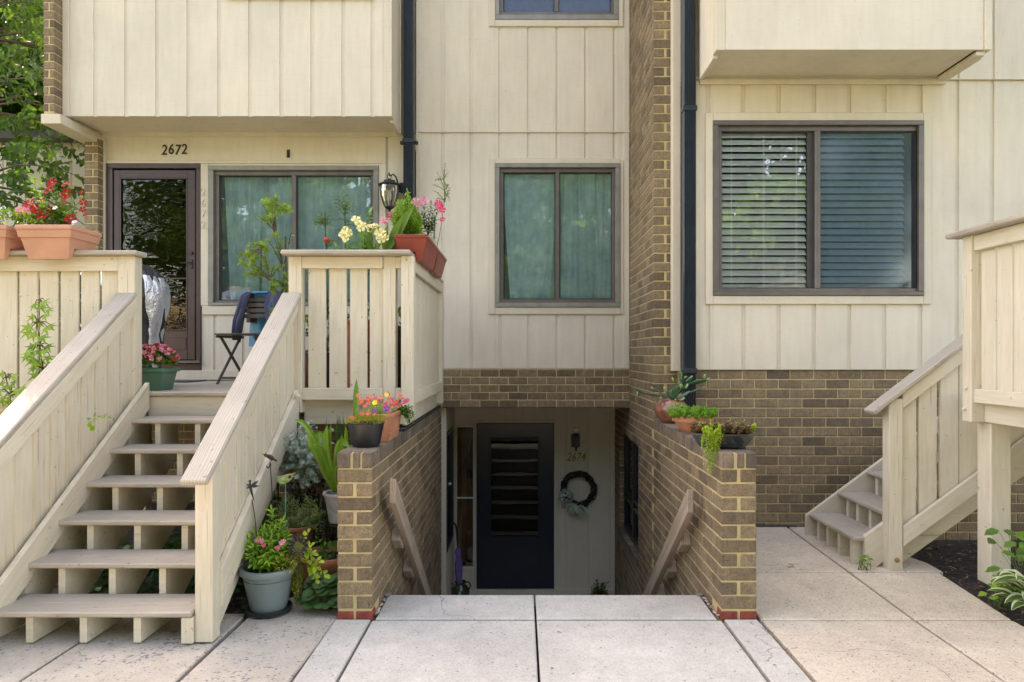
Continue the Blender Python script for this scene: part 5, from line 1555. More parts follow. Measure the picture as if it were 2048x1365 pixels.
# small japanese maple
t = deck_plant('japanese_maple', 'small green maple with fine cut leaves standing behind the stair rail by the chair', 592, 5.75, .17, .32, m_clay)
fo = Fol(); st = []
base = at(592, 700, 5.75); trunk = [base, at(578, 620, 5.7), at(567, 540, 5.7), at(553, 470, 5.7), at(545, 412, 5.7)]; st.append(trunk)
tr2 = [base, at(562, 600, 5.6), at(540, 560, 5.55), at(528, 500, 5.5)]; st.append(tr2)
for (s0, e, n, k) in ((trunk[4], (545, 405), 10, 5), (trunk[3], (527, 430), 8, 2), (trunk[4], (562, 425), 9, 4), (trunk[3], (540, 418), 8, 3), (trunk[2], (545, 475), 5, 2), (trunk[2], (570, 470), 4, 1), (tr2[3], (520, 492), 9, 5), (tr2[3], (495, 520), 9, 5), (tr2[2], (500, 540), 9, 4), (tr2[2], (545, 520), 8, 3), (tr2[1], (575, 560), 9, 4), (tr2[1], (590, 600), 10, 5), (trunk[1], (600, 590), 9, 4), (tr2[1], (560, 640), 10, 4), (trunk[1], (570, 650), 10, 4), (trunk[1], (600, 640), 9, 5), (tr2[2], (565, 575), 8, 3)):
    for q in range(k + 1):
        ee = at(e[0] + rnd.uniform(-22, 22), e[1] + rnd.uniform(-13, 13), 5.6 + rnd.uniform(-.12, .12)); pts = curve(s0, ee, (0, 0, .02), 4, .004); st.append(pts); fo.sprig(pts, max(5, n - 3), .075, .066, 'maple', droop=.3, t0=.45)
fo.bake('foliage', t, leaf_mat('maple leaf', (.12, .24, .03), (.26, .40, .07), .45)); stems('stem', t, st, .006, m_woody)
part('stake', t, MB().tube([at(573, 640, 5.7), at(571, 474, 5.7)], .008, 6), m_woody)
# other pots glimpsed through the slats
for (nm, lab, px, D, r, hh, mt, fm) in (('potted_plant', 'dark plastic pot with bushy greenery glimpsed through the centre rail slats', 655, 5.45, .17, .30, m_black, g_dark), ('potted_plant', 'clay pot with loose greenery glimpsed behind the rightmost rail slats', 742, 5.75, .16, .30, m_clay, g_mid), ('potted_plant', 'white pot seen between the two corner posts of the centre rail', 800, 5.45, .11, .24, m_curtain, g_mid)):
    t = deck_plant(nm, lab, px, D, r, hh, mt); c_ = Vector((fx(px, D), D, ZD + hh)); fo = Fol(); fo.cloud(c_ + Vector((0, 0, .2)), (.09 if px > 780 else .17, .12, .2), 120 if px > 780 else 260, .05, .03); fo.bake('foliage', t, fm)
    stems('stem', t, [curve(c_, c_ + Vector((rnd.uniform(-.06, .06), 0, rnd.uniform(.2, .35))), (0, 0, 0), 4) for _ in range(5)], .005, m_stem)
for (px_, D_, lab) in ((20, 5.5, 'added dark shrub in a black pot darkening the gaps of the leftmost porch slats'), (95, 5.6, 'second added dark shrub filling the gaps of the left porch slats'), (175, 5.5, 'added dark shrub behind the left porch slats next to the covered grill')):  # dark shrubs added to block the bright wall behind the slat gaps
    t = deck_plant('added_shrub', lab, px_, D_, .19, .38, m_black, m_black) if False else deck_plant('added_shrub', lab, px_, D_, .19, .38, m_black)
    c_ = Vector((fx(px_, D_), D_, ZD + .38)); fo = Fol(); fo.cloud(c_ + Vector((0, 0, .22)), (.26, .18, .30), 700, .07, .035); fo.bake('foliage', t, g_dark)
    stems('stem', t, [curve(c_, c_ + Vector((rnd.uniform(-.2, .2), 0, rnd.uniform(.25, .45))), (0, 0, 0), 4) for _ in range(8)], .007, m_woody)
# begonia pot at the head of the stairs
c_ = at(307, 780, 5.42); c_.z = ZD
t = thing('begonia_pot', 'green plastic pot of red and pink begonias at the top of the left stairs', 'potted plant', c_)
m_greenpot = plain('green plastic', (.075, .19, .13), .4, var=.06, bstr=.03)
mb = MB(); tapered(mb, c_.x - .125, c_.x + .125, 5.32, 5.55, ZD + .004, ZD + .155, .026); rim_rect(mb, c_.x - .135, c_.x + .135, 5.31, 5.56, ZD + .175, .014, .03); part('pot', t, mb, m_greenpot)
part('soil', t, MB().box(c_.x - .12, c_.x + .12, 5.325, 5.545, ZD + .15, ZD + .165, .002), m_potsoil)
fo = Fol(); fo.cloud(c_ + Vector((0, 0, .20)), (.17, .15, .12), 620, .034, .028, 'round', half=True); fo.bake('foliage', t, g_mid)
fm1, fm2 = flower_mesh(.017, f_red, f_eye, 4, .2), flower_mesh(.018, f_pink, f_eye, 4, .2)
for fm, n in ((fm1, 90), (fm2, 80)):
    pl = []
    for _ in range(n):
        a = rnd.uniform(0, 2 * math.pi); e = rnd.uniform(.1, 1.35); q = c_ + Vector((.19 * math.cos(a) * math.cos(e), .15 * math.sin(a) * math.cos(e), .215 + .145 * math.sin(e)))
        if fm is fm2 and q.x < c_.x - .05 and rnd.random() < .6: q.x += .12
        pl.append(q)
    flowers(t, pl, fm, (0, -.8, .6), .7)
# covered grill
def grill():
    t = thing('covered_grill', 'round barbecue under a crumpled silver and black cover beside the storm door', 'grill', (-3.52, 6.0, ZD))
    m, N, L, P = nt('silver and black cover')
    v = coords(N, L, 'pos', (1, 1, 1)); n1 = noise(N, L, coords(N, L, 'pos', (2.2, 2.2, 1.1)), 2.4, 2, .5)
    x_ = N.new('ShaderNodeSeparateXYZ'); g_ = N.new('ShaderNodeNewGeometry'); L.new(g_.outputs['Position'], x_.inputs[0])
    # a printed black band that wanders down the middle of the visible side
    band = math_(N, L, 'ABSOLUTE', math_(N, L, 'ADD', x_.outputs[0], math_(N, L, 'MULTIPLY_ADD', n1, .16, 3.235 - .08)))
    topb = math_(N, L, 'MULTIPLY', math_(N, L, 'GREATER_THAN', x_.outputs[2], 2.20), .10)
    k = math_(N, L, 'LESS_THAN', math_(N, L, 'SUBTRACT', band, topb), .030)
    L.new(mix(N, L, k, (.72, .74, .78), (.02, .02, .025)), P.inputs['Base Color'])
    L.new(math_(N, L, 'MULTIPLY', math_(N, L, 'SUBTRACT', 1.0, k), .75), P.inputs['Metallic'])
    P.inputs['Roughness'].default_value = .36
    bump(N, L, P, math_(N, L, 'ADD', noise(N, L, v, 16, 4, .6), noise(N, L, coords(N, L, 'pos', (14, 14, 3)), 1.2, 3)), .9, .02)
    r_ = random.Random(3); ph = [r_.uniform(0, 6) for _ in range(6)]
    def wob(a, z):
        zz = z
        return .06 * math.sin(7 * a + ph[0] + 3 * zz) + .035 * math.sin(15 * a + ph[1] - 6 * zz) + .03 * math.sin(3 * a + 9 * zz + ph[2]) + .02 * math.sin(24 * a + ph[3] + 11 * zz)
    pr = [(.24, .03), (.27, .06), (.30, .2), (.315, .32), (.30, .45), (.315, .58), (.34, .70), (.35, .80), (.345, .90), (.31, .98), (.24, 1.04), (.14, 1.085), (.05, 1.10), (0, 1.10)]
    mb = MB().lathe(pr, (-3.50, 6.0, ZD), 72, wob=wob)
    part('cover', t, mb, m, smooth=True)
    for a in (0, 2.1, 4.2): part('leg', t, MB().tube([(-3.5 + .2 * math.cos(a), 6 + .2 * math.sin(a), ZD), (-3.5 + .16 * math.cos(a), 6 + .16 * math.sin(a), ZD + .4)], .012, 8), m_black)
grill()
# door mat
mt_ = thing('door_mat', 'dark door mat lying before the brown storm door', 'mat', (-3.6, 7.0, ZD))
part('mat', mt_, MB().box(-4.0, -3.30, 6.78, 7.18, ZD + .001, ZD + .014, .004), m_black)
# folding chair
def chair():
    a = R(-14); c = Vector((fx(498, 6.55), 6.55, ZD))
    Mx = Matrix.Translation(c) @ Matrix.Rotation(a, 4, 'Z')
    t = thing('folding_chair', 'small dark slatted folding chair with a blue wetsuit over its back by the porch window', 'chair', c)
    wood = plain('weathered dark wood', (.10, .075, .058), .7, var=.3)
    def pb(nm, p0, p1, w, h):
        beam(nm, t, Mx @ Vector(p0), Mx @ Vector(p1), w, h, wood, up=(0.01, 0, 1) if abs((Vector(p1) - Vector(p0)).z) < .3 else (0, 1, 0.2))
    W = .20
    for sx in (-W, W):
        # long leg: front foot up to the back rest; short leg: rear foot to the seat front
        pb('leg', (sx, -.20, .0), (sx, .16, .47), .018, .030); pb('leg', (sx * .92, .22, .0), (sx * .92, -.17, .45), .018, .030)
        pb('backrest_post', (sx * .98, .12, .40), (sx * .98, .235, .86), .018, .030)
        pb('seat_rail', (sx, -.21, .45), (sx, .19, .45), .018, .026)
    for i in range(6): pb('seat_slat', (-W - .02, -.19 + i * .068, .472), (W + .02, -.19 + i * .068, .472), .052, .014)
    for i in range(4):
        z = .66 + i * .055; y = .175 + (z - .62) * .25
        pb('back_slat', (-W + .0, y, z), (W - .0, y, z), .014, .040)
    pb('stretcher', (-W, -.16, .06), (W, -.16, .06), .016, .022); pb('stretcher', (-W, .18, .06), (W, .18, .06), .016, .022)
    return Mx, c
Mx, cc = chair()
m_navyc = plain('navy neoprene', (.035, .04, .075), .7, var=.2); m_teal = plain('turquoise neoprene', (.01, .20, .32), .55, var=.12)
ws = thing('wetsuit', 'navy and turquoise wetsuit draped over the back of the folding chair', 'wetsuit', Mx @ Vector((0, .2, .6)))
def drape(nm, profile, x0, x1, mat, th=.012, wav=.012, seed=0, nx=14):
    """profile: (y,z) polyline of the cloth over the chair back, thickened"""
    r_ = random.Random(seed); ph = r_.uniform(0, 6); V = []; Fs = []; n = len(profile)
    for k, off in enumerate((0, th)):
        for j, (y, z) in enumerate(profile):
            for i in range(nx + 1):
                u = i / nx; xx0 = x0[j] if isinstance(x0, list) else x0; xx1 = x1[j] if isinstance(x1, list) else x1
                w = wav * math.sin(7 * u * 3.1 / 2 + ph + j * .5) + .5 * wav * math.sin(19 * u + ph * 2 + j)
                edge = math.sin(math.pi * u) ** .35
                V.append(Mx @ Vector((xx0 + (xx1 - xx0) * u, y + w - (off * edge if k else -.2 * off * edge), z)))
    m_ = (nx + 1) * n
    for k in range(2):
        for j in range(n - 1):
            for i in range(nx):
                a = k * m_ + j * (nx + 1) + i; q = (a, a + 1, a + nx + 2, a + nx + 1); Fs.append(q if k == 0 else q[::-1])
    mb = MB().add(V, Fs); mb.smooth = True
    return part(nm, ws, mb, mat, smooth=True)
drape('body', [(.30, .36), (.295, .50), (.29, .64), (.275, .80), (.25, .895)], [-.235, -.225, -.20, -.18, -.17], [.26, .25, .22, .18, .17], m_teal, .02, .018, 1)
drape('shoulder', [(.27, .60), (.26, .75), (.25, .88), (.215, .900), (.17, .86), (.15, .74), (.12, .62), (.10, .50), (.10, .42)], [-.22, -.22, -.20, -.19, -.23, -.25, -.27, -.265, -.25], [-.10, -.10, -.10, -.10, -.115, -.14, -.165, -.18, -.20], m_navyc, .025, .008, 2, 8)
drape('shoulder', [(.27, .60), (.26, .75), (.25, .88), (.215, .900), (.17, .86), (.15, .76), (.12, .66), (.10, .54), (.10, .42)], [.10, .10, .08, .08, .075, .06, .10, .14, .16], [.22, .22, .20, .20, .23, .25, .27, .28, .27], m_navyc, .025, .008, 4, 8)
drape('collar', [(.235, .880), (.20, .906), (.172, .886)], -.10, .08, m_teal, .014, .004, 5, 8)
mb = MB(); lg = Mx @ Vector((.165, .115, .755)); dirn = (Mx.to_3x3() @ Vector((0, -1, .15))).normalized()
Q = dirn.to_track_quat('Z', 'Y').to_matrix().to_4x4()
rg = [Matrix.Translation(lg) @ Q @ Vector((.030 * math.cos(k * math.pi / 8), .030 * math.sin(k * math.pi / 8), 0)) for k in range(17)]
mb.tube(rg, .0022, 4, caps=False); rg = [Matrix.Translation(lg) @ Q @ Vector((.014 * math.cos(k * math.pi / 4) , .014 * math.sin(k * math.pi / 2), 0)) for k in range(9)]; mb.tube(rg, .002, 4, caps=False)
part('emblem', ws, mb, m_teal)
# hanging lantern
def lantern():
    c = at(779, 370, 7.10); t = thing('wall_lantern', 'black iron coach lantern hanging beside the blue grey downspout above the flowers', 'lantern', c)
    x, y, z = c
    mb = MB().lathe([(.0, .062), (.016, .058), (.03, .05), (.058, .043), (.060, .026), (.070, .022), (.112, .004), (.118, -.004), (.114, -.010), (.098, -.010)], (x, y, z), 26); part('roof', t, mb, m_iron)
    g_ = MB().lathe([(.094, -.012), (.096, -.05), (.085, -.13), (.062, -.20), (.045, -.232)], (x, y, z), 26); part('glass', t, g_, glass_mat('seeded lantern glass', (.62, .6, .56), .12, .6, dirt_haze=.25, hazec=(.3, .28, .24)))
    fm = MB(); fm.lathe([(.046, -.226), (.05, -.236), (.03, -.25), (.012, -.262), (.014, -.272), (0, -.285)], (x, y, z), 18)
    for k in range(4):
        a = k * math.pi / 2 + .5; fm.tube([(x + r_ * math.cos(a), y + r_ * math.sin(a), z + q) for r_, q in ((.100, -.01), (.102, -.05), (.091, -.13), (.067, -.20), (.048, -.235))], .005, 6)
    part('cage', t, fm, m_iron)
    lp = MB(); lp.tube([(x + .022 * math.cos(k * .785), y, z + .085 + .022 * math.sin(k * .785)) for k in range(9)], .004, 6, caps=False); lp.tube([(x, y, z + .055), (x, y, z + .066)], .006, 6); part('ring', t, lp, m_iron)
    am = MB(); am.tube([(x - .006, y, z + .125), (x, y, z + .10), (x + .02, y, z + .10)][:2] + [(x + .01, y, z + .092), (x + .035, y + .02, z + .115), (x + .06, y + .05, z + .09), (x + .075, y + .08, z + .03), (x + .09, y + .13, z + .0)], .008, 8); part('arm', t, am, m_iron)
    pl = MB(); pl.lathe([(0, -.012), (.05, -.010), (.055, 0), (.055, .012)], (x + .105, DW - .02, z + .0), 20, M=Matrix.Rotation(R(90), 4, 'X')); part('wall_plate', t, pl, m_iron)
    b_ = MB().lathe([(0, -.17), (.02, -.15), (.028, -.12), (.018, -.085), (.014, -.06), (0, -.06)], (x, y, z), 14); part('bulb', t, b_, m_curtain)
lantern()
# ================================================================== GARDEN CORNER LEFT OF THE BRICK PILLAR
def pot_thing(name, label, x, y, z, r, rb, h, mat, cat='potted plant', **k):
    t = thing(name, label, cat, (x, y, z)); round_pot(t, (x, y, z), r, rb, h, mat, **k); return t
m_bluepot = plain('grey blue plastic', (.15, .205, .205), .38, var=.06, sc_=4, bstr=.03)
x, y = fx(538, 4.06), 4.06
t = pot_thing('flower_pot', 'large grey blue pot of light green leaves on the pavement beside the left stair post', x, y, .015, .150, .100, .255, m_bluepot, rim=.034, rimw=.016, band=.035)
part('saucer', t, MB().lathe([(.115, -.014), (.128, -.012), (.132, .012), (.124, .014), (.1, .002), (0, .002)], (x, y, .015), 32), m_black)
fo = Fol(); st = []
c_ = Vector((x, y, .26))
for i in range(95):
    a = rnd.uniform(0, 6.28); k = rnd.uniform(.15, 1); e = c_ + Vector((math.cos(a) * .165 * k, math.sin(a) * .14 * k, .05 + .13 * (1 - k * k) + rnd.uniform(0, .06)))
    p = curve(c_ + Vector((math.cos(a) * .05, math.sin(a) * .05, -.02)), e, (0, 0, .03), 4, .004); st.append(p); fo.sprig(p, 9, .062, .028, 'ovate', droop=.25)
for (tx, ty, n) in ((543, 1020, 26), (566, 1043, 22), (552, 1050, 18), (530, 1062, 14), (575, 1070, 14)):
    p = curve(c_ + Vector((0, 0, 0)), at(tx, ty, y), (0, .02, 0), 6, .004); st.append(p); fo.sprig(p, n, .070, .034, 'ovate', droop=.0, pair=True, t0=.3)
fo.bake('foliage', t, g_bright); stems('stem', t, st, .0035, m_stem)
fo = Fol(); fo.cloud((x + .11, y - .03, .29), (.09, .08, .05), 300, .022, .012, 'round')
for i in range(26):
    xx = x + .165 + rnd.uniform(-.022, .028); yy = y + rnd.uniform(-.03, .05); p = curve((xx - .04, yy, .28), (xx, yy - .02, rnd.uniform(.03, .16)), (.02, 0, .03), 6, .003); fo.sprig(p, 34, .014, .010, 'round', droop=.0, taper=.1)
fo.bake('trailing_foliage', t, g_yellow)
fo = Fol()
for (a, b) in (((592, 1115), (615, 1065)), ((600, 1120), (622, 1090)), ((596, 1118), (628, 1108)), ((600, 1128), (640, 1122)), ((606, 1130), (652, 1150)), ((610, 1128), (634, 1160))): fo.sprig(curve(at(*a, 4.0), at(*b, 3.98), (0, 0, .02), 5), 9, .045, .034, 'round', droop=.1)
fo.bake('side_shoot', t, g_lime)
flowers(t, [at(v, w, 3.92) for v, w in ((519, 1079), (523, 1082), (514, 1081), (564, 1086), (568, 1083))], flower_mesh(.015, f_pink, f_eye), spread=.4)
flowers(t, [at(v, w, 3.92) for v, w in ((527, 1091), (556, 1096))], flower_mesh(.013, f_hot, f_eye), spread=.4)
# thyme
x, y = fx(596, 4.55), 4.55
sb = thing('upturned_pot', 'black upturned plastic pot under the clay pot of thyme', 'pot', (x, y, -.05)); part('pot', sb, MB().lathe([(.14, 0), (.135, .02), (.10, .295), (0, .30)], (x, y, -.05), 24), m_black)
t = pot_thing('thyme_pot', 'clay pot of wiry grey green thyme behind the grey blue pot', x, y, .252, .105, .075, .14, m_clay)
fo = Fol(); st = []; c_ = Vector((x, y, .38))
for i in range(240):
    a = rnd.uniform(0, 6.28); k = rnd.uniform(.1, 1) ** .7; e = c_ + Vector((math.cos(a) * .215 * k, math.sin(a) * .17 * k, .17 * (1 - k ** 2.2) + rnd.uniform(-.10 * k, .05)))
    p = curve(c_ + Vector((math.cos(a) * .06, math.sin(a) * .06, -.03)), e, (math.cos(a) * .03, 0, .045), 5, .006); st.append(p) if i % 3 == 0 else None; fo.sprig(p, 20, .0165, .0075, 'lance', droop=-.2, t0=.2, taper=.2)
fo.bake('foliage', t, g_thyme); stems('stem', t, st, .0016, m_stem)
# artemisia in a dark pot on a wire stand
x, y = fx(612, 4.95), 4.95
sh = thing('plant_stand', 'black wire plant stand holding the silver leaved plant under the porch edge', 'plant stand', (x, y, 0))
mb = MB()
for sx in (-.16, .16):
    for sy in (-.12, .12): mb.tube([(x + sx, y + sy, -.06), (x + sx, y + sy, .62)], .007, 6)
part('leg', sh, mb, m_iron)
for zz in (.18, .42):
    mb = MB()
    for k in range(9): mb.tube([(x - .17 + k * .0425, y - .13, zz), (x - .17 + k * .0425, y + .13, zz)], .0022, 4)
    for k in (-.13, -.045, .045, .13): mb.tube([(x - .175, y + k, zz), (x + .175, y + k, zz)], .003, 4)
    part('wire_shelf', sh, mb, m_iron)
gr_ = MB()
for k in range(14): gr_.tube([(x - .17 + k * .026, y + .125, .0), (x - .17 + k * .026, y + .125, .60)], .0018, 4)
for k in range(16): gr_.tube([(x - .17, y + .126, .02 + k * .038), (x + .17, y + .126, .02 + k * .038)], .0018, 4)
part('wire_grid', sh, gr_, m_iron)
t = pot_thing('silver_leaf_plant', 'shaggy silver grey artemisia with dry brown undergrowth spilling over a dark pot', x, y, .425, .13, .09, .20, m_black)
fo = Fol(); fd = Fol(); st = []; c_ = Vector((x, y - .02, .62))
for i in range(110):
    tx, ty = rnd.choice([(590, 880, ), (575, 900), (560, 925), (620, 855), (650, 870), (640, 905), (615, 935), (600, 905), (655, 940), (575, 880), (630, 960), (605, 960)])
    e = at(tx + rnd.uniform(-20, 20), ty + rnd.uniform(-16, 16), 4.72 + rnd.uniform(-.10, .16)); p = curve(c_, e, (0, -.03, .05), 5, .012); st.append(p) if i % 2 == 0 else None
    fo.sprig(p, 18, .036, .022, 'maple', droop=.2, t0=.5, taper=.1)
for i in range(60):
    e = at(rnd.uniform(565, 668), rnd.uniform(925, 1000), 4.72 + rnd.uniform(-.08, .1)); p = curve(c_ + Vector((rnd.uniform(-.1, .1), 0, -.02)), e, (0, -.06, .03), 5, .015); fd.sprig(p, 7, .07, .008, 'lance', droop=.6, t0=.3)
fo.bake('foliage', t, g_grey); fd.bake('dry_stems', t, g_dead); stems('stem', t, st, .0025, m_woody)
# white pot with strap leaves
x, y = -1.200, 4.52
g_strap = leaf_mat('strap leaf green', (.12, .28, .03), (.22, .40, .06), .3, .35)
m_whitepot = plain('dirty white plastic', (.42, .42, .41), .6, var=.25, sc_=10)
t = pot_thing('strap_leaf_pot', 'dirty white pot of broad arching strap leaves on a metal stand against the brick pillar', x, y, .415, .098, .066, .20, m_whitepot, rim=.022, rimw=.010)
mg = [m_stem]
for (a, b, bend, w) in (((672, 985), (588, 842), (-.02, -.03, .16), .036), ((670, 985), (612, 912), (.02, -.05, .26), .032), ((672, 985), (640, 862), (-.05, -.06, .07), .048), ((674, 985), (655, 850), (-.03, -.05, .05), .05), ((674, 985), (692, 852), (.02, 0, .02), .045), ((672, 985), (662, 848), (-.04, .03, .02), .042), ((672, 985), (632, 900), (-.04, -.05, .16), .042), ((672, 985), (618, 868), (-.05, -.03, .10), .040), ((672, 985), (702, 900), (-.02, -.03, .17), .05), ((672, 985), (650, 905), (-.05, 0, .05), .055), ((671, 985), (628, 885), (-.02, -.05, .11), .045), ((675, 985), (676, 930), (-.03, -.02, .03), .05), ((672, 985), (684, 870), (0, 0, .0), .06)):
    part('leaf', t, strap(MB(), curve(at(*a, y - .02), at(*b, y - .12 + rnd.uniform(-.05, .1)), bend, 12), w, .35), g_strap)
mb = MB()
for k in range(18):
    xx = fx(rnd.uniform(664, 700), 4.75); strap(mb, curve((xx, 4.75, .55), (xx + rnd.uniform(-.06, .06), 4.72, rnd.uniform(.98, 1.12)), (rnd.uniform(-.02, .02), 0, 0), 7), .012)
part('grass_blades', t, mb, g_dark, kind='stuff')
mb = MB()
for a in (.4, 2.0, 3.6, 5.2): mb.tube([(x + .085 * math.cos(a), y + .085 * math.sin(a), -.06), (x + .085 * math.cos(a), y + .085 * math.sin(a), .41)], .006, 6)
for zz in (.12, .405): mb.tube([(x + .088 * math.cos(k * .393), y + .088 * math.sin(k * .393), zz) for k in range(17)], .005, 5, caps=False)
st_ = thing('pot_stand', 'round dark metal stand carrying the dirty white pot by the pillar', 'plant stand', (x, y, -.06)); part('frame', st_, mb, m_iron)
# clay bowl and violets
x, y = -1.235, 4.34
t = pot_thing('clay_bowl', 'wide terracotta bowl half hidden by the brick pillar, dark soil and seedlings inside', x, y, 0, .165, .10, .262, m_clay, rim=.03, rimw=.006)
fo = Fol(); fo.cloud((x + .05, y, .27), (.09, .09, .04), 60, .035, .03, 'round')
for (a, b) in (((648, 1110), (651, 1085)), ((650, 1110), (634, 1078))): fo.sprig(curve(at(*a, 4.3), at(*b, 4.25), (0, 0, 0), 4), 4, .05, .03, 'ovate')
fo.bake('foliage', t, g_mid)
t = thing('violet_clump', 'low clump of round dark green leaves at the foot of the brick pillar', 'plant', (fx(650, 4.07), 4.07, 0))
fo = Fol(); st = []; c_ = Vector((fx(652, 4.10), 4.10, .0))
for i in range(120):
    a = rnd.uniform(0, 6.28); k = rnd.uniform(.1, 1) ** .6; e = c_ + Vector((math.cos(a) * .125 * k, math.sin(a) * .11 * k, .06 + .14 * (1 - k * k) + rnd.uniform(-.02, .03)))
    st.append(curve(c_ + Vector((math.cos(a) * .03, math.sin(a) * .03, 0)), e, (0, 0, .02), 4))
    fo.add([e], [[math.cos(a) * .6, -.7, -.25]], [[0, -.5 + rnd.uniform(-.3, .3), .85]], rnd.uniform(.045, .07), rnd.uniform(.05, .075), 'round')
fo.bake('foliage', t, g_dark); stems('stem', t, st, .002, m_stem)
# ornamental stakes
def rod(t, pts, r=.0028, mat=None): part('rod', t, MB().tube(pts, r, 6), mat or m_iron)
D = 4.22
t = thing('garden_stake', 'rusty metal bird on a thin stake before the stair skirt board', 'garden stake', at(548, 1010, D))
rod(t, [at(540, 925, D), at(543, 965, D), at(552, 1120, D)])
c_ = at(539, 914, D)
mb = MB(); Mb = Matrix.Translation(c_) @ Matrix.Rotation(R(22), 4, 'Y')
mb.lathe([(0, -.030), (.006, -.028), (.0125, -.018), (.015, -.004), (.013, .010), (.010, .018), (.0105, .026), (.008, .034), (.003, .038), (.0012, .048), (0, .052)], (0, 0, 0), 12, sy=.6, M=Mb @ Matrix.Rotation(R(-90), 4, 'Y'))
part('bird', t, mb, plain('rusty painted iron', (.13, .065, .035), .6, .4, var=.4, sc_=40))
mb = MB(); mb.box(.022, .052, -.002, .002, -.006, .006, .002, M=Mb @ Matrix.Rotation(R(8), 4, 'Y')); mb.box(-.012, .03, -.010, -.006, -.010, .006, .002, M=Mb @ Matrix.Rotation(R(14), 4, 'Y')); part('wing', t, mb, m_iron)
fo = Fol(); fo.add([at(538, 938, D), at(538, 936, D), at(540, 934, D)], [[-.6, 0, .6], [.5, 0, .9], [.1, 0, 1]], [[0, -1, 0]] * 3, .028, .014); fo.bake('metal_leaf', t, m_iron, kind=None)
D = 4.10
t = thing('garden_stake', 'dark metal dragonfly on a thin stake beside the left stair post', 'garden stake', at(512, 1050, D))
rod(t, [at(504, 1000, D), at(509, 1030, D), at(518, 1120, D)])
mb = MB().tube([at(500, 966, D), at(501, 976, D), at(505, 992, D), at(508, 1001, D)], [.006, .0085, .005, .002], 8); mb.lathe([(0, -.008), (.007, -.004), (.008, 0), (.006, .006), (0, .008)], at(500, 963, D), 10); part('body', t, mb, m_iron)
fo = Fol(); o = at(502, 974, D); fo.add([o] * 4, [[1, -.2, .8], [1, -.2, .15], [-.9, 0, .5], [-.8, 0, -.25]], [[0, -1, .2]] * 4, [.062, .055, .034, .034], [.026, .022, .016, .016]); fo.bake('wing', t, plain('blue grey pierced metal', (.10, .12, .15), .5, .6), kind=None)
D = 4.35
t = thing('garden_stake', 'green ceramic chick shaped like a half disc with a round white eye on a rod', 'garden stake', at(571, 1000, D))
rod(t, [at(571, 962, D), at(571, 1060, D)], .003, plain('aqua rod', (.12, .33, .30), .4))
m_ceram = plain('green glazed ceramic', (.28, .40, .14), .25, var=.45, sc_=30, coat=.5); c_ = at(570, 950, D); Rr = .056
poly = [(c_.x + Rr * math.cos(a), c_.z + Rr * 1.02 * math.sin(a)) for a in [math.pi + math.pi * k / 14 for k in range(15)]]
poly = [(px_, pz_ + .012 * (px_ - c_.x) / Rr) for px_, pz_ in poly]
mb = MB().prism(poly, 'y', D - .008, D + .008); part('body', t, mb, m_ceram)
part('beak', t, MB().prism([(c_.x + Rr * .8, c_.z + .008), (c_.x + Rr + .014, c_.z + .022), (c_.x + Rr * .98, c_.z - .004)], 'y', D - .005, D + .005), plain('orange glaze', (.6, .22, .06), .3))
mb = MB().lathe([(0, -.006), (.008, -.004), (.009, 0)], (c_.x + .032, D - .008, c_.z - .012), 14, M=Matrix.Rotation(R(90), 4, 'X')); part('eye', t, mb, m_curtain)
mb = MB().lathe([(0, -.004), (.0038, -.002), (.0042, 0)], (c_.x + .032, D - .0125, c_.z - .012), 10, M=Matrix.Rotation(R(90), 4, 'X')); part('pupil', t, mb, m_black)
fo = Fol(); fo.add([(c_.x + .004, D - .010, c_.z - .006)] * 3, [[-1, 0, -.75], [-.8, 0, -1], [-.55, 0, -1.1]], [[0, -1, 0]] * 3, [.042, .040, .034], .012, 'lance'); fo.bake('wing', t, plain('white glaze', (.7, .66, .5), .3), kind=None)
D = 3.98
t = thing('garden_stake', 'dark metal sunflower with pointed petals beside the grey blue pot', 'garden stake', at(600, 1160, D))
rod(t, [at(597, 1098, D + .02), at(600, 1200, D + .02)], .004)
c_ = at(597, 1093, D)
fo = Fol(); n = 12; an = [2 * math.pi * k / n for k in range(n)]
fo.add([c_ + Vector((.022 * math.cos(a), 0, .022 * math.sin(a))) for a in an], [[math.cos(a), -.12, math.sin(a)] for a in an], [[0, -1, 0]] * n, .050, .028); fo.bake('petal', t, plain('dark violet metal', (.05, .04, .045), .4, .6, var=.4), kind=None)
mb = MB().lathe([(0, -.014), (.012, -.012), (.022, -.006), (.028, .003), (0, .005)], c_, 20, M=Matrix.Rotation(R(90), 4, 'X')); part('flower_centre', t, mb, plain('green patina', (.08, .11, .03), .5, .4, var=.5, sc_=80))
# ivy and undergrowth below the stairs
iv = Fol()
for (xa, xb, ya, yb, zh, n) in ((-2.8, -1.75, 4.25, 5.3, .22, 900), (-1.62, -1.12, 4.5, 5.3, .20, 420), (-2.8, -1.8, 5.3, 6.8, .3, 400), (-1.66, -1.56, 4.0, 4.5, .10, 60)):
    P = np.stack([NR.uniform(xa, xb, n), NR.uniform(ya, yb, n), NR.uniform(0, 1, n) ** 1.6 * zh - .02], 1)
    iv.add(P, np.stack([NR.normal(size=n), NR.normal(size=n) - .6, NR.normal(size=n) * .3 + .15], 1), np.array([0, -.3, .9]) + NR.normal(size=(n, 3)) * .4, NR.uniform(.04, .075, n), NR.uniform(.035, .065, n), 'round')
o = iv.bake('ivy', None, g_dark); o['label'] = 'dark ivy covering the ground under the left stairs and porch'; o['category'] = 'ivy'
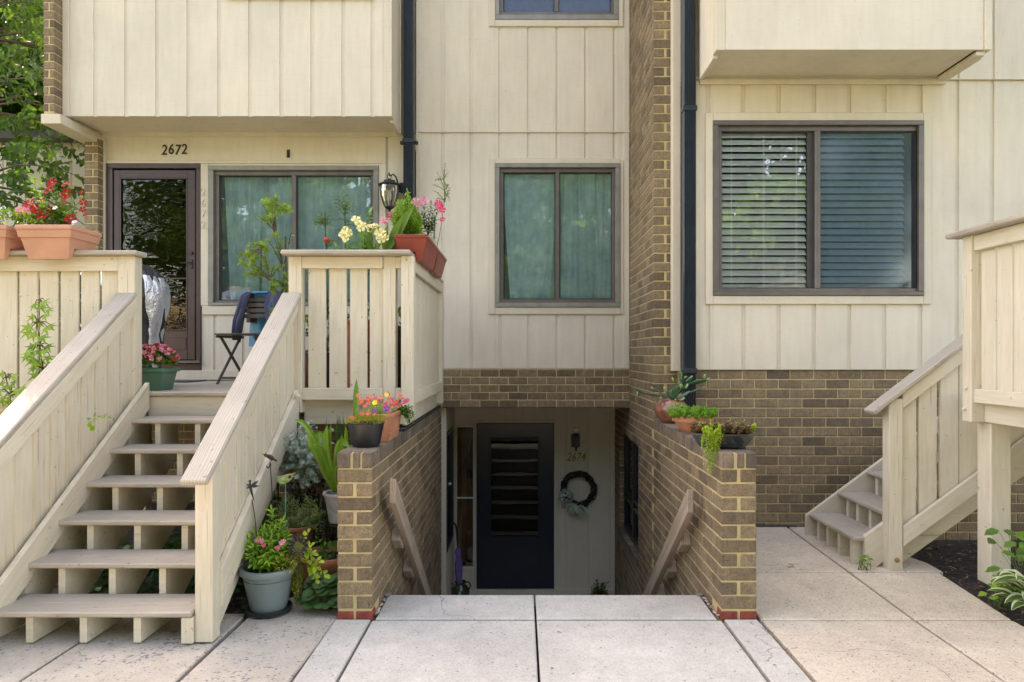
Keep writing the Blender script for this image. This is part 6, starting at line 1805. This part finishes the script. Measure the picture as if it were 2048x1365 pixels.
# ================================================================== SAPLINGS AT THE FAR LEFT
g_map = leaf_mat('young maple leaf', (.16, .33, .035), (.32, .48, .07), .5)
def sapling(label, base, pts, leaves_, size, D):
    t = thing('maple_sapling', label, 'sapling', base); fo = Fol(); ax = [Vector(base)] + [at(p[0], p[1], D) for p in pts]; st = [ax]
    for (px_, py_) in leaves_:
        e = at(px_, py_, D + rnd.uniform(-.12, .1)); k = min(range(1, len(ax)), key=lambda i: (ax[i] - e).length); s0 = ax[k]
        st.append([s0, s0.lerp(e, .6) + Vector((0, 0, .015)), e]); dx = 1 if e.x > s0.x else -1
        sz = size * rnd.uniform(.75, 1.15)
        fo.add([e - Vector((dx * .01, 0, 0))], [[dx * rnd.uniform(.2, .8), -.45, -.55]], [[rnd.uniform(-.3, .3), -.75, .5]], sz, sz * .85, 'maple')
    fo.bake('foliage', t, g_map); stems('stem', t, st, .005, m_woody)
sapling('young maple sapling with bright lobed leaves against the left porch slats', (-3.42, 4.72, -.06), [(92, 800), (86, 740), (80, 690), (74, 645), (78, 600)],
        [(70, 608), (90, 602), (100, 618), (68, 632), (60, 652), (82, 648), (95, 655), (102, 650), (72, 668), (86, 672), (66, 690), (58, 700), (80, 700), (98, 690), (55, 712), (70, 718), (85, 722), (100, 712), (104, 724), (92, 740), (70, 735), (76, 748), (88, 755), (60, 662), (78, 640), (92, 630), (84, 612), (75, 685), (90, 700), (64, 705), (96, 735), (72, 725)], .085, 4.72)
sapling('lower maple sapling at the left edge beside the stair handrail', (-3.62, 4.66, -.06), [(20, 900), (18, 840), (22, 790), (12, 755)],
        [(8, 745), (20, 750), (30, 762), (4, 765), (14, 772), (38, 778), (26, 785), (46, 790), (10, 792), (34, 798), (20, 800), (6, 800), (44, 775), (30, 750), (50, 785), (0, 780), (24, 770)], .080, 4.66)
t = thing('vine_sprig', 'thin green vine sprig poking through the left stair slats', 'vine', at(190, 838, 4.32)); fo = Fol(); fo.sprig([at(176, 838, 4.38), at(200, 832, 4.28), at(229, 836, 4.24)], 12, .042, .016, 'ovate', t0=.1); fo.sprig([at(182, 846, 4.36), at(186, 858, 4.33)], 4, .034, .03, 'round'); fo.bake('foliage', t, g_bright); stems('stem', t, [[at(174, 836, 4.42), at(182, 846, 4.36), at(200, 832, 4.28)]], .0015, m_stem)

# ================================================================== POTS ON THE LEFT PILLAR
zw = ZC + .102
x, y = -.958, 4.215
t = thing('portulaca_pot', 'black plastic pot of coral and pink portulaca on top of the left brick pillar', 'potted plant', (x, y, zw))
mb = MB().lathe([(.055, 0), (.078, .0), (.086, .012), (.112, .142), (.118, .146), (.117, .150), (.108, .147), (.10, .12)], (x, y, zw), 32, sy=.82); mb.f.pop(); part('pot', t, mb, m_black)
part('soil', t, MB().lathe([(.104, .132), (0, .14)], (x, y, zw), 20, sy=.82), m_potsoil)
e_ = MB(); e_.prism([(x - .018 + .018 * (1 - math.cos(k * math.pi / 8)), zw + .148 + .018 * math.sin(k * math.pi / 8)) for k in range(9)], 'y', y - .100, y - .095); part('lug', t, e_, m_black)
fo = Fol(); fo.cloud((x, y, zw + .155), (.125, .10, .035), 900, .020, .006, 'lance', half=False, up=.5)
for i in range(60):
    a = rnd.uniform(0, 6.28); p0 = Vector((x + .07 * math.cos(a), y + .06 * math.sin(a), zw + .14)); e = p0 + Vector((rnd.uniform(-.04, .09), rnd.uniform(-.03, .06), rnd.uniform(.03, .11))); fo.sprig(curve(p0, e, (0, 0, .01), 4), 14, .020, .006, 'lance', droop=-.2)
fo.bake('foliage', t, g_yellow)
fc = flower_mesh(.0155, f_coral, f_eye, 5, .35); fh = flower_mesh(.0155, f_hot, f_eye, 5, .35); fy = flower_mesh(.017, f_yellow, f_eye, 5, .35)
flowers(t, [at(v, w, 4.16) for v, w in ((716, 792), (724, 801), (736, 799), (744, 794), (763, 796), (738, 807), (778, 823), (724, 828), (704, 837), (737, 828), (749, 828), (732, 812), (720, 806))], fc, spread=.5)
flowers(t, [at(v, w, 4.16) for v, w in ((751, 797), (776, 789), (774, 807), (757, 803), (770, 811))], fh, spread=.5)
flowers(t, [at(v, w, 4.15) for v, w in ((773, 790), (750, 806))], fy, spread=.3)
flowers(t, [at(v, w, 4.14) for v, w in ((774, 818), (748, 822))], flower_mesh(.018, f_purple, f_eye, 5, .3), spread=.2)
part('spear_leaf', t, strap(MB(), curve(at(711, 842, 4.2), at(713, 758, 4.2), (0, 0, 0), 8), .036, .4), g_mid)
fo = Fol(); pts = curve(at(706, 842, 4.25), at(716, 738, 4.3), (.015, 0, 0), 6); fo.sprig(pts, 22, .018, .008, 'ovate', t0=.4); fo.bake('twig', t, g_mid)
t = thing('terracotta_trough', 'orange terracotta trough with relief sides and pink portulaca behind the black pot', 'planter', (-.95, 4.6, zw))
mb = MB(); tapered(mb, -1.045, -.838, 4.40, 4.80, zw, zw + .165, .022); rim_rect(mb, -1.045, -.838, 4.40, 4.80, zw + .18, .014, .024)
for k in range(8):
    yy = 4.44 + k * .044; mb.lathe([(0, .010), (.010, .007), (.016, 0)], (-.852, yy, zw + .05 + .035 * (k % 3)), 8, M=Matrix.Rotation(R(82), 4, 'Y'))
part('trough', t, mb, m_clay); part('soil', t, MB().box(-1.03, -.853, 4.415, 4.785, zw + .15, zw + .168, .002), m_potsoil)
fo = Fol(); 
for i in range(110):
    p0 = Vector((rnd.uniform(-1.02, -.86), rnd.uniform(4.43, 4.77), zw + .16)); e = p0 + Vector((rnd.uniform(-.04, .06), rnd.uniform(-.04, .05), rnd.uniform(.03, .12))); fo.sprig(curve(p0, e, (0, 0, .01), 4), 14, .022, .006, 'lance', droop=-.2)
fo.bake('foliage', t, g_thyme)
flowers(t, [at(v, w, 4.50) for v, w in ((794, 803), (797, 812), (801, 793), (780, 800), (806, 798), (788, 806), (783, 812), (798, 788))], fc, spread=.5)
flowers(t, [at(v, w, 4.50) for v, w in ((791, 809), (810, 804), (786, 799), (803, 808), (815, 801))], fh, spread=.5)
fo = Fol()
for i in range(26):
    p0 = Vector((-.86, 4.74, zw + .15)); e = at(rnd.uniform(800, 828), rnd.uniform(812, 846), 4.72); fo.sprig(curve(p0, e, (.01, 0, .03), 4), 14, .024, .016, 'round', droop=.1)
fo.bake('trailing_foliage', t, g_mid)
# ================================================================== POTS ON THE RIGHT PILLAR
x, y = 1.245, 5.66
m_glaze = plain('brown glazed clay', (.30, .11, .065), .3, var=.35, sc_=14, coat=.6)
t = thing('cactus_pot', 'round brown glazed pot with a sprawling prickly pear, farthest on the right wall', 'potted plant', (x, y, zw))
mb = MB().lathe([(.055, 0), (.075, .004), (.115, .045), (.138, .095), (.137, .125), (.118, .165), (.088, .188), (.080, .192), (.074, .185), (.07, .16)], (x, y, zw), 36); mb.f.pop(); part('pot', t, mb, m_glaze)
part('soil', t, MB().lathe([(.078, .172), (0, .178)], (x, y, zw), 16), m_potsoil)
part('glint', t, MB().lathe([(0, -.02), (.018, -.012), (.025, 0), (.018, .012), (0, .018)], at(1362, 797, 5.58), 14, sx=1.3), plain('white stone', (.7, .7, .72), .4))  # white egg standing in for the highlight on the glazed pot
m_cact = plain('cactus skin', (.045, .145, .060), .5, var=.25, sc_=18); m_cact2 = plain('young cactus tip', (.22, .34, .10), .5, var=.2)
def pad(a, b, w, D, D2=None, mat=m_cact, thk=.35):
    a = at(*a, D); b = at(*b, D2 or D); L_ = (b - a).length; M = Matrix.Translation(a) @ (b - a).to_track_quat('Z', 'Y').to_matrix().to_4x4() @ Matrix.Rotation(rnd.uniform(-.3, .3), 4, 'Z')
    W_ = w * D / F / 2 * 1.3
    mb = MB().lathe([(W_ * q, L_ * z) for q, z in ((0, -.03), (.35, .02), (.7, .18), (.93, .40), (1, .6), (.9, .80), (.6, .95), (.25, 1.02), (0, 1.03))], (0, 0, 0), 14, sy=thk, M=M)
    part('cactus_pad', t, mb, mat, smooth=True)
for a, b, w, d1, d2 in (((1345, 800), (1344, 780), 15, 5.6, 5.58), ((1347, 798), (1363, 764), 17, 5.62, 5.6), ((1361, 766), (1362, 744), 9, 5.6, 5.6), ((1356, 790), (1383, 757), 12, 5.64, 5.62), ((1378, 769), (1412, 760), 16, 5.6, 5.5), ((1352, 800), (1380, 783), 13, 5.55, 5.5), ((1378, 786), (1404, 776), 8, 5.5, 5.45), ((1330, 795), (1288, 787), 6, 5.6, 5.5), ((1290, 790), (1271, 778), 8, 5.5, 5.45), ((1325, 788), (1308, 777), 7, 5.7, 5.7), ((1342, 792), (1329, 782), 7, 5.66, 5.66), ((1346, 790), (1352, 772), 10, 5.55, 5.52), ((1385, 752), (1370, 765), 9, 5.6, 5.6)): pad(a, b, w, d1, d2)
for a, b, w in (((1348, 765), (1344, 755), 5), ((1368, 757), (1374, 753), 5), ((1378, 758), (1385, 752), 5), ((1408, 758), (1410, 749), 6), ((1411, 762), (1419, 757), 6), ((1371, 778), (1376, 768), 6), ((1362, 778), (1362, 768), 6), ((1402, 777), (1411, 774), 5), ((1330, 783), (1328, 774), 5), ((1275, 782), (1274, 792), 4), ((1306, 779), (1302, 774), 5), ((1320, 800), (1323, 794), 6)): pad(a, b, w, 5.55, None, m_cact2, .6)
x, y = 1.250, 4.97
t = pot_thing('sedum_bowl', 'terracotta bowl packed with bright green sedum on the right brick wall', x, y, zw, .135, .078, .125, m_clay, rim=.045, rimw=.010)
fo = Fol()
for i in range(150):
    a = rnd.uniform(0, 6.28); k = rnd.uniform(0, 1) ** .5; p0 = Vector((x + .15 * k * math.cos(a), y + .15 * k * math.sin(a), zw + .10)); e = p0 + Vector((.03 * math.cos(a) * k, .03 * math.sin(a) * k, rnd.uniform(.045, .095) - .02 * k)); fo.sprig([p0, (p0 + e) / 2, e], 22, .018, .008, 'lance', droop=-.35, taper=-.2)
fo.bake('foliage', t, g_sedum)
fo = Fol(); fo.cloud((x - .09, y + .14, zw + .17), (.07, .05, .03), 160, .02, .01, 'lance'); fo.bake('grey_foliage', t, g_thyme)
x, y = 1.225, 4.13
t = thing('bonsai_tray', 'black glazed six sided tray of red and lime trailing sedum on the right brick pillar', 'planter', (x, y, zw))
hexa = lambda r1, r2, z: [(x + r1 * math.cos(k * math.pi / 3 + .12), y + r2 * math.sin(k * math.pi / 3 + .12), z) for k in range(6)]
V = hexa(.150, .075, zw + .012) + hexa(.198, .100, zw + .082) + hexa(.205, .106, zw + .083) + hexa(.205, .106, zw + .092) + hexa(.19, .094, zw + .092) + hexa(.185, .09, zw + .07)
Fs = []
for r_ in range(5):
    for k in range(6): Fs.append((r_ * 6 + k, r_ * 6 + (k + 1) % 6, (r_ + 1) * 6 + (k + 1) % 6, (r_ + 1) * 6 + k))
Fs.append(tuple(range(6))[::-1]); Fs.append(tuple(range(30, 36)))
mb = MB().add(V, Fs)
for sx, sy in ((-.1, -.04), (.1, -.04), (-.1, .04), (.1, .04)): mb.box(x + sx - .02, x + sx + .02, y + sy - .012, y + sy + .012, zw, zw + .014, .003)
part('tray', t, mb, plain('black green glaze', (.014, .022, .022), .22, var=.5, coat=.5))
fo = Fol(); fo2 = Fol()
for i in range(210):
    a = rnd.uniform(0, 6.28); k = rnd.uniform(0, 1) ** .5; p0 = Vector((x + .185 * k * math.cos(a), y + .09 * k * math.sin(a), zw + .085)); e = p0 + Vector((rnd.uniform(-.02, .025), rnd.uniform(-.02, .02), rnd.uniform(.015, .075)))
    (fo if rnd.random() < .78 else fo2).sprig([p0, (p0 + e) / 2, e], 13, .015, .010, 'round', droop=-.2, taper=-.2)
fo.bake('foliage', t, g_red); 
for i in range(46):
    px_ = rnd.uniform(1405, 1438); p0 = at(px_ + 8, 862, 4.08); e = at(px_ - 2, rnd.choice([905, 885, 920, 935, 948]) + rnd.uniform(-8, 8) - abs(px_ - 1421) * 1.6, 4.02); pts = curve(p0, e, (-.005, -.03, .03), 7, .004); fo2.sprig(pts, 30, .013, .009, 'round', droop=0, t0=.0, taper=.2)
fo2.bake('trailing_foliage', t, g_lime)

# ================================================================== IN THE STAIRWELL
zl_ = -1.50
x, y = fx(921, 8.05), 8.05
m_urn = plain('olive green glaze', (.045, .055, .025), .25, var=.4, coat=.5)
t = thing('umbrella_urn', 'olive glazed two handled urn holding the umbrella left of the blue door', 'urn', (x, y, zl_))
mb = MB().lathe([(.06, 0), (.075, .01), (.10, .10), (.108, .18), (.10, .25), (.075, .29), (.055, .31), (.06, .335), (.068, .34), (.06, .34), (.05, .32), (.05, .2)], (x, y, zl_), 30); mb.f.pop(); part('vase', t, mb, m_urn)
for sx in (-1, 1): part('handle', t, MB().tube([(x + sx * .055, y, zl_ + .325), (x + sx * .095, y, zl_ + .335), (x + sx * .118, y, zl_ + .29), (x + sx * .10, y, zl_ + .245)], .010, 8), m_urn, smooth=True)
part('emblem', t, MB().box(x - .010, x + .012, y - .108, y - .098, zl_ + .15, zl_ + .25, .003), plain('pale blue glaze', (.35, .55, .55), .3))
t = thing('umbrella', 'folded purple umbrella with black crook handle standing in the urn', 'umbrella', (x, y, zl_ + .1))
Mu = Matrix.Translation((x, y, zl_ + .08)) @ Matrix.Rotation(R(-3), 4, 'Y')
mb = MB().lathe([(.004, 0), (.022, .1), (.034, .25), (.040, .38), (.038, .47), (.030, .52), (.024, .56), (.034, .60), (.026, .64), (.012, .66)], (0, 0, 0), 24, M=Mu, wob=lambda a, z: .22 * math.sin(5 * a + 14 * z) + .08 * math.sin(11 * a)); part('canopy', t, mb, plain('purple nylon', (.17, .11, .33), .55, var=.15), smooth=True)
pts = [Mu @ Vector(p) for p in ((0, 0, .6), (0, 0, .86), (-.004, 0, .91), (-.02, 0, .945), (-.045, 0, .955), (-.07, 0, .94), (-.082, 0, .905), (-.083, 0, .88))]; part('handle', t, MB().tube(pts, [.006, .011, .012, .012, .012, .012, .012, .011], 10), m_black, smooth=True)
# wreath
c_ = at(1157, 979, DE - .05)
t = thing('wreath', 'round dark twig wreath with grey green leaves on the wall beside the blue door', 'wreath', c_)
mb = MB()
for k in range(34):
    ph, r0, n = rnd.uniform(0, 6.28), rnd.uniform(.012, .042), 40; tw = rnd.choice([3, 4, 5, -4, -5]); a0 = rnd.uniform(0, 6.28); arc = rnd.uniform(2.5, 6.3)
    pts = []
    for i in range(n + 1):
        a = a0 + arc * i / n; b = ph + tw * a; rr = .188 + r0 * math.cos(b) + rnd.uniform(-.003, .003); pts.append(c_ + Vector((rr * math.cos(a), .7 * r0 * math.sin(b), rr * math.sin(a))))
    mb.tube(pts, .0042, 4)
part('twig_ring', t, mb, plain('dark twigs', (.028, .020, .016), .8), smooth=False)
for k in range(15):
    a = rnd.uniform(3.5, 4.9); s0 = c_ + Vector((.19 * math.cos(a), -.05, .19 * math.sin(a))); part('leaf', t, strap(MB(), curve(s0, s0 + Vector((rnd.uniform(-.08, .12), rnd.uniform(-.05, 0), -rnd.uniform(.08, .17))), (rnd.uniform(-.03, .03), -.02, .02), 6), .022), g_grey)
fo = Fol(); fo.cloud(c_ + Vector((-.165, -.06, -.08)), (.075, .03, .075), 190, .042, .024, 'ovate'); fo.bake('foliage', t, g_grey)
flowers(t, [c_ + Vector((-.17 + rnd.uniform(-.05, .05), -.085, -.07 + rnd.uniform(-.05, .05))) for _ in range(9)], flower_mesh(.015, f_white, f_eye), spread=.3)
# wall lamp beside the blue door
c_ = at(1151, 880, DE - .005)
t = thing('wall_lamp', 'small black wall lamp with a bare white bulb above the brass number 2674', 'wall lamp', c_)
x, y, z = c_
part('back_plate', t, MB().box(x - .052, x + .052, y - .03, y - .002, z - .085, z + .07, .004), m_black)
part('finial', t, MB().lathe([(0, -.145), (.012, -.135), (.009, -.115), (.016, -.10), (.016, -.085)], (x + .004, y - .03, z), 12), m_black)
mb = MB().lathe([(.028, .04), (.030, .06), (.022, .085), (.018, .085)], (x + .004, y - .05, z), 16); part('socket', t, mb, m_black)
part('bulb', t, MB().lathe([(.014, .08), (.016, .09), (.030, .115), (.032, .135), (.022, .158), (0, .165)], (x + .004, y - .05, z), 18), plain('white glass bulb', (.80, .78, .72), .25, bstr=0))
# jade pot
x, y = fx(1200, 8.15), 8.15
t = pot_thing('jade_pot', 'small clay pot with a dark jade plant at the right foot of the sunken stairs', x, y, zl_, .10, .07, .16, m_clay)
fo = Fol(); st = []
for i in range(22):
    e = Vector((x + rnd.uniform(-.10, .10), y + rnd.uniform(-.06, .06), zl_ + .16 + rnd.uniform(.04, .15))); p = curve((x, y, zl_ + .13), e, (0, 0, .02), 4); st.append(p); fo.sprig(p, 9, .030, .024, 'round', t0=.4)
fo.bake('foliage', t, g_jade); stems('stem', t, st, .005, m_woody)

# ================================================================== RIGHT BED
def hosta_leaf(base, dirn, L, W, lift):
    base = Vector(base); d = Vector(dirn).normalized(); sd_ = d.cross(Vector((0, 0, 1))).normalized(); n = 8; V = []; Fs = []; Mi = []
    for i in range(n + 1):
        t_ = i / n; w = W * (math.sin(math.pi * min(1, t_ ** .8)) ** .75) * .5 + .0008; c0 = base + d * L * t_ + Vector((0, 0, lift * math.sin(t_ * 1.9) - .35 * L * t_ * t_))
        for q, up in ((-1, .25), (-.62, .10), (0, -.04), (.62, .10), (1, .25)): V.append(c0 + sd_ * w * q + Vector((0, 0, up * w * (1 + .2 * math.sin(i * 2.1)))))
    for i in range(n):
        for k in range(4): a = i * 5 + k; Fs.append((a, a + 1, a + 6, a + 5)); Mi.append(1 if k in (0, 3) else 0)
    mb = MB(); mb.v = [tuple(v) for v in V]; mb.f = Fs; mb.m = Mi; mb.smooth = True; return mb
g_hcream = leaf_mat('cream leaf edge', (.62, .66, .42), (.72, .72, .52)); g_hgreen = leaf_mat('hosta green', (.05, .15, .03), (.09, .22, .05))
x, y = 3.02, 3.98
t = thing('hosta', 'variegated hosta with cream edged leaves at the right edge below the raised platform', 'hosta', (x, y, -.03))
for k in range(20):
    a = rnd.uniform(1.7, 5.4); r_ = rnd.uniform(.02, .08); z = rnd.uniform(.04, .20); part('leaf', t, hosta_leaf((x + r_ * math.cos(a), y + r_ * math.sin(a), z), (math.cos(a), math.sin(a), rnd.uniform(.0, .5)), rnd.uniform(.15, .21), rnd.uniform(.07, .10), .035), [g_hgreen, g_hcream], smooth=True)
stems('stem', t, [curve((x, y, -.05), (x + rnd.uniform(-.08, .08), y + rnd.uniform(-.08, .08), .15), (0, 0, 0), 3) for _ in range(8)], .004, m_stem)
def heart_plant(label, x, y, z0, h, rr, n, lf, mat, name='leafy_plant'):
    t = thing(name, label, 'plant', (x, y, z0)); fo = Fol(); st = []
    for k in range(n):
        e = Vector((x + rnd.uniform(-rr, rr), y + rnd.uniform(-rr, rr) * .7, z0 + rnd.uniform(.25, 1) * h)); st.append(curve((x + rnd.uniform(-.05, .05), y, z0 - .03), e, (rnd.uniform(-.03, .03), 0, .02), 4)); a = rnd.uniform(0, 6.28)
        fo.add([e], [[math.cos(a), math.sin(a) * .5 - .4, -.15]], [[rnd.uniform(-.3, .3), -.45, .85]], lf * rnd.uniform(.7, 1.2), lf * rnd.uniform(.7, 1.0), 'ovate')
    fo.bake('foliage', t, mat); stems('stem', t, st, .0028, m_stem)
heart_plant('leggy heart leaved plant growing behind the hosta at the right edge', 3.14, 4.22, -.05, .50, .16, 34, .085, g_mid)
heart_plant('low light green weed between the hosta and the thick square post', 2.98, 4.22, -.05, .22, .09, 30, .05, g_bright)
heart_plant('tiny bright green weed at the foot of the right stairs', fx(1728, 4.74), 4.74, .03, .10, .03, 10, .035, g_sedum)
# mulch flakes, twigs and pebbles
n = 2600
P = np.stack([NR.uniform(2.84, 4.6, n), NR.uniform(3.3, 5.7, n), NR.uniform(-.07, -.02, n)], 1); P = P[(P[:, 0] > 2.92) | (P[:, 1] < 4.7)]
n = len(P); mu = Fol(); mu.add(P, np.stack([NR.normal(size=n), NR.normal(size=n), NR.normal(size=n) * .25], 1), np.array([0, 0, 1]) + NR.normal(size=(n, 3)) * .5, NR.uniform(.02, .07, n), NR.uniform(.008, .02, n), 'lance')
n2 = 260; Q = np.stack([NR.uniform(-3.0, 2.7, n2), NR.uniform(2.6, 5.7, n2), np.full(n2, .006)], 1); Q = Q[~((Q[:, 0] > -1.1) & (Q[:, 0] < 1.4) & (Q[:, 1] > 3.9)) & ~((Q[:, 0] < -1.7) & (Q[:, 1] > 4.0)) & ~((Q[:, 0] < -1.1) & (Q[:, 1] > 4.2))]; Q[:, 2] += np.where(Q[:, 0] > 1.4, .06 * np.clip((Q[:, 1] - 3.9) / 1.9, 0, 1), 0)
n2 = len(Q); lt = Fol(); lt.add(Q, np.stack([NR.normal(size=n2), NR.normal(size=n2), NR.normal(size=n2) * .06], 1), np.array([0, 0, 1]) + NR.normal(size=(n2, 3)) * .12, NR.uniform(.008, .026, n2), NR.uniform(.003, .011, n2), 'lance'); lt.bake('leaf_debris', None, g_dead)
o = mu.bake('mulch', None, leaf_mat('mulch flake', (.05, .03, .02), (.16, .09, .06), 0, .9, c=(.30, .20, .14)))
P = np.stack([NR.uniform(-4.4, -1.08, 2200), NR.uniform(4.1, 7.1, 2200), NR.uniform(-.07, -.03, 2200)], 1); mu = Fol(); mu.add(P, NR.normal(size=(2200, 3)) * [1, 1, .25], np.array([0, 0, 1]) + NR.normal(size=(2200, 3)) * .5, NR.uniform(.02, .06, 2200), NR.uniform(.008, .02, 2200), 'lance')
mu.bake('leaf_litter', None, leaf_mat('leaf litter', (.03, .02, .013), (.09, .055, .035), 0, .9))
mb = MB()
for side in (-1, 1):
    for k in range(20):
        yy = rnd.uniform(3.98, 4.31); xx = (-.852 + rnd.uniform(-.004, .006)) if side < 0 else (1.146 + rnd.uniform(-.006, .006)); r_ = rnd.uniform(.005, .011)
        mb.lathe([(0, -r_ * .6), (r_, -r_ * .3), (r_ * 1.1, 0), (r_ * .8, r_ * .5), (0, r_ * .7)], (xx, yy, .002), 8, sx=rnd.uniform(.8, 1.2), sy=rnd.uniform(.9, 1.4))
pb = part('pebbles', None, mb, plain('river pebbles', (.42, .37, .32), .6, var=.5, sc_=40, kind='pos'), kind='stuff')
for xx in (-.84, 1.125): part('corner_bracket', cs, MB().box(xx - .018, xx + .018, 4.29, 4.332, .001, .014, .002), m_steel)
